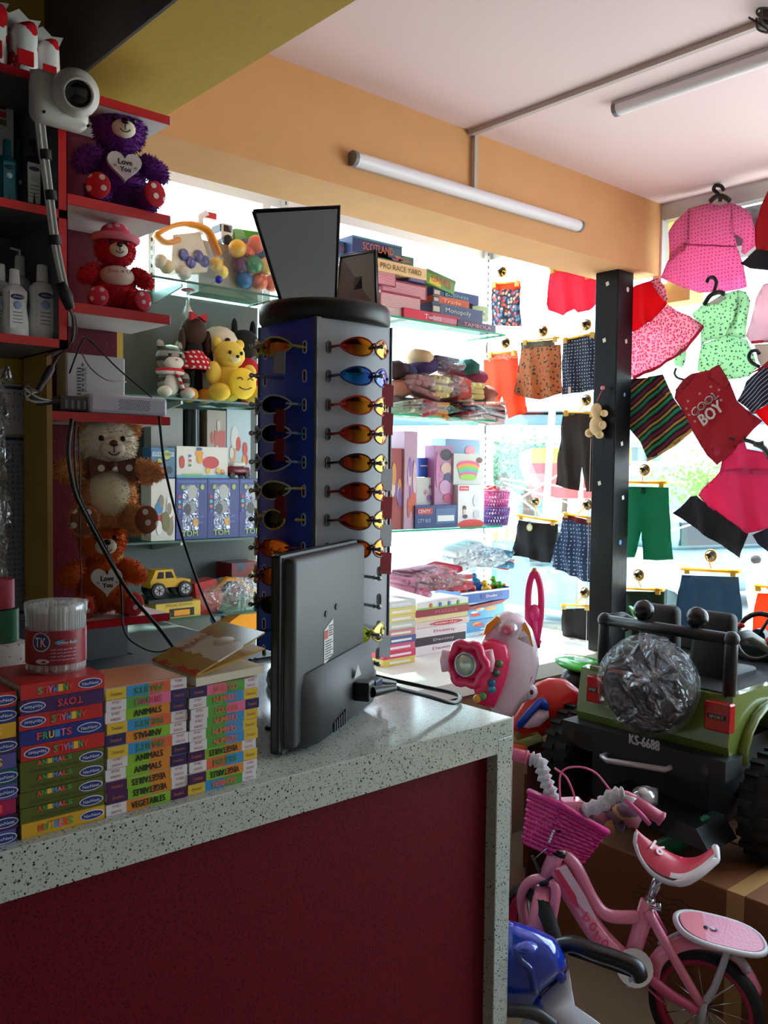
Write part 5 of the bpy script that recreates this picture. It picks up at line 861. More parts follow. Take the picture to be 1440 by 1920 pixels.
bag('bagged_shoes', 805, 664, 700, 868, 3.12, .07, 'crumpled clear bag with a purple and red garment on top of the large bag', G6, [(-.1, 0, .6, .35, .7, .4, (130, 110, 140), 'folded_cloth'), (.1, -.1, .3, .25, .7, .3, (160, 60, 80), 'folded_cloth')], at(805, 700, y=3.12).z, clear=LS)
for px, py, w_, c, lb in ((790, 686, .075, (60, 40, 100), 'dark purple rolled garment'), (755, 695, .05, (50, 60, 90), 'dark blue rolled garment'), (738, 690, .05, (60, 24, 34), 'maroon pointed garment'), (885, 706, .065, (140, 40, 80), 'magenta rolled garment'), (875, 686, .045, (50, 110, 100), 'teal rolled garment'), (905, 735, .06, (150, 90, 80), 'brown and pink folded garment'), (745, 725, .06, (200, 130, 110), 'peach folded garment'), (880, 750, .06, (40, 80, 70), 'dark green folded garment'), (785, 668, .05, (226, 190, 150), 'pale orange card pack')):
    b = MB(); b.ell(at(px, py+4, y=3.14), (w_*1.25, .08, .045), M(c, .85, var=.3), 14, Euler((0, rnd.uniform(-.4, .2), 0)), .08, px); tag(b.build('folded_garment'), lb+' in the heap on the middle right shelf', 'garment', G6)
b = MB(); x0 = at(738, 780, y=3.1).x; b.box(x0, at(905, 780, y=3.1).x, 3.12, 3.24, S2, at(738, 742, y=3.1).z, pattern('blobs', (150, 140, 140), [(190, 120, 110), (210, 200, 190), (90, 110, 110)], 14, size=.5)); tag(b.build('packed_cloth_pile'), 'pile of packed clothes at the back of the middle right shelf', 'garments', G6)
# --- right lower shelf: boxes
G7 = 'boxes on the lower right shelf'
carton('toy_box', 757, 808, 988, 781, 3.03, .16, (190, 150, 176), 'tall pale pink toy box beside the sunglasses', 'toy box', G7, S3, extra=art([(200, 90, 60), (150, 100, 180), (214, 180, 190)], 8, 2))
carton('toy_box', 726, 840, 988, 757, 3.04, .14, (160, 60, 60), 'red and purple toy box seen between the sunglasses', 'toy box', G7, S3, extra=art([(214, 140, 60), (120, 80, 150), (226, 200, 190)], 8, 6))
carton('toy_box', 778, 948, 988, 857, 3.02, .1, (34, 58, 118), 'dark blue toy box picturing a city bus', 'toy box', G7, S3, art=[(.48, .95, .2, .85, (70, 100, 150)), (.52, .92, .3, .55, (225, 225, 225)), (.05, .4, .62, .88, (190, 50, 60))], texts=[('CENTY', .2, .75, .28, .14, (240, 225, 225)), ('CITY BUS', .2, .35, .3, .16, (170, 190, 220))])
zb2 = at(778, 948, y=3.05).z
def doll(b, W_, H):
    for (fx, fz, rx, rz_, c) in ((.6, .85, .3, .1, (60, 50, 60)), (.6, .62, .28, .1, (210, 170, 160)), (.7, .45, .2, .1, (70, 70, 110)), (.55, .3, .3, .12, (200, 150, 190)), (.7, .12, .25, .08, (190, 60, 110)), (.15, .6, .1, .3, (200, 110, 160))): b.flat(-W_/2+W_*fx, H*fz, W_*rx, H*rz_, M(c, .4))
carton('doll_box', 814, 835, 948, 849, 3.05, .07, (176, 120, 160), 'tall pink and purple doll box standing on the bus box', 'doll box', G7, zb2, extra=doll)
carton('toy_box', 780, 895, 948, 815, 3.07, .07, (200, 200, 196), 'plain white box with a small purple figure beside the doll box', 'toy box', G7, zb2, extra=art([(140, 100, 170), (200, 120, 140)], 3, 1))
carton('toy_box', 785, 858, 895, 815, 3.1, .07, (50, 90, 190), 'bright blue box standing on the plain white box', 'toy box', G7, at(780, 895, y=3.07).z+.001, art=[(.1, 1, .55, .62, (220, 225, 235))])
def kid(b, W_, H):
    for (fx, fz, rx, rz_, c) in ((.24, .45, .07, .06, (50, 40, 40)), (.24, .35, .06, .08, (220, 180, 160)), (.27, .25, .09, .05, (60, 60, 80)), (.68, .62, .12, .14, (206, 206, 206)), (.7, .3, .12, .1, (200, 200, 204)), (.5, .06, .5, .12, (214, 60, 50))): b.flat(-W_/2+W_*fx, H*fz, W_*rx, H*rz_, M(c, .4))
carton('toy_box', 858, 909, 987, 907, 3.02, .12, (222, 218, 222), 'white nursery product box with a red label and red curved base', 'toy box', G7, S3, art=[(.05, .4, .86, .97, (214, 50, 60))], texts=[('luvlap', .22, .915, .28, .05, (245, 235, 235))], extra=kid)
zb3 = at(858, 909, y=3.04).z
def pool(b, W_, H):
    for i, c in enumerate(((228, 80, 130), (240, 150, 60), (120, 190, 80), (80, 180, 170), (228, 90, 140), (150, 200, 70))): b.flat(-W_*.02, H*(.62-.075*i), W_*(.38-.02*i), H*(.16-.012*i), M(c, .4))
    b.flat(W_*.35, H*.8, W_*.1, H*.09, M((120, 70, 60), .5))
carton('toy_box', 850, 850, 909, 906, 3.04, .1, (206, 206, 200), 'box picturing a rainbow coloured inflatable pool', 'toy box', G7, zb3, extra=pool)
carton('toy_box', 836, 822, 850, 900, 3.12, .1, (130, 160, 196), 'flat blue and pink box lying behind the rainbow pool box', 'toy box', G7, zb3+.06, extra=art([(214, 130, 140), (170, 190, 220)], 5, 4))
for i, (c, nm, z0_) in enumerate((((140, 90, 170), 'purple', 0), ((214, 110, 170), 'pink', 1))):
    yb_ = (985, 945)[i]; q = at(930, yb_, y=3.1); zz = S3 if i == 0 else S3+.085; t = thing('storage_basket', '%s openwork plastic basket at the end of the lower right shelf' % nm, 'basket', (q.x-.01, 3.1, zz), group=G7); b = MB(); n = 28
    for k in range(n): a0 = 2*PI*k/n; b.tube([(math.cos(a0)*.065, math.sin(a0)*.065, .0), (math.cos(a0+.25)*.078, math.sin(a0+.25)*.078, .09)], .003, M(c, .4, tl=.3), 5); b.tube([(math.cos(a0)*.065, math.sin(a0)*.065, .0), (math.cos(a0-.25)*.078, math.sin(a0-.25)*.078, .09)], .003, M(c, .4, tl=.3), 5)
    for z in (0, .045, .09): b.tube([(math.cos(a)*(.065+z*.15), math.sin(a)*(.065+z*.15), z) for a in [2*PI*k/24 for k in range(24)]], .0045, M(c, .4, tl=.3), 6, closed=True)
    b.cyl((0, 0, 0), (0, 0, .003), .064, M(c, .4, tl=.3), 24); b.build('basket_weave', t, True)
b = MB(); q = at(930, 925, y=3.1)
for i in range(22): b.ell((q.x-.01+rnd.uniform(-.05, .05), 3.1+rnd.uniform(-.05, .05), S3+.165+rnd.uniform(0, .03)), (.016, .016, .012), M([(226, 90, 90), (236, 130, 140), (226, 200, 200)][i % 3], .5, tl=.3), 8)
o = b.build('hair_bobbles'); tag(o, 'heap of small red and pink hair ties filling the pink basket', 'hair ties', kind='stuff')
# --- ledge: stacks, ducks, bags
G8 = 'stacks on the white ledge'; LZ = .70
def stackbox(px0, px1, y, z0, z1, dep, c, label, tx=None, tc=(200, 40, 70), e=None, name='game_box'):
    X0 = at(px0, 1200, y=y).x; X1 = at(px1, 1200, y=y).x; W_ = X1-X0; t = thing(name, label, 'box', ((X0+X1)/2, y, z0), (0, 0, rnd.uniform(-.03, .03)), G8); b = MB(); b.box(-W_/2, W_/2, 0, dep, .0005, z1-z0, M(c, .45), .001); b.build('box_body', t, True)
    b = MB()
    if tx: b.text(tx, (W_*.05, -.001, (z1-z0)/2), (1, 0, 0), (0, 0, 1), W_*.42, (z1-z0)*.38, M(tc, .5))
    if e: e(b, W_, z1-z0)
    if b.v: b.build('printed_front', t, True)
Ym = 2.80; hz = lambda py: at(785, py, y=Ym).z
zlist = [1268, 1244, 1222, 1198, 1182, 1168, 1150, 1131]; zz = [hz(v) for v in zlist]; zz = [LZ+(v-zz[0])/(zz[-1]-zz[0])*(zz[-1]-LZ) for v in zz]
def dotsart(b, W_, H):
    for i, c in enumerate(((226, 120, 60), (60, 110, 190), (110, 130, 200), (90, 170, 80))): b.ell((W_*(-.25+.18*i), -.002, H*.5), (H*.32, .002, H*.32), M(c, .4), 12)
    b.box(-W_/2, W_/2, -.001, 0, 0, H*.25, M((140, 190, 80), .4))
stackbox(778, 872, Ym, zz[0], zz[1], .17, (222, 210, 214), 'white Destiny lettered box at the bottom of the tall ledge stack', 'Destiny')
stackbox(779, 873, Ym, zz[1], zz[2], .17, (50, 24, 44), 'dark plum Destiny lettered box, second from the bottom of the tall ledge stack', 'Destiny', (220, 200, 210))
stackbox(780, 874, Ym-.005, zz[2], zz[3], .17, (226, 212, 214), 'white Destiny lettered box in the middle of the tall ledge stack', 'Destiny', (190, 60, 90))
stackbox(783, 878, Ym-.004, zz[3], zz[4], .17, (222, 200, 196), 'pinkish box with a red cloud label, above the white lettered box', 'candy', (240, 220, 220), lambda b, W_, H: [b.ell((W_*.05, .0005, H*.5), (W_*.36, .0012, H*.4), M((206, 40, 60), .4), 16), b.text('candy', (-W_*.1, -.003, H*.5), (1, 0, 0), (0, 0, 1), W_*.3, H*.3, M((240, 220, 220), .5))])
stackbox(781, 876, Ym, zz[4], zz[5], .17, (226, 206, 150), 'cream yellow box, third from the top of the tall ledge stack')
stackbox(780, 880, Ym-.006, zz[5], zz[6], .18, (150, 24, 40), 'dark red long box, second from the top of the tall ledge stack', 'PUZZLE', (206, 120, 130))
stackbox(781, 878, Ym, zz[6], zz[7], .18, (226, 224, 214), 'white box with coloured spots and a green rim on top of the tall ledge stack', None, None, dotsart)
hs_ = [(216, 190, 90, 'mustard'), (206, 50, 90, 'crimson'), (214, 80, 120, 'pink'), (70, 90, 140, 'slate blue'), (200, 130, 130, 'dusty pink'), (190, 190, 176, 'light grey'), (214, 190, 120, 'straw yellow'), (222, 200, 110, 'yellow'), (206, 206, 206, 'white')]
z0 = LZ
for i, q in enumerate(hs_):
    h_ = .030; stackbox(722-(3 if i < 3 else 0), 778+(2 if i % 2 else 0), 2.72, z0, z0+h_, .15, q[:3], '%s box, %s from the bottom of the ledge stack beside the tower' % (q[3], 'lowest' if i == 0 else ORD[i] if i > 0 else ''), e=lambda b, W_, H: b.box(-W_*.3, W_*.35, -.001, 0, H*.3, H*.6, M((230, 220, 220), .5)), name='picture_book'); z0 += h_
bag('bagged_clothes', 735, 1065, 1135, 866, 2.84, .13, 'clear bag of pink and red baby clothes on top of the ledge stacks', G8, [(-.3, 0, .45, .2, .7, .35, (226, 150, 180), 'folded_cloth'), (-.1, 0, .5, .2, .7, .35, (226, 120, 140), 'folded_cloth'), (.1, 0, .5, .22, .8, .38, (190, 40, 70), 'folded_cloth'), (.3, -.1, .35, .16, .7, .3, (226, 110, 120), 'folded_cloth'), (-.2, 0, .8, .2, .5, .2, (226, 170, 190), 'folded_cloth')], zz[-1]+.001 if zz[-1] > z0 else z0+.001)
# ducks tray
X0, X1, Z0, Z1 = pxbox(862, 1100, 1190, 953, 2.95); t = thing('duck_tray', 'blue open tray box of rubber ducks on the ledge', 'box', ((X0+X1)/2, 2.95, at(862, 1112, y=2.95).z-.055), group=G8); W_ = X1-X0; TR = M((26, 84, 160), .4)
b = MB(); b.box(-W_/2, W_/2, 0, .17, 0, .004, TR); b.box(-W_/2, W_/2, -.002, .002, 0, .055, TR); b.box(-W_/2, W_/2, .168, .172, 0, .07, TR); b.box(-W_/2-.001, -W_/2+.002, 0, .17, 0, .06, TR); b.box(W_/2-.002, W_/2+.001, 0, .17, 0, .06, TR); b.build('tray_box', t, True)
b = MB(); b.box(-W_*.1, W_*.35, -.0035, -.002, .015, .035, M((40, 50, 130), .4)); b.text('Ducks', (W_*.12, -.0035, .025), (1, 0, 0), (0, 0, 1), .08, .013, M((225, 225, 235), .4)); b.box(-W_/2, W_/2, -.0035, -.002, .045, .054, M((226, 226, 230), .4)); b.build('printed_front', t, True)
i = 0
for (px, py, cn, c) in ((842, 1078, 'orange', (236, 150, 40)), (854, 1080, 'orange', (240, 160, 40)), (875, 1092, 'yellow', (240, 200, 50)), (892, 1085, 'blue', (50, 130, 190)), (912, 1098, 'yellow', (240, 200, 50)), (928, 1090, 'green', (100, 190, 60)), (940, 1100, 'green', (90, 170, 50)), (868, 1104, 'red', (226, 80, 40)), (890, 1108, 'red', (226, 80, 40)), (924, 1106, 'red', (226, 80, 40)), (948, 1104, 'orange', (230, 110, 40))):
    q = at(px, py, y=3.0+(i % 2)*.04); r = .027; t = thing('rubber_duck', '%s rubber duck in the blue tray, %s from the left' % (cn, ORD[i] if i else 'first'), 'rubber duck', (q.x, q.y, q.z-.035), group='rubber ducks in the tray'); i += 1
    b = MB(); b.ell((0, 0, r*.7), (r*1.1, r*.9, r*.75), M(c, .3), 12); b.ell((-r*.5, 0, r*1.8), (r*.62, r*.6, r*.62), M(c, .3), 12); b.build('duck_body', t, True)
    b = MB(); b.ell((-r*1.2, 0, r*1.75), (r*.35, r*.25, r*.13), M((226, 90, 30), .3), 8); b.build('beak', t, True)
bag('bagged_clothes', 828, 1018, 1078, 957, 3.06, .10, 'bulging clear bag with blue cloth lying over the duck tray', G8, [(-.25, 0, .55, .22, .8, .38, (226, 232, 236), 'folded_cloth'), (.12, 0, .5, .26, .8, .36, (80, 130, 160), 'folded_cloth'), (.4, 0, .2, .07, .5, .14, (226, 110, 100), 'folded_cloth')], at(828, 1078, y=3.06).z, clear=clearmat(haze=.2, gloss=.2))
for (yt, yb, x0, x1, c, lb) in ((1140, 1165, 872, 945, (90, 160, 200), 'light blue toy box below the duck tray'), (1165, 1188, 875, 940, (70, 140, 190), 'sky blue toy box, second below the duck tray'), (1188, 1235, 872, 925, (190, 210, 226), 'pale blue toy box at the bottom below the duck tray')):
    carton('toy_box', x0, yt, yb, x1, 2.97, .14, c, lb, 'toy box', G8, zb=LZ if yb == 1235 else None, extra=art([(226, 150, 90), (200, 220, 230), (200, 60, 60)], 5, yt))
b = MB(); q = at(905, 1132, y=2.96); b.prism([(-.17, -.012), (.12, .006), (.2, .012), (.14, -.01), (-.1, -.024)], q, (1, 0, 0), (0, 0, 1), (0, .03, 0), M((150, 50, 40), .5)); tag(b.build('toy_sword'), 'thin dark red toy lying under the duck tray', 'toy', G8)
# ================= CLOTHES HANGING AT THE RIGHT WINDOW =================
def cloth_geo(poly, T_=.012, A=.008, fr=55, ph=0., step=.018, lean=0.):
    bm = bmesh.new(); vs_ = [bm.verts.new((u, 0, v)) for u, v in poly]; bm.faces.new(vs_)
    us = [p[0] for p in poly]; vz = [p[1] for p in poly]
    for ax, lo, hi in ((0, min(us), max(us)), (2, min(vz), max(vz))):
        k = lo+step
        while k < hi-.002:
            co = Vector((0, 0, 0)); no = Vector((0, 0, 0)); co[ax] = k; no[ax] = 1
            bmesh.ops.bisect_plane(bm, geom=bm.verts[:]+bm.edges[:]+bm.faces[:], plane_co=co, plane_no=no); k += step
    bmesh.ops.triangulate(bm, faces=[f for f in bm.faces if len(f.verts) > 4])
    bm.verts.index_update(); edge = [v.is_boundary for v in bm.verts]; P = [v.co.copy() for v in bm.verts]; F_ = [tuple(v.index for v in f.verts) for f in bm.faces]
    B = [(e.verts[0].index, e.verts[1].index) for e in bm.edges if e.is_boundary]; bm.free(); z1, z0 = max(vz), min(vz); N = len(P); out = []
    for sgn in (-1, 1):
        for i, p in enumerate(P):
            w_ = .25+.75*(z1-p.z)/max(z1-z0, .01); f = A*w_*(math.sin(p.x*fr+ph+p.z*6)+.5*math.sin(p.x*fr*1.9+p.z*17+ph*2))+A*.5*math.sin(p.z*38+p.x*11+ph)
            out.append(Vector((p.x, f+sgn*T_*(.12 if edge[i] else .5)+lean*(z1-p.z), p.z)))
    fs = F_+[tuple(i+N for i in f)[::-1] for f in F_]+[(a, b, b+N, a+N) for a, b in B]; return out, fs
XW = 3.60
def garment(name, label, parts, x=XW, cat='clothing', group=None, A=.007, fr=55, T_=.012, hang=None, seed=0):
    allp = [q for p in parts for q in p[1]]; W3 = [at(px, py, x=x) for px, py in allp]; yc = sum(p.y for p in W3)/len(W3); zc_ = min(p.z for p in W3)
    t = thing(name, label, cat, (x, yc, zc_), (0, 0, -PI/2), group); t['_'] = 0; del t['_']
    for i, pt in enumerate(parts):
        nm, poly, m = pt[:3]; dx = pt[3] if len(pt) > 3 else 0; L = [(-(q.y-yc), q.z-zc_) for q in (at(px, py, x=x) for px, py in poly)]
        a = sum(L[k][0]*L[(k+1) % len(L)][1]-L[(k+1) % len(L)][0]*L[k][1] for k in range(len(L)))
        if a < 0: L = L[::-1]
        vs_, fs = cloth_geo(L, T_, A, fr, seed+i); b = MB(); b.add([v+Vector((0, dx, 0)) for v in vs_], fs, m, True); b.build(nm, t, True)
    return t
YL = M((240, 196, 40), .3, tl=.35)
def clip_hanger(x0, y0, x1, y1, x=XW-.012, c=YL, lab='', hook=None, th=.012, partial=False):
    a, b_ = at(x0, y0, x=x), at(x1, y1, x=x); m_ = (a+b_)/2; t = thing('clip_hanger', lab, 'hanger', m_, group='yellow clip hangers')
    b = MB(); d = (b_-a); b.tube([a, a+d*.5, b_], th*.85, c, 8, flat=.45); b.build('bar', t)
    for p in (a+d*.1, a+d*.9): b = MB(); b.box(p.x-.012, p.x-.004, p.y-.012, p.y+.012, p.z-.022, p.z+.008, M((226, 190, 90), .3, tl=.3), .002); b.build('clip', t)
    b = MB(); h = at(hook[0], hook[1], x=x+.02) if hook else m_+Vector((0, 0, .05)); b.tube(spline([m_, m_+Vector((0, 0, .012)), h-Vector((0, -.01, .0)), h+Vector((0, 0, .012)), h+Vector((0, -.012, .004))], 5), .0028, c, 6); b.build('hook', t); return t
def suction(px, py, lab, r=.026):
    p = at(px, py, x=3.625); t = thing('suction_hook', lab, 'hook', p, group='suction hooks on the right window'); b = MB(); b.lathe([(0, .03), (r*.35, .03), (r*.5, .022), (r*.8, .01), (r, .0), (r*1.02, -.003)], M((46, 34, 20), .12, .4), p, 22, (-1, 0, 0)); b.build('cup', t)
    b = MB(); b.tube([p+Vector((-.001, math.cos(a)*r*.98, math.sin(a)*r*.98)) for a in [2*PI*i/20 for i in range(20)]], .0035, M((220, 170, 50), .3, tl=.3), 6, closed=True); b.tube([p+Vector((-.028, 0, 0)), p+Vector((-.034, 0, -.008)), p+Vector((-.04, 0, -.002))], .003, M((220, 170, 50), .3), 6); b.build('rim', t)
NVY = (24, 30, 62)
FLOR = pattern('blobs', NVY, [(220, 110, 100), (90, 130, 170), (226, 180, 150), (200, 60, 60)], 50, tl=.12, size=.66)
DOTN = pattern('dots', (24, 34, 66), [(190, 200, 215)], 62, tl=.12, size=.2); DOTB = pattern('dots', (38, 66, 108), [(190, 205, 220)], 50, tl=.15, size=.18)
BRN = pattern('blobs', (190, 120, 70), [(70, 40, 40), (200, 90, 60), (60, 80, 70)], 48, tl=.3, size=.5); TL = .35
GP = 'clothes hanging at the right window'
def g_(*a, **k): k.setdefault('group', GP); return garment(*a, **k)
g_('child_shorts', 'navy floral shorts with an orange waistband next to the slotted upright', [('shorts_body', [(922, 542), (975, 541), (976, 570), (979, 612), (950, 611), (921, 610)], FLOR), ('waistband', [(922, 531), (975, 528), (975, 543), (922, 544)], M((240, 90, 40), .8, tl=.5))])
clip_hanger(924, 532, 976, 529, lab='yellow clip hanger holding the navy floral shorts', hook=(944, 512)); suction(942, 510, 'dark suction hook above the navy floral shorts')
g_('child_shorts', 'bright red-pink shorts hanging just under the beam, left of the black pillar', [('shorts_body', [(1031, 505), (1072, 511), (1118, 518), (1119, 565), (1105, 582), (1082, 586), (1074, 579), (1057, 592), (1030, 582), (1026, 570)], M((226, 72, 104), .8, tl=.5))])
clip_hanger(1030, 504, 1112, 516, lab='yellow clip hanger holding the red-pink shorts', hook=(1068, 480)); suction(1070, 478, 'suction hook hidden at the beam above the red-pink shorts')
g_('child_trousers', 'orange trousers beside the right end of the glass shelves', [('trouser_legs', [(908, 675), (970, 672), (974, 700), (985, 745), (989, 772), (951, 785), (941, 742), (931, 778), (900, 760), (905, 720)], M((232, 100, 62), .8, tl=.5)), ('waistband', [(916, 664), (969, 660), (970, 676), (914, 678)], pattern('blobs', (236, 150, 120), [(90, 60, 100)], 70, tl=.4, size=.4))])
clip_hanger(916, 664, 970, 659, lab='yellow clip hanger holding the orange trousers', hook=(949, 648)); suction(949, 643, 'dark suction hook above the orange trousers')
g_('child_shorts', 'brown printed shorts with a grey waistband between the orange trousers and navy dotted shorts', [('shorts_body', [(977, 652), (1052, 646), (1052, 690), (1054, 735), (1032, 744), (1010, 749), (985, 745), (965, 739), (972, 690)], BRN), ('waistband', [(977, 643), (1038, 637), (1040, 648), (977, 655)], M((120, 112, 92), .8, tl=.3))], x=3.59)
clip_hanger(980, 641, 1050, 633, lab='yellow clip hanger holding the brown printed shorts', hook=(1019, 625)); suction(1019, 621, 'dark suction hook above the brown printed shorts')
g_('child_shorts', 'navy shorts with small pale dots touching the left side of the black pillar', [('shorts_body', [(1055, 639), (1122, 625), (1121, 730), (1090, 735), (1053, 740), (1054, 690)], DOTN)], x=3.595)
b = MB(); q = at(1068, 733, x=3.58); b.box(q.x-.001, q.x, q.y-.008, q.y+.008, q.z-.015, q.z+.02, M((230, 200, 200), .5)); tag(b.build('size_tag'), 'small pale tag at the hem of the navy dotted shorts', 'tag')
clip_hanger(1056, 637, 1118, 624, lab='yellow clip hanger holding the navy dotted shorts', hook=(1100, 615)); suction(1100, 609, 'dark suction hook above the navy dotted shorts')
g_('child_trousers', 'dark brown trousers behind the small hanging plush at the pillar', [('trouser_legs', [(1056, 776), (1122, 777), (1122, 922), (1099, 922), (1092, 873), (1083, 920), (1060, 915), (1041, 909), (1046, 850), (1052, 820)], M((52, 40, 36), .85, tl=.06))])
clip_hanger(1057, 772, 1118, 774, lab='yellow clip hanger holding the dark brown trousers', hook=(1100, 756)); suction(1100, 750, 'dark suction hook above the dark brown trousers')
g_('child_shorts', 'plain black shorts with a round yellow tag, in the open area left of the pillar', [('shorts_body', [(972, 975), (1010, 981), (1046, 983), (1042, 1020), (1033, 1055), (1012, 1054), (992, 1046), (960, 1041), (969, 998)], M((20, 20, 24), .85))])
b = MB(); q = at(993, 989, x=3.575); b.cyl(q, q-Vector((.002, 0, 0)), .019, M((200, 190, 90), .4), 18); b.cyl(q-Vector((.002, 0, 0)), q-Vector((.003, 0, 0)), .012, M((225, 225, 220), .4), 14); b.tube([q+Vector((0, 0, .018)), q+Vector((0, 0, .034))], .005, M((90, 150, 180), .4), 6); tag(b.build('round_tag'), 'round yellow and white tag on the plain black shorts', 'tag')
clip_hanger(972, 966, 1046, 978, lab='yellow clip hanger holding the plain black shorts', hook=(1005, 945), th=.02); suction(1005, 940, 'suction hook above the plain black shorts', .02)
g_('child_skirt', 'blue denim skirt with white specks and a red waistband left of the pillar', [('skirt_body', [(1056, 972), (1110, 986), (1110, 1094), (1090, 1088), (1060, 1074), (1033, 1063), (1046, 1010)], DOTB), ('waistband', [(1059, 964), (1110, 977), (1110, 988), (1056, 974)], M((120, 30, 50), .8))], x=3.59, A=.012, fr=80)
clip_hanger(1058, 962, 1112, 972, lab='yellow clip hanger holding the blue specked skirt', hook=(1102, 950), th=.018); suction(1102, 946, 'dark suction hook above the blue specked skirt')
g_('child_shorts', 'black textured shorts low down left of the pillar base', [('shorts_body', [(1054, 1142), (1106, 1140), (1106, 1228), (1080, 1224), (1056, 1212), (1053, 1180)], M((22, 22, 24), .9, var=.5, bs=200))])
clip_hanger(1054, 1134, 1108, 1136, lab='yellow clip hanger holding the black textured shorts', hook=(1097, 1118), th=.018); suction(1097, 1111, 'dark suction hook above the black textured shorts')
# right of the pillar
g_('child_shorts', 'teal green knee-length shorts right of the black pillar', [('shorts_body', [(1165, 912), (1253, 914), (1255, 960), (1257, 1001), (1261, 1049), (1230, 1051), (1207, 1049), (1204, 995), (1190, 1045), (1160, 1046)], M((36, 142, 112), .85, tl=.35)), ('belt_loop', [(1205, 914), (1212, 914), (1212, 926), (1205, 926)], M((30, 110, 90), .85), -.012)], A=.004)
clip_hanger(1160, 903, 1252, 905, lab='yellow clip hanger holding the teal green shorts', hook=(1209, 886), th=.02); suction(1209, 881, 'dark suction hook above the teal green shorts')
g_('child_shorts', 'dark green shorts low down behind the toy jeep roll bar', [('shorts_body', [(1160, 1108), (1245, 1110), (1247, 1230), (1160, 1230)], M((36, 66, 56), .85, tl=.15))])
clip_hanger(1160, 1102, 1244, 1106, lab='yellow clip hanger holding the dark green shorts', hook=(1198, 1083), th=.018); suction(1198, 1078, 'dark suction hook above the dark green shorts')
g_('child_shorts', 'blue denim shorts hanging behind the toy jeep', [('shorts_body', [(1279, 1078), (1330, 1080), (1384, 1082), (1391, 1130), (1391, 1172), (1388, 1195), (1330, 1192), (1330, 1165), (1325, 1200), (1272, 1205), (1268, 1170), (1271, 1110)], M((70, 104, 140), .85, tl=.25, var=.15))])
clip_hanger(1280, 1066, 1388, 1072, lab='yellow clip hanger holding the blue denim shorts', hook=(1333, 1048), th=.024); suction(1333, 1042, 'dark suction hook above the blue denim shorts')
g_('child_shorts', 'orange and salmon shorts at the right photo edge above the jeep', [('shorts_body', [(1420, 1112), (1530, 1116), (1530, 1212), (1408, 1206), (1411, 1160)], M((238, 106, 66), .85, tl=.45))])
clip_hanger(1418, 1098, 1475, 1102, lab='yellow clip hanger holding the orange shorts at the right edge', hook=(1450, 1080), th=.02)
PNK = pattern('dots', (246, 150, 196), [(150, 60, 110)], 62, tl=.55, size=.16)
g_('child_dress', 'pink long-sleeved dress with tiny dots hanging highest, under the ceiling', [('dress_body', [(1331, 380), (1350, 386), (1370, 379), (1376, 437), (1380, 462), (1395, 500), (1400, 537), (1375, 545), (1345, 548), (1310, 549), (1270, 535), (1238, 520), (1252, 490), (1272, 462), (1290, 455), (1293, 391)], PNK), ('sleeve', [(1293, 391), (1293, 440), (1285, 470), (1258, 492), (1256, 437), (1268, 415)], PNK, -.006), ('sleeve', [(1370, 380), (1392, 388), (1406, 399), (1416, 440), (1419, 458), (1398, 478), (1390, 474), (1395, 449), (1375, 437)], PNK), ('waist_seam', [(1286, 458), (1384, 462), (1384, 465), (1286, 461)], M((190, 60, 120), .8), -.014)], A=.006)
REDF = pattern('blobs', (240, 190, 205), [(200, 60, 100), (226, 90, 120)], 80, tl=.55, size=.58)
g_('child_dress', 'red topped dress with a pink flower print skirt beside the pillar', [('bodice', [(1178, 545), (1191, 535), (1222, 526), (1240, 545), (1252, 570), (1222, 602), (1187, 622), (1176, 622)], M((226, 30, 58), .8, tl=.5)), ('skirt', [(1176, 628), (1187, 622), (1222, 602), (1252, 571), (1270, 583), (1295, 593), (1320, 611), (1290, 650), (1240, 685), (1187, 708), (1176, 710)], REDF), ('hem', [(1320, 609), (1322, 615), (1290, 655), (1240, 690), (1187, 712), (1187, 706), (1240, 684), (1288, 650)], M((210, 40, 80), .8, tl=.3), -.008), ('sleeve', [(1222, 526), (1236, 522), (1250, 540), (1254, 562), (1248, 566), (1234, 545)], REDF, -.01)], x=3.57)
MNT = pattern('blobs', (196, 230, 196), [(50, 90, 110), (110, 150, 80), (60, 100, 90)], 55, tl=.5, size=.44)
g_('child_dress', 'mint green printed dress tilted below the pink dress', [('bodice', [(1297, 589), (1318, 572), (1340, 565), (1358, 551), (1385, 543), (1392, 570), (1382, 610), (1363, 628), (1314, 645), (1312, 615)], MNT), ('sleeve', [(1385, 543), (1400, 548), (1408, 564), (1403, 600), (1398, 635), (1380, 632), (1362, 628), (1378, 600)], MNT, -.008), ('sleeve', [(1288, 640), (1286, 672), (1280, 690), (1262, 682), (1272, 660)], MNT), ('skirt', [(1314, 645), (1363, 628), (1400, 636), (1412, 660), (1420, 690), (1405, 706), (1366, 712), (1330, 706), (1309, 695)], MNT, .002), ('neck_band', [(1324, 572), (1350, 572), (1362, 560), (1358, 552), (1340, 565)], M((230, 235, 225), .8, tl=.4), -.012)], x=3.58)
g_('child_dress', 'red dress with a black hem cut by the right photo edge, top right', [('dress_body', [(1530, 340), (1440, 357), (1414, 425), (1416, 455), (1418, 470), (1530, 474)], M((190, 14, 36), .8, tl=.3)), ('hem', [(1418, 468), (1388, 494), (1405, 503), (1440, 507), (1530, 505), (1530, 472)], M((20, 18, 34), .85))], x=3.57)
g_('child_dress', 'pale pink and white dress with a red trim at the right photo edge', [('dress_body', [(1530, 520), (1432, 532), (1418, 560), (1404, 610), (1398, 630), (1410, 645), (1530, 636)], M((222, 190, 200), .85, tl=.5)), ('hem', [(1410, 645), (1412, 640), (1530, 630), (1530, 637)], M((220, 50, 70), .8), -.01), ('skirt', [(1414, 646), (1530, 638), (1530, 700), (1436, 702), (1422, 676)], M((206, 190, 180), .85, tl=.4), .004)], x=3.585)
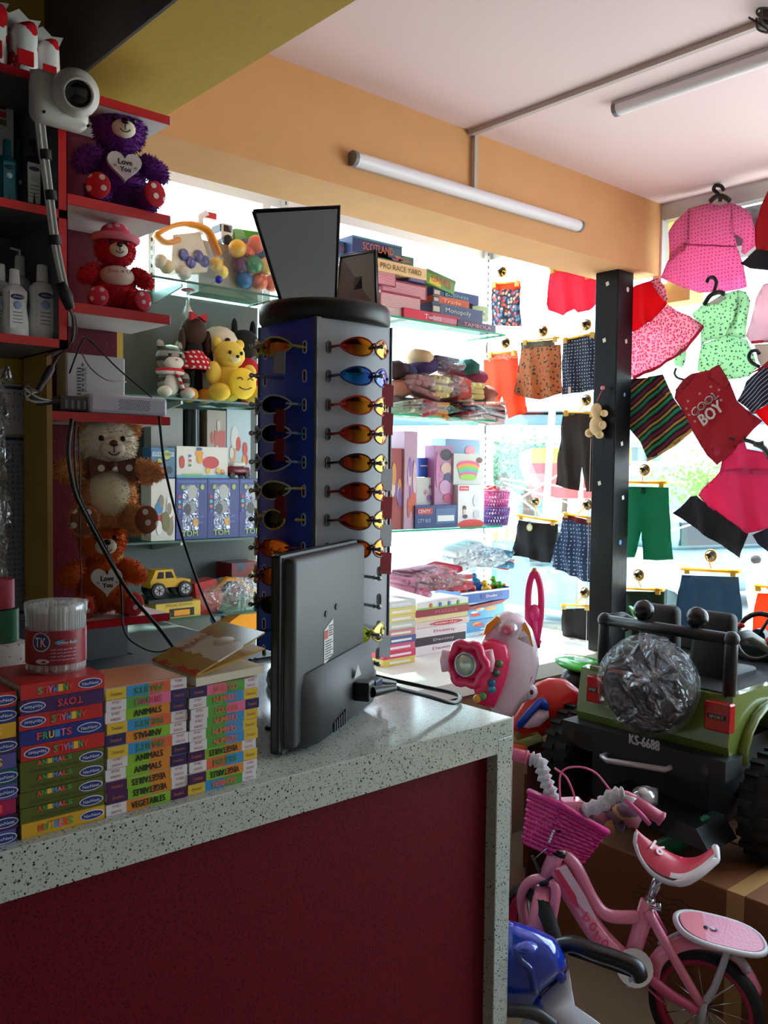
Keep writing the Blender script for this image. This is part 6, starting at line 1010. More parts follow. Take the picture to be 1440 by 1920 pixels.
STR = pattern('stripes', (30, 150, 90), [], 15.5, tl=.12, rot=.62, rough=.85, bands=[(0, (34, 150, 96)), (.2, (22, 24, 52)), (.34, (196, 156, 60)), (.5, (22, 24, 52)), (.62, (130, 24, 62)), (.82, (22, 24, 52))])
g_('child_shirt', 'striped shirt in green, yellow, maroon and navy tilted beside the pillar', [('shirt_body', [(1184, 710), (1215, 708), (1232, 726), (1263, 745), (1283, 775), (1301, 804), (1260, 838), (1215, 863), (1200, 830), (1176, 795), (1176, 712)], STR), ('sleeve', [(1215, 707), (1245, 702), (1254, 722), (1264, 745), (1250, 740), (1236, 732)], STR, -.008), ('hem', [(1301, 803), (1302, 807), (1260, 842), (1215, 866), (1215, 861), (1260, 836)], M((210, 180, 120), .8), -.006)], x=3.575, A=.006)
RED2 = M((170, 16, 40), .85, tl=.14)
t = g_('child_t_shirt', 'red t-shirt lettered COOL BOY, tilted', [('shirt_body', [(1265, 747), (1268, 732), (1282, 712), (1300, 700), (1330, 694), (1349, 684), (1368, 717), (1382, 752), (1400, 768), (1429, 789), (1412, 806), (1396, 824), (1370, 850), (1344, 872), (1326, 855), (1312, 830), (1300, 811), (1283, 775)], RED2), ('sleeve', [(1268, 732), (1282, 712), (1300, 700), (1304, 706), (1290, 722), (1276, 738)], M((150, 14, 36), .85), -.008), ('sleeve', [(1335, 692), (1349, 684), (1358, 700), (1368, 717), (1361, 731), (1331, 709)], M((160, 14, 38), .85), -.008)], x=3.55, A=.003)
def wtext(s_, px, py, px2, py2, hpx, x, c, par=None, outline=False):
    a, c_ = at(px, py, x=x), at(px2, py2, x=x); u = (c_-a); wd = u.length; u.normalize(); wv = Vector((-1, 0, 0)).cross(u); wv = -wv if wv.z < 0 else wv; b = MB(); h_ = hpx/FPX*3.35; b.text(s_, (a+c_)/2, u, wv, wd, h_, c if not isinstance(c, tuple) else M(c, .7), bold=.0024 if px == 1314 or px == 1298 else 0); return b
b = wtext('COOL', 1298, 776, 1344, 738, 16, 3.529, (214, 190, 190)); b3 = wtext('COOL', 1299, 775.5, 1343, 738.5, 13, 3.526, (50, 16, 22)); b.add(b3.v, b3.f, M((50, 16, 22), .7)); b2 = wtext('BOY', 1314, 790, 1352, 759, 26, 3.527, (206, 190, 188)); b.add(b2.v, b2.f, M((206, 190, 188), .7))
for q in ((1333, 725), (1348, 731), (1352, 750), (1312, 738), (1290, 752), (1287, 766), (1292, 778), (1303, 790)): b.text('*', at(*q, x=3.527), (0, -1, 0), (0, 0, 1), .012, .012, M((220, 190, 190), .7))
o = b.build('printed_lettering', t, True); loc = t.location.copy(); R_i = Matrix.Rotation(PI/2, 3, 'Z')
for v in o.data.vertices: v.co = R_i @ (v.co-loc)
SN = pattern('stripes', (24, 28, 60), [], 70, tl=.1, rot=.75, rough=.85, bands=[(0, (200, 205, 215)), (.16, (24, 28, 60))])
g_('child_shirt', 'navy shirt with thin white stripes and a red collar at the right photo edge', [('shirt_body', [(1383, 752), (1392, 732), (1400, 714), (1430, 690), (1530, 664), (1530, 755), (1440, 758), (1411, 774), (1396, 762)], SN), ('collar', [(1408, 704), (1445, 674), (1530, 660), (1530, 668), (1430, 692), (1412, 702)], M((170, 20, 44), .8), -.01)], x=3.56)
g_('child_t_shirt', 'bright red top behind the navy striped shirt at the right photo edge', [('shirt_body', [(1414, 772), (1440, 758), (1530, 750), (1530, 812), (1440, 800), (1428, 788)], M((214, 18, 40), .8, tl=.5))], x=3.59)
PK2 = M((216, 62, 118), .85, tl=.35)
g_('child_dress', 'deep pink flared dress with a broad black hem, low right', [('bodice', [(1357, 833), (1375, 823), (1395, 823), (1403, 842), (1445, 850), (1530, 856), (1530, 900), (1350, 884), (1352, 860)], PK2), ('sleeve', [(1337, 842), (1357, 833), (1374, 826), (1372, 850), (1357, 864), (1345, 858)], M((226, 60, 100), .85, tl=.5), -.008), ('skirt', [(1350, 882), (1400, 876), (1530, 895), (1530, 975), (1440, 990), (1403, 1000), (1355, 975), (1309, 929), (1330, 906)], PK2, .0), ('hem', [(1309, 929), (1330, 948), (1365, 975), (1403, 999), (1398, 1025), (1390, 1046), (1350, 1020), (1263, 962), (1285, 942), (1296, 931)], M((20, 18, 30), .85), -.004)], x=3.56, A=.012, fr=42)
g_('child_dress', 'navy hem of a dress cut by the right photo edge, below the deep pink dress', [('dress_hem', [(1409, 1003), (1440, 990), (1530, 984), (1530, 1045), (1440, 1034), (1420, 1020)], M((30, 32, 56), .85))], x=3.575)
def black_hanger(pts, lab, x=3.56, c=(16, 14, 18), r=.0055):
    b = MB(); P = [at(px, py, x=x) for px, py in pts[0]]; b.tube(spline(P, 5), r, M(c, .3), 8)
    if len(pts) > 1: b.tube(spline([at(px, py, x=x) for px, py in pts[1]], 5), r*1.3, M(c, .3), 8)
    tag(b.build('clothes_hanger'), lab, 'hanger', 'black plastic clothes hangers')
black_hanger([[(1357, 357), (1352, 349), (1342, 348), (1338, 355), (1345, 362), (1350, 370), (1350, 378)], [(1331, 378), (1340, 370), (1350, 367), (1360, 370), (1368, 376)]], 'black hanger holding the pink dress under the ceiling', r=.008)
black_hanger([[(1325, 530), (1329, 522), (1337, 520), (1343, 528), (1341, 540), (1337, 552)], [(1320, 572), (1330, 556), (1340, 550), (1350, 548), (1358, 551)]], 'black hanger holding the mint green dress', r=.008)
black_hanger([[(1268, 690), (1265, 700), (1270, 708), (1282, 712), (1295, 716)]], 'dark green hanger hook left of the red COOL BOY shirt', c=(40, 60, 52), x=3.56)
black_hanger([[(1424, 664), (1418, 657), (1408, 660), (1404, 670), (1410, 680), (1424, 688)]], 'black hanger hook above the navy striped shirt', r=.008, x=3.55)
black_hanger([[(1432, 830), (1420, 832), (1405, 827), (1395, 825)], [(1415, 832), (1432, 840), (1445, 860)]], 'dark hanger across the neck of the deep pink dress', r=.009, c=(40, 44, 40), x=3.55)
black_hanger([[(1358, 828), (1368, 823), (1378, 824)]], 'dark hanger end at the left shoulder of the deep pink dress', r=.009, c=(50, 20, 30), x=3.55)
# small plush hanging on the pillar
t = thing('hanging_plush', 'small cream plush hanging from a pink pin on the black pillar', 'plush toy', at(1116, 790, x=3.37)); L = lambda px, py: at(px, py, x=3.37)
b = MB(); CR = M((226, 196, 150), .95, bump=.4, bs=200); [b.ell(L(px, py), (.022, r, r2), CR, 14) for px, py, r, r2 in ((1118, 798, .035, .045), (1118, 770, .028, .034), (1133, 775, .014, .016), (1130, 797, .014, .02), (1105, 812, .018, .02), (1124, 815, .018, .018))]; b.build('plush_body', t)
b = MB(); b.tube([L(1119, 752), L(1129, 730)], .0018, M((220, 60, 100), .5), 6); b.ell(L(1130, 727), .010, M((236, 120, 140), .3), 12); b.build('pin_and_string', t)
b = MB(); b.tube([at(1108, 822, x=3.36), at(1103, 1000, x=3.36), at(1099, 1225, x=3.36)], .0012, M((210, 205, 200), .4), 5); tag(b.build('hanging_string'), 'thin white string hanging down beside the pillar from the small plush', 'string')
# ================= RIDE-ONS, BICYCLE, CARTONS AT THE RIGHT =================
CARD = M((122, 74, 38), .8, bump=.1, bs=12, var=.15)
def cardbox(x0, x1, y0, y1, z0, z1, lab, rz=0, m=CARD, prints=()):
    t = thing('cardboard_box', lab, 'cardboard box', ((x0+x1)/2, (y0+y1)/2, z0), (0, 0, rz)); w_, d = (x1-x0)/2, (y1-y0)/2; b = MB(); b.box(-w_, w_, -d, d, 0, z1-z0, m, .004); b.build('box_body', t, True)
    b = MB(); b.box(-w_-.0008, w_+.0008, -.025, .025, .001, z1-z0+.0008, M((176, 140, 90), .3)); b.build('tape_strip', t, True)
    if prints: b = MB(); [p(b, w_, d, z1-z0) for p in prints]; b.build('printed_marks', t, True)
    return t
def zig(b, w_, d, H):
    for k in range(11): b.tube([(-w_-.001, d*.35-.1+(.2)*j/8+.01*math.sin(k+j*2.3), H*(.22+.055*k)+.008*math.sin(j*1.9+k)) for j in range(9)], .0014, M((60, 32, 16), .8), 4)
cardbox(2.31, 2.62, .55, 1.74, .0, .365, 'big brown cardboard box with scribbled print behind the pink bicycle', prints=(zig,))
cardbox(2.63, 3.5, .80, 2.15, .0, .365, 'wide low cardboard carton underneath the toy jeep')
cardbox(1.66, 1.95, 1.82, 2.2, 0, .60, 'narrow brown cardboard box standing behind the bicycle basket')
cardbox(1.49, 1.62, 1.62, 1.8, 0, .72, 'pale cardboard box edge right beside the stone counter', m=M((176, 160, 140), .8))
cardbox(2.42, 2.72, .18, .5, 0, .34, 'cardboard box at the lower right corner beside the big box', rz=.25)
# things lying on the boxes under the jeep
b = MB(); a, c = at(1178, 1625, x=2.40), at(1330, 1545, x=2.40); b.cyl(a, c, .028, M((34, 120, 84), .3), 16); b.cyl(a-(c-a)*.02, a, .03, M((190, 190, 190), .4), 16); tag(b.build('green_roll'), 'rolled green sheet in clear wrapping lying on the brown box', 'roll')
b = MB(); b.ell(at(1168, 1630, x=2.38), (.05, .05, .04), clearmat(haze=.12, gloss=.25), 14, None, .15, 3); tag(b.build('plastic_wrapping'), 'crumpled clear wrapping around the end of the green roll', 'plastic')
b = MB(); b.prism([(0, 0), (.34, .02), (.36, .08), (.05, .05)], at(1330, 1600, x=2.3), (0, 1, 0), (.3, 0, 1), (.16, 0, 0), M((20, 22, 22), .3)); tag(b.build('black_bag'), 'dark glossy sheet spread over the box under the jeep bumper', 'bag')
b = MB()
for i in range(9): b.ell(at(1125+rnd.uniform(0, 60), 1530+rnd.uniform(-18, 22), x=2.2), (rnd.uniform(.02, .04),)*2+(.022,), M([(170, 100, 120), (190, 150, 100), (120, 90, 110)][i % 3], .8, var=.3), 10, None, .15, i)
o = b.build('crumpled_cloths'); tag(o, 'heap of dusty pink crumpled cloths behind the bicycle grip', 'cloths', kind='stuff')
b = MB(); b.ell(at(1210, 1495, x=2.25), (.05, .03, .035), M((190, 190, 195), .15, .7), 12, None, .25, 4); tag(b.build('foil_packet'), 'crumpled silver foil packet under the jeep bumper', 'packet')
# ---- toy jeep ----
XJ = 2.45; JO = Vector((XJ, at(1245, 1350, x=XJ).y, at(1245, 1640, x=XJ).z)); 
jy = lambda px: at(px, 1300, x=XJ).y
t = thing('toy_jeep', 'green ride-on toy jeep with black roll bar and wrapped spare wheel, seen from the rear', 'ride-on toy', (XJ, JO.y, .367)); J = t
GRN = M((100, 116, 46), .25, coat=.6); BPL = M((20, 21, 22), .5, bump=.05, bs=90); P_ = lambda px, py, dx=0: at(px, py, x=XJ+dx)
def jp(nm, pts, dx, th, m, par=None):
    b = MB(); q = [P_(px, py, dx) for px, py in pts]; n = len(q); B_ = [v+Vector((th, 0, 0)) for v in q]; b.add(q, [tuple(range(n))[::-1]], m); b.add(B_, [tuple(range(n))], m); b.add(q+B_, [(i, (i+1) % n, n+(i+1) % n, n+i) for i in range(n)], m); return b.build(nm, par or J)
yl, yr = jy(1085), jy(1371); zbt = P_(1230, 1400).z; 
zt_l, zt_r = P_(1110, 1268).z, P_(1371, 1312).z
b = MB(); W2 = (yl-yr)/2; Yc = (yl+yr)/2; ztop = P_(1371, 1310).z; zlow = P_(1371, 1422).z
prof = [(0, zlow), (-.01, zlow+.03), (.012, ztop), (.05, ztop+.004), (.62, ztop+.004), (.66, ztop+.05), (1.02, ztop+.03), (1.08, ztop-.01), (1.1, zlow), (.95, zlow), (.90, zlow+.10), (.72, zlow+.10), (.66, zlow-.02), (.40, zlow-.02), (.34, zlow+.105), (.12, zlow+.105), (.06, zlow)]
prof2 = [(XJ+a, z) for a, z in prof]
b.add([(x, yr, z) for x, z in prof2]+[(x, yl, z) for x, z in prof2], [tuple(range(len(prof2))), tuple(range(len(prof2), 2*len(prof2)))[::-1]]+[(i, i+len(prof2), (i+1) % len(prof2)+len(prof2), (i+1) % len(prof2)) for i in range(len(prof2))], GRN)
for sy, y in ((-1, yr), (1, yl)):   # fender flares
    for cx in (.23, .81): b.tube([(XJ+cx+.175*math.cos(a), y+sy*.012, zlow-.03+.155*math.sin(a)) for a in [PI*i/10 for i in range(11)]], .016, GRN, 8, flat=.8)
b.build('jeep_body', J)
b = MB(); b.box(XJ+.03, XJ+.6, yr+.03, yl-.03, ztop-.02, ztop+.006, M((14, 14, 15), .6)); b.build('cabin_floor', J)
# bumper
b = MB(); bz1, bz0 = zlow+.004, zlow-.075; b.prism([(yl+.02-Yc, bz1-.0), (yr-.02-Yc, bz1), (yr-.02-Yc, bz0+.02), (yr+.06-Yc, bz0), (yl-.06-Yc, bz0), (yl+.02-Yc, bz0+.03)], (XJ-.06, Yc, 0), (0, 1, 0), (0, 0, 1), (.1, 0, 0), BPL); bmp = b.build('rear_bumper', J)
zmid = (bz0+bz1)/2; xb = XJ-.0605
b = MB(); q = at(1208, 1392, x=xb); b.text('KS-6688', (xb, q.y, q.z), (0, -1, 0), (0, 0, 1), .104, .030, M((200, 200, 198), .4), bold=.0016); b.build('number_lettering', bmp)
for y in (yl-.05, yr+.07): b = MB(); b.box(xb-.001, xb+.001, y-.038, y+.038, zmid-.025, zmid+.02, M((12, 12, 13), .35)); b.box(xb-.003, xb, y-.012 + (.03 if y > Yc else -.03), y+.012+(.03 if y > Yc else -.03), zmid-.01, zmid+.012, M((70, 66, 60), .2)); b.build('reflector', bmp)
b = MB(); a, c = at(1130, 1418, x=xb-.02), at(1250, 1442, x=xb-.02); b.tube([a+Vector((.05, .0, .0)), a, a.lerp(c, .1)-Vector((.008, 0, 0.008)), c-Vector((.008, 0, .0)), c+Vector((.05, 0, 0))], .011, M((190, 180, 184), .3, .3), 10, flat=.8); b.build('tow_bar', bmp)
for pts in ([(1103, 1266), (1129, 1270), (1123, 1323), (1096, 1313)], [(1323, 1315), (1372, 1320), (1368, 1376), (1318, 1368)]):
    q = [P_(px, py, -.02) for px, py in pts]; b = MB(); ym, zm = sum(v.y for v in q)/4, sum(v.z for v in q)/4; hw = (q[0].y-q[1].y)/2; hh = (q[0].z-q[3].z)/2
    b.box(XJ-.024, XJ+.01, ym-hw, ym+hw, zm-hh, zm+hh, M((176, 16, 30), .15, coat=.5), .005); o = b.build('tail_light', J)
    b = MB(); b.box(XJ-.0255, XJ-.024, ym-hw*.7, ym+hw*.7, zm-.006, zm+.008, M((40, 16, 16), .3)); b.text('SPORT', (XJ-.0256, ym, zm+.001), (0, -1, 0), (0, 0, 1), hw*1.1, .009, M((210, 205, 200), .4)); b.build('badge', o)
b = MB(); ym = jy(1120); b.box(XJ-.02, XJ+.03, ym-.02, ym+.02, ztop+.002, ztop+.02, GRN, .004); b.build('corner_cap', J)
# roll bar
RB = M((24, 26, 30), .4); a0, a1, a2, a3 = P_(1130, 1262, .03), P_(1134, 1165, .03), P_(1372, 1195, .03), P_(1366, 1310, .03); a1.z = a2.z = (a1.z+a2.z)/2
b = MB(); b.tube([a0-Vector((0, 0, .02)), a1-Vector((0, 0, .02)), a1], .019, RB, 12); b.tube([a3-Vector((0, 0, .02)), a2-Vector((0, 0, .02)), a2], .019, RB, 12); b.tube([a1+Vector((0, .012, 0)), a2-Vector((0, .012, 0))], .018, RB, 12)
for p in (a1, a2): b.tube([p, p+Vector((.10, 0, .0)), p+Vector((.34, 0, -.10)), p+Vector((.46, 0, -.20))], [.018, .017, .016, .016], RB, 10); b.ell(p, .024, RB, 12)
b.build('roll_bar', J)
b = MB(); p = a2+Vector((.2, -.012, -.03)); b.tube([p, p+Vector((.14, -.006, -.07))], .013, M((214, 40, 30), .3), 10); b.build('red_grab_handle', J)
for k, px in ((0, 1207), (1, 1308)): 
    b = MB(); q = P_(px, 1135 if k == 0 else 1140, .05); q.z = a1.z+.045; b.ell(q, (.032, .034, .034), M((16, 16, 18), .25), 18); b.cyl(q-Vector((0, 0, .05)), q-Vector((0, 0, .02)), .014, RB, 10); b.build('roof_lamp', J)
# seats
for yy in (Yc+.10, Yc-.095):
    b = MB(); vs_, fs = bevbox(.022, (.05, .165, .24), 4); b.add([Vector((v.x+XJ+.2+(v.z+.12)*.12, yy+v.y*(1-.25*max(0, v.z/.12)), ztop+.09+v.z)) for v in vs_], fs, M((15, 15, 16), .6), True); b.box(XJ+.2, XJ+.36, yy-.075, yy+.075, ztop-.02, ztop+.03, M((15, 15, 16), .45), .01); b.build('seat', J)
# steering wheel, dash
b = MB(); q = Vector((XJ+.50, Yc-.10, ztop+.10)); b.tube([q+Vector((.03*math.sin(a), .075*math.cos(a), .075*math.sin(a))) for a in [2*PI*i/24 for i in range(24)]], .009, M((26, 26, 28), .35), 8, closed=True); b.cyl(q, q+Vector((.03, 0, 0)), .026, M((50, 60, 66), .4), 14)
for a in (0, 2.1, 4.2): b.tube([q, q+Vector((0, .072*math.cos(a), .072*math.sin(a)))], .006, M((30, 30, 32), .4), 6)
b.ell(q+Vector((0, .06, .03)), (.01, .016, .01), M((200, 40, 34), .3), 8); b.build('steering_wheel', J)
b = MB(); b.box(XJ+.54, XJ+.62, yr+.02, yl-.02, ztop, ztop+.07, M((22, 24, 24), .5), .015); b.build('dashboard', J)
# wheels
TY = M((18, 18, 19), .75, bump=.2, bs=70)
def wheel(nm, c, r, w_, par, rim=(60, 62, 64), sgn=-1):
    b = MB(); ax = Vector((0, 1, 0)); b.lathe([(r*.55, -w_/2), (r*.9, -w_/2), (r, -w_*.38), (r, w_*.38), (r*.9, w_/2), (r*.55, w_/2)], TY, c, 36, ax)
    for i in range(22):
        a = 2*PI*i/22
        for s_ in (-1, 1): T_ = Matrix.Translation(c) @ Matrix.Rotation(a, 4, 'Y'); b.box(r-.006, r+.009, s_*w_*.05 if s_ > 0 else -w_*.45, w_*.45 if s_ > 0 else -w_*.05, -.009+s_*.006, .009+s_*.006, TY, T=T_)
    o = b.build(nm, par); b = MB(); b.lathe([(0, sgn*w_*.30), (r*.2, sgn*w_*.34), (r*.25, sgn*w_*.22), (r*.5, sgn*w_*.2), (r*.58, sgn*w_*.46)], M(rim, .35, .3), c, 24, ax)
    for k in range(5): T_ = Matrix.Translation(c) @ Matrix.Rotation(2*PI*k/5, 4, 'Y'); b.box(r*.15, r*.56, sgn*w_*.34-.004, sgn*w_*.34+.004, -.012, .012, M(rim, .35, .3), T=T_)
    b.build('rim', o); return o
rw = .155; zc_ = .367+rw
for cx, yy, sg in ((.235, yr-.02, -1), (.235, yl+.02, 1), (.82, yr-.02, -1), (.82, yl+.02, 1)): wheel('wheel', Vector((XJ+cx-.07, yy+sg*(.05 if sg < 0 else .085), zc_)), rw, .11, J, sgn=sg)
b = MB(); b.box(XJ+.0, XJ+1.0, yr+.06, yl-.06, .367+.08, zlow, M((12, 12, 13), .6)); b.cyl((XJ+.19, yr-.02, zc_), (XJ+.19, yl+.02, zc_), .02, M((60, 60, 62), .4, .5), 10)
for yy in (Yc-.1, Yc+.1): b.tube([(XJ+.05+.012*math.cos(i*1.3), yy+.02*math.sin(i*1.3), zc_-.03+.008*i) for i in range(20)], .005, M((90, 90, 92), .3, .6), 6)
b.build('chassis', J)
# spare wheel in film
q = at(1215, 1286, x=XJ-.08); b = MB(); b.lathe([(0, -.02), (.07, -.02), (.09, -.055), (.125, -.06), (.138, -.03), (.138, .03), (.12, .055), (0, .055)], M((22, 20, 21), .7), q, 36, (-1, 0, 0)); sw = b.build('spare_wheel', J)
b = MB(); b.cyl(q+Vector((-.022, 0, 0)), q+Vector((-.03, 0, 0)), .06, M((44, 30, 30), .3), 20); b.box(q.x-.058, q.x-.05, q.y-.02, q.y+.10, q.z+.035, q.z+.045, M((150, 80, 60), .4)); b.build('hub', sw)
b = MB(); rr = random.Random(5); n = 40; prof = [(0, .068), (.05, .07), (.10, .073), (.135, .066), (.15, .03), (.152, -.02), (.14, -.055), (.09, -.05)]; vs_ = []; fs = []
FILM = clearmat(haze=.02, gloss=.10, rough=.18, bump=1, bs=12)
knot = (-.085, .05)
for r, h in prof:
    for k in range(n):
        a = 2*PI*k/n; pull = .002*math.sin(a*5+r*90); vs_.append(q+Vector((-h+pull, -r*math.cos(a)*(1.02+.02*math.sin(a*5)), r*math.sin(a)*(1.02+.02*math.cos(a*7)))))
for i in range(len(prof)-1):
    for k in range(n): fs.append((i*n+k, i*n+(k+1) % n, (i+1)*n+(k+1) % n, (i+1)*n+k))
b.add(vs_, fs, FILM, True); kn = q+Vector((-.075, -.075, .05))
for i in range(26):
    a = rr.uniform(0, 2*PI); L_ = rr.uniform(.05, .13); e = kn+Vector((.012, math.cos(a)*L_, math.sin(a)*L_)); 
    b.prism([(0, .003), (L_, .012), (L_, -.012), (0, -.003)], kn-Vector((rr.uniform(0, .012), 0, 0)), (e-kn).normalized(), (e-kn).normalized().cross(Vector((-1, 0, 0))), (-.001, 0, 0), FILM)
b.ell(kn, (.02, .018, .018), FILM, 10, None, .3, 2); b.build('plastic_film', sw)
# ---- green plastic ride-on behind, left of the jeep
t = thing('green_ride_on', 'bright green and black ride-on toy behind the jeep at its left side', 'ride-on toy', (2.95, at(1085, 1260, x=2.95).y, .335)); Gp = lambda px, py, x=2.9: at(px, py, x=x); GB = M((60, 190, 60), .2, coat=.5)
b = MB(); b.ell(Gp(1090, 1245), (.10, .11, .022), GB, 18, Euler((.12, 0, 0))); b.ell(Gp(1085, 1237), (.05, .06, .01), M((190, 226, 200), .2), 14); b.build('seat_top', t)
b = MB(); b.ell(Gp(1092, 1278), (.09, .085, .07), M((16, 16, 18), .3), 18); b.build('seat_bowl', t)
b = MB(); c = Gp(1092, 1290); b.cyl((2.9, c.y, .335), (2.9, c.y, c.z), .05, M((18, 18, 20), .5), 14); b.build('pedestal', t)
t = thing('toy_scooter', 'bright green toy scooter front standing between the jeep seats', 'ride-on toy', (3.2, at(1240, 1215, x=3.2).y, .335)); Gp = lambda px, py, x=3.2: at(px, py, x=x)
b = MB(); 
for pts, th in (([(1230, 1188), (1262, 1206), (1258, 1238), (1222, 1214)], .04), ([(1178, 1136), (1192, 1148), (1190, 1162), (1184, 1150)], .02), ([(1192, 1172), (1212, 1182), (1204, 1190), (1200, 1186)], .02)):
    qv = [Gp(*p) for p in pts]; n = 4; Bv = [v+Vector((th, 0, 0)) for v in qv]; b.add(qv+Bv, [(3, 2, 1, 0), (4, 5, 6, 7)]+[(i, (i+1) % 4, 4+(i+1) % 4, 4+i) for i in range(4)], GB)
b.build('front_panel', t)
b = MB(); b.tube(spline([Gp(1170, 1180), Gp(1190, 1172), Gp(1215, 1180), Gp(1225, 1200)], 5), .012, M((22, 24, 26), .4), 8); b.tube([Gp(1240, 1235), (3.2, Gp(1240, 1235).y, .34)], .02, M((22, 24, 26), .4), 8); b.build('handle_stem', t)
# ---- pink bicycle ----
BD = 2.28
B = lambda px, py, dd=0.: at(px, py, d=BD+dd)
root = at(1180, 1900, d=BD); t = thing('child_bicycle', 'pink child bicycle with a woven basket, printed saddle and rear carrier', 'bicycle', (root.x, root.y, 0)); BK = t
PF = M((232, 130, 160), .25, coat=.6); PD = M((200, 80, 120), .4); GRY = M((176, 172, 180), .35, .3); CHR = M((180, 184, 190), .15, .95)
def bp(nm, *tubes, par=None):
    b = MB(); [b.tube(spline(p, 6) if len(p) > 2 else p, r if not isinstance(r, tuple) else [r[0]+(r[1]-r[0])*i/max(1, (len(p)-1)*6) for i in range((len(p)-1)*6+1)] if len(p) > 2 else list(r), m, 12, flat=fl) for p, r, m, fl in tubes]; return b.build(nm, par or BK)
fr_ = bp('frame', ([B(1049, 1588), B(1025, 1645)], .021, PF, None), ([B(1042, 1625), B(1075, 1680), B(1120, 1750), B(1168, 1800), B(1185, 1815)], .027, PF, None), ([B(1052, 1595), B(1080, 1625), B(1110, 1685), B(1140, 1716), B(1200, 1720)], .0165, PF, None),
   ([B(1216, 1690), B(1180, 1812)], .021, PF, None), ([B(1214, 1708, -.02), B(1260, 1790, -.03), B(1312, 1880, -.03)], .012, PF, None), ([B(1218, 1700, .03), B(1245, 1750, .05)], .010, PD, None), ([B(1190, 1810, -.02), B(1250, 1860, -.03), B(1305, 1893, -.03)], .013, PD, None), ([B(1240, 1790, .04), B(1222, 1830, .04), B(1190, 1815, .02)], .010, PF, None))
b = MB()
def sticker(pts, m, lift=-.029): b.add([B(px, py, lift) for px, py in pts], [tuple(range(len(pts)))], m)
sticker([(1042, 1628), (1062, 1622), (1098, 1680), (1120, 1725), (1096, 1708), (1066, 1670)], M((236, 196, 206), .3)); sticker([(1038, 1633), (1048, 1630), (1080, 1680), (1086, 1705), (1070, 1690)], M((214, 50, 90), .3), -.0295)
o = B(1090, 1745, -.0275); 
for s_, px, py, h in (('b', 1101, 1720, 20), ('o', 1112, 1738, 18), ('b', 1122, 1756, 18), ('o', 1134, 1770, 16)): b.text(s_, B(px, py, -.0285), RV*.8-UV*.5, UV*.8+RV*.5, .018, .024, M((220, 60, 100), .4))
b.build('printed_stickers', fr_)
bp('head_bearing', ([B(1047, 1590), B(1043, 1600)], .026, M((16, 16, 18), .3), None)); bp('head_bearing', ([B(1022, 1642), B(1027, 1650)], .026, M((16, 16, 18), .3), None))
bp('stem', ([B(1050, 1590), B(1064, 1532)], .013, CHR, None)); b = MB(); c = B(1070, 1520); T_ = Matrix.Translation(c) @ Euler((0, 0, -.6)).to_matrix().to_4x4(); b.box(-.028, .028, -.02, .02, -.025, .03, PF, .004, T=T_); b.box(-.024, .024, -.0215, -.0205, .0, .026, M((240, 170, 190), .3), T=T_); b.text('16', (.014, -.0216, .012), (1, 0, 0), (0, 0, 1), .014, .012, M((214, 60, 90), .4), T=T_); b.build('stem_pad', BK)
hb = bp('handlebar', ([B(990, 1418, .05), B(1015, 1430, .04), B(1028, 1470, .02), B(1048, 1510), B(1085, 1522, -.01), B(1130, 1508, -.02), B(1165, 1490, -.02), B(1190, 1498, -.03), B(1245, 1535, -.05)], .010, PF, None))
WRAP = M((206, 200, 208), .3, bump=.7, bs=130)
b = MB(); P1 = spline([B(995, 1422, .05), B(1013, 1430, .04), B(1020, 1455, .03), B(1030, 1480, .02), B(1042, 1508)], 6); b.tube(P1, [.017+.005*math.sin(i*2.1) for i in range(len(P1))], WRAP, 10); P2 = spline([B(1092, 1520, -.01), B(1125, 1510, -.02), B(1150, 1492, -.02), B(1168, 1490, -.02)], 6); b.tube(P2, [.018+.004*math.sin(i*1.9) for i in range(len(P2))], WRAP, 10); b.build('foam_wrapping', hb)
for a_, c_ in (((962, 1414, .06), (988, 1420, .05)), ((1188, 1502, -.03), (1240, 1535, -.05))):
    b = MB(); b.tube([B(*a_), B(*c_)], .0165, M((206, 96, 130), .5), 12); e = (B(*c_)-B(*a_)).normalized(); b.tube([B(*c_)-e*.004, B(*c_)+e*.003], .0185, M((206, 96, 130), .5), 12); b.build('grip', hb)
bp('brake_lever', ([B(1172, 1500, -.04), B(1200, 1525, -.06), B(1218, 1545, -.06)], .006, M((220, 90, 150), .3), None), par=hb); b = MB(); b.tube([B(1183, 1492, -.03), B(1178, 1510, -.03)], .017, M((220, 216, 220), .3), 12); b.build('white_collar', hb)
b = MB(); b.tube(spline([B(1050, 1500, -.02), B(1052, 1450, 0), B(1080, 1438, 0), B(1115, 1448, 0), B(1145, 1482, 0)], 8), .0026, M((214, 90, 140), .3), 6); b.tube(spline([B(1040, 1440, .03), B(1062, 1458), B(1076, 1490), B(1076, 1505)], 6), .0026, M((214, 90, 140), .3), 6); b.build('brake_cable', BK)
# front fork, wheel, fender
fw = bp('front_fork', ([B(1000, 1772, .06), B(978, 1700, .04), B(985, 1662, .02), B(1010, 1648), B(1040, 1660, -.02), B(1038, 1705, -.03), B(1015, 1790, -.02)], .013, PF, None)); bp('front_fender', ([B(1020, 1662, .01), B(1012, 1700, -.03), B(1004, 1760, -.05), B(1000, 1800, -.06)], .022, PF, .5))
b = MB(); c = B(1000, 1775, .02); ax = RV*.93+FV*.3; u, w_, d_ = frame_of(ax); r_ = .15
b.lathe([(r_*.86, -.02), (r_, -.012), (r_*1.02, 0), (r_, .012), (r_*.86, .02)], TY, c, 36, ax); b.lathe([(r_*.80, -.012), (r_*.88, -.014), (r_*.88, .014), (r_*.80, .012)], M((206, 50, 100), .35), c, 36, ax)
for k in range(10): a = 2*PI*k/10; b.tube([c, c+(u*math.cos(a)+w_*math.sin(a))*r_*.82], .0014, CHR, 4)
b.build('front_wheel', BK)
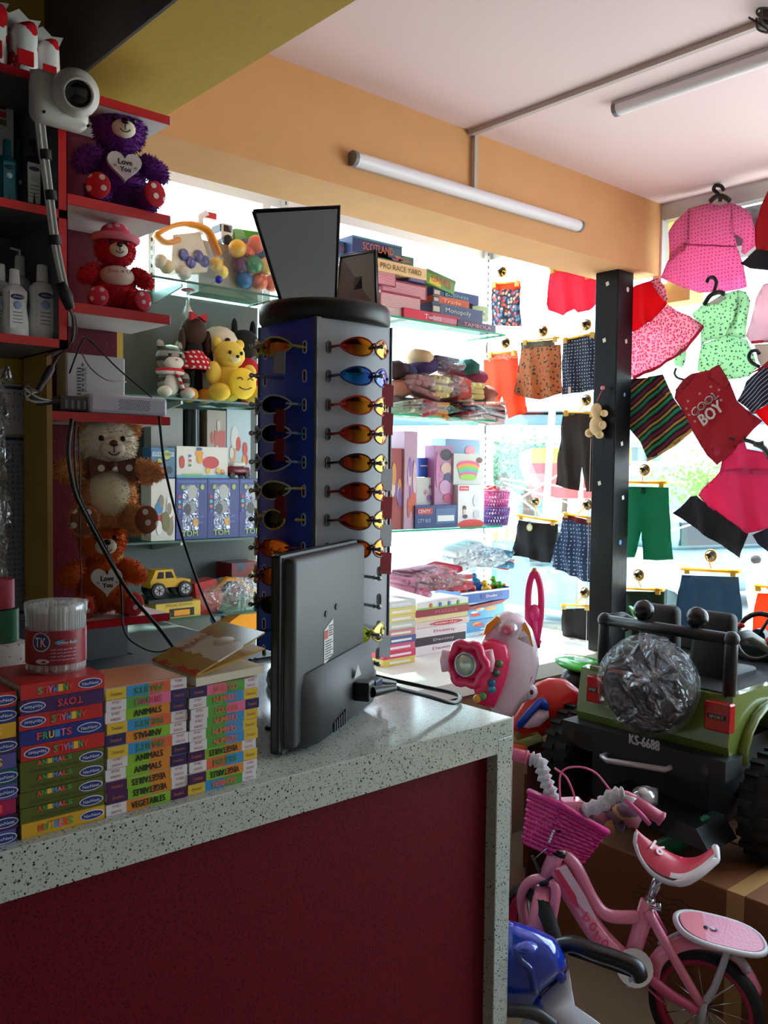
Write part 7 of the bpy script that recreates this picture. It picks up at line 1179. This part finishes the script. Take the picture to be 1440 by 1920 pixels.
# basket
b = MB(); BT = [(993, 1485), (1130, 1560)]; top = [B(992, 1484, .06), B(1050, 1510, -.06), B(1138, 1560, .0), B(1080, 1530, .14)]; bot = [B(980, 1578, .06), B(1030, 1600, -.02), B(1095, 1615, .03), B(1050, 1590, .12)]
BM_ = M((226, 50, 140), .35, tl=.15); BM2 = M((196, 36, 116), .4)
nrow = 11
for f in range(4):
    a, c, e, g = top[f], top[(f+1) % 4], bot[f], bot[(f+1) % 4]
    for k in range(nrow+1): 
        q0, q1 = a.lerp(e, k/nrow), c.lerp(g, k/nrow); N_ = 9; b.tube([q0.lerp(q1, i/N_)+FV*(.003*(-1)**(i+k)) for i in range(N_+1)], .0052, BM_, 5)
    for k in range(9): b.tube([a.lerp(c, k/9), e.lerp(g, k/9)], .0022, BM2, 4)
b.tube(top+[top[0]], .009, BM_, 8); b.add(bot, [(0, 1, 2, 3)], BM2); b.build('woven_basket', BK)
b = MB(); b.tube([B(1041, 1545, -.03), B(1046, 1560, -.03)], .010, M((18, 18, 20), .3), 10); [b.ell(B(1038-2*k, 1558+5*k, -.04), .004, M((226, 226, 230), .2), 6) for k in range(5)]; b.tube([B(1044, 1575, -.02), B(1000, 1612, -.01)], .002, CHR, 5); b.tube([B(998, 1605), B(1015, 1640), B(1000, 1650)], .005, M((20, 20, 22), .4), 6); b.build('basket_bracket', BK)
# saddle
SADP = pattern('blobs3', (206, 60, 84), [(236, 170, 180), (190, 40, 70), (240, 226, 226)], 24, size=.3, rough=.3); SADW = M((226, 222, 230), .3)
Nc = [(1190, 1572), (1200, 1600), (1220, 1626), (1248, 1643), (1280, 1647), (1310, 1632), (1343, 1604)]; Fc = [(1196, 1566), (1218, 1576), (1242, 1590), (1266, 1602), (1290, 1609), (1316, 1608), (1340, 1592)]; hn = [.010, .018, .030, .048, .062, .060, .034]; n_ = 10
Na = spline([B(*p, -h) for p, h in zip(Nc, hn)], 4); Fa = spline([B(*p, h*.9) for p, h in zip(Fc, hn)], 4); sv = []; b = MB()
for i in range(len(Na)):
    for k in range(n_): f = k/(n_-1); sv.append(Na[i].lerp(Fa[i], f)+UV*(.020*math.sin(PI*f)))
fs = [(i*n_+k, i*n_+k+1, (i+1)*n_+k+1, (i+1)*n_+k) for i in range(len(Na)-1) for k in range(n_-1)]; fr1 = [f for f in fs if f[0] % n_ not in (0, n_-2)]; fr2 = [f for f in fs if f[0] % n_ in (0, n_-2)]
fr2 = [f for f in fs if f[0] % n_ == 0 and f[0] > len(Na)*n_*.5]; fr1 = [f for f in fs if f not in fr2]; b.add(sv, fr1, SADP, True); b.add(sv, fr2, SADW, True); low = [v-UV*.020 for v in sv]; b.add(low, [f[::-1] for f in fs], SADW, True)
rim = [i*n_ for i in range(len(Na))]+[(len(Na)-1)*n_+k for k in range(n_)]+[i*n_+n_-1 for i in range(len(Na))][::-1]+[k for k in range(n_)][::-1]; b.tube([(sv[i]+low[i])/2 for i in rim], [.010 if 14 < j < 36 else .005 for j in range(len(rim))], SADW, 8, closed=True)
sd_ = b.build('saddle', BK)
b = MB(); i = 8; c16 = sv[i*n_+5]; uu = (sv[(i+3)*n_+5]-sv[(i-3)*n_+5]).normalized(); ww = (sv[i*n_+n_-1]-sv[i*n_]).normalized(); nn_ = uu.cross(ww); 
if nn_.z < 0: ww = -ww
b.text('16', c16, uu, ww, .036, .034, M((240, 200, 205), .4), lift=.004, bold=.0012); b.build('saddle_number', sd_)
bp('seat_post', ([B(1215, 1690), B(1240, 1636)], .0125, CHR, None), ([B(1238, 1640), B(1262, 1632)], .008, CHR, None)); b = MB(); b.tube([B(1210, 1688), B(1222, 1694)], .018, CHR, 10); b.tube([B(1220, 1700, -.02), B(1238, 1706, -.03), B(1235, 1694, -.03)], .005, CHR, 8); b.build('seat_clamp', BK)
# carrier
b = MB(); ca, cb = B(1276, 1732), B(1425, 1768); dr = (cb-ca); sd2 = (FV*.88+UV*.36).normalized()*.052; m_ = (ca+cb)/2; up_ = dr.cross(sd2).normalized(); up_ = up_ if up_.z > 0 else -up_; N_ = 32
el = [m_+dr*.55*math.copysign(abs(math.cos(a))**.7, math.cos(a))+sd2*math.copysign(abs(math.sin(a))**.8, math.sin(a)) for a in [2*PI*i/N_ for i in range(N_)]]
b.tube(el, .008, M((214, 208, 214), .35), 8, closed=True); e2 = [m_+(v-m_)*.93+up_*.008 for v in el]; b.add(e2+[v-up_*.014 for v in e2], [tuple(range(N_)), tuple(range(N_, 2*N_))[::-1]]+[(i, (i+1) % N_, N_+(i+1) % N_, N_+i) for i in range(N_)], M((222, 130, 160), .35, bump=.2, bs=150))
e3 = [v+up_*.0006 for v in e2 if (v-ca).dot(dr.normalized()) < dr.length*.32]; b.add(e3, [tuple(range(len(e3)))], M((214, 60, 84), .35)); [b.ell(ca+dr*f+up_*.009, (.008, .008, .002), M(c, .4), 8) for f, c in ((.3, (60, 50, 60)), (.38, (235, 225, 225)), (.42, (150, 120, 190)))]; b.build('carrier_seat', BK)
bp('carrier_strut', ([B(1366, 1768, -.03), B(1362, 1790, -.04), B(1340, 1850, -.04), B(1318, 1885, -.035)], .009, GRY, .6), ([B(1318, 1880, -.035), B(1312, 1930, -.035)], .012, GRY, .5)); bp('carrier_rod', ([B(1290, 1742, -.01), B(1255, 1758, -.01), B(1235, 1770, 0)], .005, GRY, None)); bp('carrier_rod', ([B(1395, 1778, .05), B(1390, 1795, .04)], .005, GRY, None))
# rear wheel, fender, chain guard
c = B(1322, 1888, .02); ax = (FV*.80+RV*.52-UV*.05).normalized(); u, w_, d_ = frame_of(ax); r_ = .146
b = MB(); b.lathe([(r_*.84, -.02), (r_*.97, -.016), (r_*1.0, 0), (r_*.97, .016), (r_*.84, .02)], TY, c, 40, ax); rwh = b.build('rear_wheel', BK)
b = MB(); b.lathe([(r_*.74, -.012), (r_*.84, -.018), (r_*.84, .018), (r_*.74, .012), (r_*.74, -.012)], M((176, 26, 70), .4), c, 40, ax); b.build('rim', rwh)
b = MB(); [b.tube([c, c+(u*math.cos(a)+w_*math.sin(a))*r_*.76], .0014, CHR, 4) for a in [2*PI*k/14 for k in range(14)]]; b.cyl(c-d_*.03, c+d_*.03, .014, CHR, 12); b.build('spokes', rwh)
b = MB(); cm = c+FV*.0
ang = []
for px, py in ((1222, 1838), (1232, 1800), (1262, 1775), (1300, 1765), (1340, 1770), (1378, 1790), (1402, 1822), (1424, 1862)): ang.append(B(px, py, -.012))
b.tube(spline(ang, 6), .020, PF, 10, flat=.35); fd = b.build('rear_fender', BK)
b = MB(); sp_ = spline(ang, 6); b.tube(sp_[28:36], [.024+.003*math.sin(i*2.2) for i in range(8)], M((196, 180, 190), .5, bump=.6, bs=120), 10, flat=.5); b.build('foam_wrapping', fd)
bp('chain_guard', ([B(1120, 1798, .02), B(1160, 1790, .0), B(1200, 1812), B(1230, 1830)], .018, M((220, 216, 212), .35), .4))
b = MB(); b.cyl(B(1190, 1815, -.03), B(1190, 1815, -.045), .045, M((214, 210, 206), .35), 20); b.tube([B(1190, 1815, -.05), B(1178, 1850, -.05)], .007, GRY, 8); b.build('crank_cover', BK)
bp('side_stay', ([B(1320, 1880, -.04), B(1370, 1850, -.03), B(1392, 1830, -.01)], .0022, CHR, None), ([B(1210, 1850, -.03), B(1250, 1885, -.03)], .003, PD, None))
# ---- blue ride-on by the counter
D2 = 1.98; Q = lambda px, py, dd=0.: at(px, py, d=D2+dd); q = Q(1000, 1850); t = thing('blue_ride_on_car', 'glossy blue and white ride-on toy car beside the stone counter, lower middle', 'ride-on toy', (q.x, q.y, 0)); BB = M((16, 62, 190), .12, coat=1.0)
def hull(nm, outer, depths, m, par):
    # rounded shell: outer outline rings at several depths shrinking
    b = MB(); n = len(outer); cx = sum(p[0] for p in outer)/n; cyy = sum(p[1] for p in outer)/n; rings = []
    for sc_, dd in depths: rings.append([Q(cx+(p[0]-cx)*sc_, cyy+(p[1]-cyy)*sc_, dd) for p in outer])
    vs_ = [v for r in rings for v in r]; fs = [tuple(range(n))]; 
    for i in range(len(rings)-1): fs += [(i*n+k, (i+1)*n+k, (i+1)*n+(k+1) % n, i*n+(k+1) % n) for k in range(n)]
    fs.append(tuple((len(rings)-1)*n+k for k in range(n))[::-1]); b.add(vs_, fs, m, True); return b.build(nm, par)
hull('hood', [(930, 1722), (962, 1727), (1000, 1737), (1040, 1757), (1060, 1790), (1067, 1815), (1050, 1832), (1020, 1858), (995, 1893), (960, 1890), (930, 1885)], [(.55, -.085), (.8, -.07), (.95, -.04), (1.0, 0), (1.0, .10)], BB, t)
b = MB(); b.tube(spline([Q(970, 1778, -.09), Q(975, 1800, -.095), Q(995, 1820, -.095), Q(1002, 1860, -.08)], 6), .008, M((10, 44, 150), .15, coat=1), 8); b.build('hood_ridge', t)
for c_, r_2 in ((Q(985, 1775, -.085), (.028, .028, .012)), (Q(1052, 1832, -.03), (.012, .012, .014)), (Q(1010, 1882, -.02), (.014, .014, .016))): b = MB(); b.ell(c_, r_2, BB, 12); b.build('hood_knob', t)
hull('white_body', [(1067, 1815), (1072, 1850), (1078, 1885), (1120, 1915), (1160, 1945), (960, 1950), (985, 1905), (1020, 1860), (1050, 1833)], [(.9, -.03), (1.0, -.01), (1.0, .16)], M((216, 218, 232), .2, coat=.5), t)
b = MB(); b.tube(spline([Q(1045, 1775, .04), Q(1075, 1770, .02), Q(1115, 1785, -.01), Q(1160, 1800, -.03), Q(1192, 1815, -.05), Q(1200, 1832, -.05)], 6), .022, M((12, 13, 20), .35), 12, flat=.8); b.prism([(0, 0), (1, 0), (1, 1), (0, 1)], Q(1064, 1790, .02), Q(1190, 1835, -.05)-Q(1064, 1790, .02), Q(1060, 1775)-Q(1060, 1800), FV*.02, M((12, 13, 20), .35)); b.build('push_handle', t)
b = MB(); b.tube(spline([Q(930, 1895, -.1), Q(975, 1895, -.1), Q(1010, 1903, -.1), Q(1040, 1925, -.1)], 5), .014, M((60, 62, 66), .3), 10); b.build('front_bar', t)
# ---- pink and white musical wheel toy
D3 = 2.75; V = lambda px, py, dd=0.: at(px, py, d=D3+dd); q = V(930, 1338); t = thing('toy_steering_console', 'pink and white toy steering console with a clear dome and orange panels', 'toy', (q.x, q.y, q.z))
WPL = M((236, 214, 226), .25, coat=.4); HP = M((232, 36, 96), .25, coat=.4)
def shell(nm, outer, depths, m, par):
    b = MB(); n = len(outer); cx = sum(p[0] for p in outer)/n; cyy = sum(p[1] for p in outer)/n; vs_ = [V(cx+(p[0]-cx)*s_, cyy+(p[1]-cyy)*s_, dd) for s_, dd in depths for p in outer]; R_n = len(depths); fs = [tuple(range(n))]
    for i in range(R_n-1): fs += [(i*n+k, (i+1)*n+k, (i+1)*n+(k+1) % n, i*n+(k+1) % n) for k in range(n)]
    fs.append(tuple((R_n-1)*n+k for k in range(n))[::-1]); b.add(vs_, fs, m, True); return b.build(nm, par)
sh = shell('console_shell', [(903, 1200), (912, 1175), (930, 1153), (955, 1143), (980, 1155), (998, 1180), (1008, 1215), (1011, 1245), (1006, 1270), (998, 1290), (1000, 1300), (992, 1312), (975, 1322), (960, 1345), (925, 1345), (915, 1310), (912, 1260)], [(.8, -.075), (.93, -.06), (1.0, -.03), (1.0, .06), (.9, .12)], WPL, t)
shell('pink_face', [(905, 1202), (925, 1198), (950, 1207), (957, 1235), (952, 1265), (940, 1300), (925, 1328), (895, 1320), (888, 1290), (890, 1240)], [(.85, -.105), (1.0, -.09), (1.0, -.03)], HP, t)
for pts in ([(985, 1167), (994, 1185), (1000, 1213), (970, 1198)], [(932, 1155), (938, 1160), (918, 1185), (906, 1192), (912, 1172)]):
    b = MB(); qv = [V(px, py, -.075) for px, py in pts]; n = len(qv); b.add(qv, [tuple(range(n))], M((240, 156, 30), .3)); b.add([v for v in qv]+[v+FV*.02 for v in qv], [(i, (i+1) % n, n+(i+1) % n, n+i) for i in range(n)], M((240, 156, 30), .3)); b.build('orange_panel', t)
b = MB(); b.ell(V(951, 1180, -.07), (.036, .036, .030), clearmat(haze=.05, gloss=.2, bump=0), 18); b.build('clear_dome', t); b = MB(); b.ell(V(951, 1181, -.075), (.020, .020, .016), M((226, 50, 100), .3), 14); b.build('dome_figure', t)
b = MB(); cw = V(876, 1245, -.15); ax = -(FV*.75+RV*.5).normalized(); u, w_, d_ = frame_of(ax)
N_ = 40; ring = []
for i in range(N_): a = 2*PI*i/N_; rr_ = .058*(1+.10*math.cos(a*6)); ring.append(cw+(u*math.cos(a)+w_*math.sin(a))*rr_)
b.tube(ring, .014, HP, 8, closed=True); b.lathe([(0, .012), (.034, .01), (.05, -.002), (.05, -.02), (0, -.02)], HP, cw, 24, ax); b.build('steering_wheel', t)
b = MB(); b.lathe([(0, .024), (.022, .022), (.030, .014), (.032, .008)], M((190, 200, 180), .08, .4), cw, 24, ax); b.lathe([(.030, .012), (.034, .018), (.037, .01)], CHR, cw, 24, ax); b.build('centre_badge', t)
for s_ in (-1, 1): b = MB(); e = cw+RV*(.062*s_)+UV*.01; b.tube([e-UV*.03, e+UV*.0+RV*s_*.006, e+UV*.03], .013, M((236, 190, 206), .3), 10); b.build('side_grip', t)
b = MB()
for px, py, c in ((936, 1245, (90, 120, 70)), (930, 1262, (60, 100, 80)), (922, 1280, (40, 110, 150)), (922, 1292, (50, 140, 160)), (905, 1305, (90, 150, 90)), (895, 1310, (220, 160, 60))): b.ell(V(px, py, -.105), (.013, .013, .013), M(c, .3), 10)
b.build('coloured_buttons', t)
b = MB(); fp = [(985, 1240), (992, 1236), (997, 1245), (998, 1255), (996, 1270), (990, 1283), (982, 1285), (973, 1280), (974, 1270), (978, 1258), (977, 1246)]; b.tube([V(px, py, -.07) for px, py in fp], .0035, HP, 6, closed=True); [b.ell(V(980+4*k, 1238+1.5*k*k*.3, -.07), .004, M((240, 200, 215), .4), 6) for k in range(5)]; b.build('footprint_outline', t)
b = MB(); b.ell(V(995, 1297, -.05), (.022, .022, .024), WPL, 12); b.ell(V(997, 1298, -.073), (.006, .006, .008), M((14, 14, 16), .2), 8); b.build('duck_head', t)
b = MB(); b.tube(spline([V(990, 1345), V(985, 1400)], 3) if False else [V(945, 1340, .02), Vector((V(945, 1340, .02).x, V(945, 1340, .02).y, .02))], .03, WPL, 12); b.build('support_post', t)
t = thing('pink_loop_handle', 'tall pink plastic loop handle sticking up behind the toy console', 'handle', V(1003, 1210, .12)); H_ = lambda px, py: V(px, py, .12)
b = MB(); b.tube(spline([H_(994, 1200), H_(990, 1150), H_(992, 1100), H_(1002, 1074), H_(1013, 1100), H_(1014, 1150), H_(1006, 1205)], 7), .0105, M((236, 60, 130), .35, tl=.3), 10); b.ell(H_(1002, 1150), (.02, .02, .03), M((236, 60, 130), .35), 12); b.tube([H_(1002, 1160), H_(1006, 1215), H_(1010, 1200)], .012, M((236, 60, 130), .35), 8); b.build('loop', t)
b = MB(); b.ell(H_(1002, 1071), (.010, .010, .012), M((200, 130, 60), .3), 10); b.build('tip', t)
# ---- red, blue and white ride-on behind
D4 = 3.25; V4 = lambda px, py, dd=0.: at(px, py, d=D4+dd); q = V4(1040, 1400); t = thing('red_ride_on', 'red ride-on toy with a blue and white flash between the counter and jeep wheel', 'ride-on toy', (q.x, q.y, 0))
def shell4(nm, outer, depths, m):
    b = MB(); n = len(outer); cx = sum(p[0] for p in outer)/n; cyy = sum(p[1] for p in outer)/n; vs_ = [V4(cx+(p[0]-cx)*s_, cyy+(p[1]-cyy)*s_, dd) for s_, dd in depths for p in outer]; fs = [tuple(range(n))]
    for i in range(len(depths)-1): fs += [(i*n+k, (i+1)*n+k, (i+1)*n+(k+1) % n, i*n+(k+1) % n) for k in range(n)]
    b.add(vs_, fs, m, True); return b.build(nm, t)
shell4('red_shell', [(960, 1350), (985, 1310), (1005, 1280), (1030, 1271), (1060, 1273), (1088, 1295), (1100, 1320), (1060, 1345), (1020, 1380), (960, 1400), (950, 1380)], [(.85, -.06), (1, -.03), (1, .12)], M((214, 30, 34), .3, coat=.4))
shell4('blue_flash', [(968, 1355), (985, 1335), (1008, 1310), (1020, 1308), (1030, 1320), (1028, 1332), (1012, 1328), (1000, 1340), (978, 1366), (970, 1368)], [(.9, -.09), (1, -.075), (1, -.05)], M((30, 70, 180), .3))
shell4('white_flash', [(976, 1362), (1000, 1338), (1012, 1328), (1028, 1330), (1030, 1345), (1012, 1362), (990, 1366)], [(.9, -.085), (1, -.07), (1, -.05)], M((236, 206, 220), .3))
shell4('green_base', [(960, 1368), (985, 1376), (1010, 1370), (1020, 1390), (990, 1400), (960, 1392)], [(.9, -.06), (1, -.05), (1, .0)], M((170, 196, 120), .3)); shell4('orange_base', [(960, 1392), (985, 1398), (990, 1410), (975, 1420), (955, 1415)], [(1, -.07), (1, .0)], M((226, 100, 40), .4))
b = MB(); a = V4(1020, 1390); b.cyl((a.x, a.y, .02), (a.x, a.y, a.z-.02), .06, M((60, 20, 20), .5), 14); b.build('pedestal', t)
# ================= STREET OUTSIDE =================
b = MB(); b.box(-10, 70, 3.6, 90, -.36, -.30, M((190, 188, 180), .8, var=.1, bs=2)); b.box(3.9, 70, -25, 3.6, -.36, -.30, M((190, 188, 180), .8, var=.1, bs=2)); struct('street_ground', b)  # street colours are paled, lens glare put into them
def O(px, py, d): return at(px, py, d=d)
# flyover
b = MB(); FL = M((150, 170, 178), .7); a = O(700, 775, 30); c = O(1700, 800, 26); dr = (c-a).normalized(); n_ = Vector((-dr.y, dr.x, 0))
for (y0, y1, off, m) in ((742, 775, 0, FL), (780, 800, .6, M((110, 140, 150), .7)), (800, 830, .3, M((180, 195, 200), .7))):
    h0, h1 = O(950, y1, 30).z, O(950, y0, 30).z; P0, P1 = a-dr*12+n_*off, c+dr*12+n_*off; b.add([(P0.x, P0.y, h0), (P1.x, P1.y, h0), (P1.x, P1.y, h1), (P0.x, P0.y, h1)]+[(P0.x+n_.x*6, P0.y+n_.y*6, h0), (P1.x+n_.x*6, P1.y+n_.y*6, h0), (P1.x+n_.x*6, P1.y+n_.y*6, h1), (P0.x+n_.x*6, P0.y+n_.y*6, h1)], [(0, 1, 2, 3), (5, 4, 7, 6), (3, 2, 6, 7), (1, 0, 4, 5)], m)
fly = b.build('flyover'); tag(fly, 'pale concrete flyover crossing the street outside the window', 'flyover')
for px in (980, 1210, 1450): m = MB(); p = O(px, 830, 31); m.cyl((p.x+n_.x*3, p.y+n_.y*3, -.3), (p.x+n_.x*3, p.y+n_.y*3, p.z+.4), .7, FL, 14); m.build('support_column', fly)
def foliage(name, px, py, d, r, c, label, seed):
    rr = random.Random(seed); p = O(px, py, d); t = thing(name, label, 'tree', (p.x, p.y, -.3), group='trees outside'); b = MB(); m = M(c, .9)
    vs_ = []; fs = []
    for i in range(900):
        q = Vector((rr.gauss(0, .45)*r[0], rr.gauss(0, .45)*r[0], rr.gauss(0, .4)*r[1])); s_ = .10*r[1]; u = Vector((rr.uniform(-1, 1), rr.uniform(-1, 1), rr.uniform(-1, 1))).normalized()*s_; v = u.cross(Vector((rr.uniform(-1, 1), rr.uniform(-1, 1), rr.uniform(-1, 1)))).normalized()*s_*.6; k = len(vs_); vs_ += [p+q-u, p+q+v, p+q+u, p+q-v]; fs.append((k, k+1, k+2, k+3))
    b.add(vs_, fs, m); b.build('foliage', t); b = MB(); b.tube([(p.x, p.y, -.3), (p.x+.1, p.y, p.z)], .14, M((90, 76, 60), .9), 8); b.build('trunk', t)
foliage('street_tree', 990, 872, 21, (1.3, .7), (76, 120, 86), 'bluish green tree beyond the street left of the pillar', 1)
foliage('street_tree', 1330, 905, 16, (.9, .5), (120, 170, 80), 'bright green bush in the street behind the deep pink dress', 2)
foliage('street_tree', 1060, 868, 42, (1.9, .8), (90, 130, 100), 'small hazy tree directly left of the black pillar', 3)
foliage('street_tree', 940, 880, 19, (.8, .6), (84, 124, 100), 'hazy tree seen just past the end of the shelves', 4)
b = MB(); p0, p1 = O(1180, 885, 19), O(1420, 885, 18.4); dr2 = (p1-p0).normalized(); n2 = Vector((dr2.y, -dr2.x, 0)); zt, zb = O(1290, 866, 19).z, O(1290, 893, 19).z
b.prism([(0, 0), ((p1-p0).length, 0), ((p1-p0).length, zt-zb), (0, zt-zb)], (p0.x, p0.y, zb), (dr2.x, dr2.y, 0), (0, 0, 1), -n2*.15, M((226, 230, 234), .5)); hd = b.build('shop_signboard'); tag(hd, 'long white signboard with small blue letters across the street', 'sign')
b = MB(); c = p0.lerp(p1, .46)+n2*.01; b.text('BODY AND BEST INDUSTRIES', (c.x, c.y, (zt+zb)/2-.02), dr2, (0, 0, 1), 1.9, .12, M((50, 100, 170), .5)); b.build('sign_lettering', hd)
b = MB(); q = O(1300, 960, 19.3); b.box(q.x+.3, q.x+5, q.y, q.y+3, -.3, zb-.02, M((120, 140, 150), .7)); tag(b.build('street_shop'), 'low grey shop front under the white signboard', 'building')
b = MB(); q = O(1090, 868, 9)
t = thing('red_canopy', 'red and yellow street canopy left of the pillar', 'canopy', (q.x, q.y, -.3)); b.prism([(-.5, 0), (.5, 0), (.35, -.35), (-.35, -.35)], q, RV, (0, 0, 1), FV*.8, M((226, 60, 60), .6)); b.prism([(-.5, 0), (.5, 0), (.5, .15), (-.5, .15)], q, RV, (0, 0, 1), FV*.8, M((230, 190, 60), .6)); b.build('canopy_cloth', t); b = MB(); b.tube([(q.x, q.y, -.3), (q.x, q.y, q.z)], .03, M((150, 150, 150), .5), 6); b.build('post', t)
t = thing('street_stall', 'blue street stall with an orange scalloped awning beyond the rear window', 'stall', (O(945, 1060, 8).x, O(945, 1060, 8).y, -.3)); q = O(945, 1000, 8); b = MB(); b.box(q.x-.18, q.x+.18, q.y-.15, q.y+.15, -.3, q.z, M((60, 130, 200), .5)); b.build('counter', t)
b = MB(); [b.prism([(0, 0), (.06, 0), (.06, -.08), (.03, -.12), (0, -.08)], O(918+i*8, 990, 7.75), RV, (0, 0, 1), FV*.3, M((240, 150, 60) if i % 2 else (240, 225, 205), .6)) for i in range(7)]; b.build('awning', t)
def car(px, py, d, c, lab, L=3.6, rz=.3):
    p = O(px, py, d); t = thing('parked_car', lab, 'car', (p.x, p.y, -.3), (0, 0, rz), 'vehicles outside'); b = MB(); vs_, fs = bevbox(.18, (L, 1.6, .6), 3); b.add([v+Vector((0, 0, .55)) for v in vs_], fs, M(c, .3), True); vs_, fs = bevbox(.2, (L*.55, 1.4, .5), 3); b.add([v+Vector((-.1, 0, 1.05)) for v in vs_], fs, M(c, .3), True); b.build('car_body', t, True)
    b = MB(); b.box(-L*.24, L*.2, -.72, .72, .9, 1.2, M((30, 40, 50), .1)); b.build('windows', t, True)
    for x in (-L*.32, L*.32):
        for y in (-.8, .66): b = MB(); b.cyl((x, y, .3), (x, y+.16, .3), .3, M((24, 24, 26), .7), 18); b.build('wheel', t, True)
car(1300, 925, 12.5, (120, 140, 150), 'hazy grey parked car between the teal shorts and deep pink dress', 3.6, -.3)
car(1010, 965, 10, (130, 160, 165), 'hazy blue-green parked car left of the pillar', 3.4, -.5)
b = MB(); b.tube([O(1022, 985, 9), O(1036, 760, 9)], .035, M((226, 226, 226), .5), 8); tag(b.build('street_pole'), 'slim white pole outside between the brown shorts and black shorts', 'pole')
for i, (a_, c_) in enumerate((((940, 898), (1120, 920)), ((945, 905), (1120, 960)), ((950, 915), (1060, 1000)), ((950, 950), (1080, 870)), ((1240, 1000), (1440, 940)))): b = MB(); b.tube([O(*a_, 7), O(*c_, 8)], .008, M((226, 226, 226), .5), 5); tag(b.build('overhead_wire'), 'thin pale street wire, %s from the left window side' % (ORD[i] if i else 'first'), 'wire', 'street wires')
# rubble and pipe near the window
t = thing('metal_pipe', 'grey metal pipe lying outside the window behind the console', 'pipe', O(1030, 1160, 5)); b = MB(); b.cyl(O(930, 1150, 5.2), O(1095, 1172, 5.0), .065, M((120, 136, 146), .4, .4), 16); b.build('pipe_tube', t)
b = MB(); rr = random.Random(3)
for i in range(160): p = O(rr.uniform(960, 1110), rr.uniform(1165, 1300), 5.2+rr.uniform(-.2, .3)); b.ell(p, (rr.uniform(.02, .07), rr.uniform(.02, .06), rr.uniform(.015, .04)), M([(196, 190, 160), (120, 116, 100), (226, 222, 206)][i % 3], .9), 6, Euler((rr.uniform(0, 3), rr.uniform(0, 3), 0)), .15, i)
tag(b.build('rubble_heap'), 'heap of pale rubble and crumpled sacks outside the lower window', 'rubble', kind='stuff')
b = MB(); q = O(1035, 1300, 5.2); b.box(q.x-.7, q.x+.7, q.y-.5, q.y+.6, -.3, .22, M((180, 176, 160), .8)); tag(b.build('concrete_plinth'), 'low concrete block carrying the rubble outside the window', 'block')
# shutter box and yellow column outside the top of the right window
b = MB(); b.box(3.74, 3.95, -1.5, 2.12, 2.50, 2.66, M((96, 88, 86), .7)); tag(b.build('shutter_box'), 'dark grey roller shutter box outside the top of the right window', 'shutter')
b = MB(); b.box(3.74, 3.86, 2.15, 2.30, 2.30, 2.75, M((226, 196, 110), .8)); tag(b.build('outer_column'), 'narrow yellow column outside the right window near the pillar', 'column')
# person in the street
t = thing('person', 'person in a pale yellow top out in the street at the right photo edge', 'person', O(1418, 1090, 9.0)); p = O(1418, 1090, 9.0); t.location.z = -.3; S_ = .32/.32
h_px = 50; Hh = 1.02; me = bpy.data.meshes.new('body'); bd = bpy.data.objects.new('body', me); col.objects.link(bd); bd.parent = t
J = [(0, 0, .52), (0, 0, .66), (0, 0, .80), (0, 0, .86), (0, 0, .93), (.10, 0, .79), (.14, -.01, .63), (.13, -.05, .50), (-.10, 0, .79), (-.14, 0, .63), (-.12, -.05, .50), (.05, 0, .50), (.055, -.01, .27), (.055, .01, .03), (.055, -.06, .01), (-.05, 0, .50), (-.06, -.01, .27), (-.06, .01, .03), (-.06, -.06, .01)]
E_ = [(0, 1), (1, 2), (2, 3), (3, 4), (2, 5), (5, 6), (6, 7), (2, 8), (8, 9), (9, 10), (0, 11), (11, 12), (12, 13), (13, 14), (0, 15), (15, 16), (16, 17), (17, 18)]; RR_ = [.075, .07, .08, .03, .05, .035, .026, .02, .035, .026, .02, .055, .038, .025, .02, .055, .038, .025, .02]
me.from_pydata([tuple(q*Hh for q in j) for j in J], E_, []); sm_ = bd.modifiers.new('s', 'SKIN'); me.skin_vertices.new() if not me.skin_vertices else None
for i, r in enumerate(RR_): me.skin_vertices[0].data[i].radius = (r*Hh, r*Hh*.8)
me.skin_vertices[0].data[0].use_root = True; ss = bd.modifiers.new('d', 'SUBSURF'); ss.levels = ss.render_levels = 2; me.materials.append(M((210, 160, 130), .8))
b = MB(); b.lathe([(.07*Hh, .5*Hh), (.09*Hh, .6*Hh), (.10*Hh, .78*Hh), (.05*Hh, .82*Hh)], M((226, 206, 140), .8), n=14); b.build('shirt', t, True)
b = MB(); b.ell((0, .01*Hh, .95*Hh), (.05*Hh, .05*Hh, .045*Hh), M((40, 30, 26), .9), 12); b.build('hair', t, True)
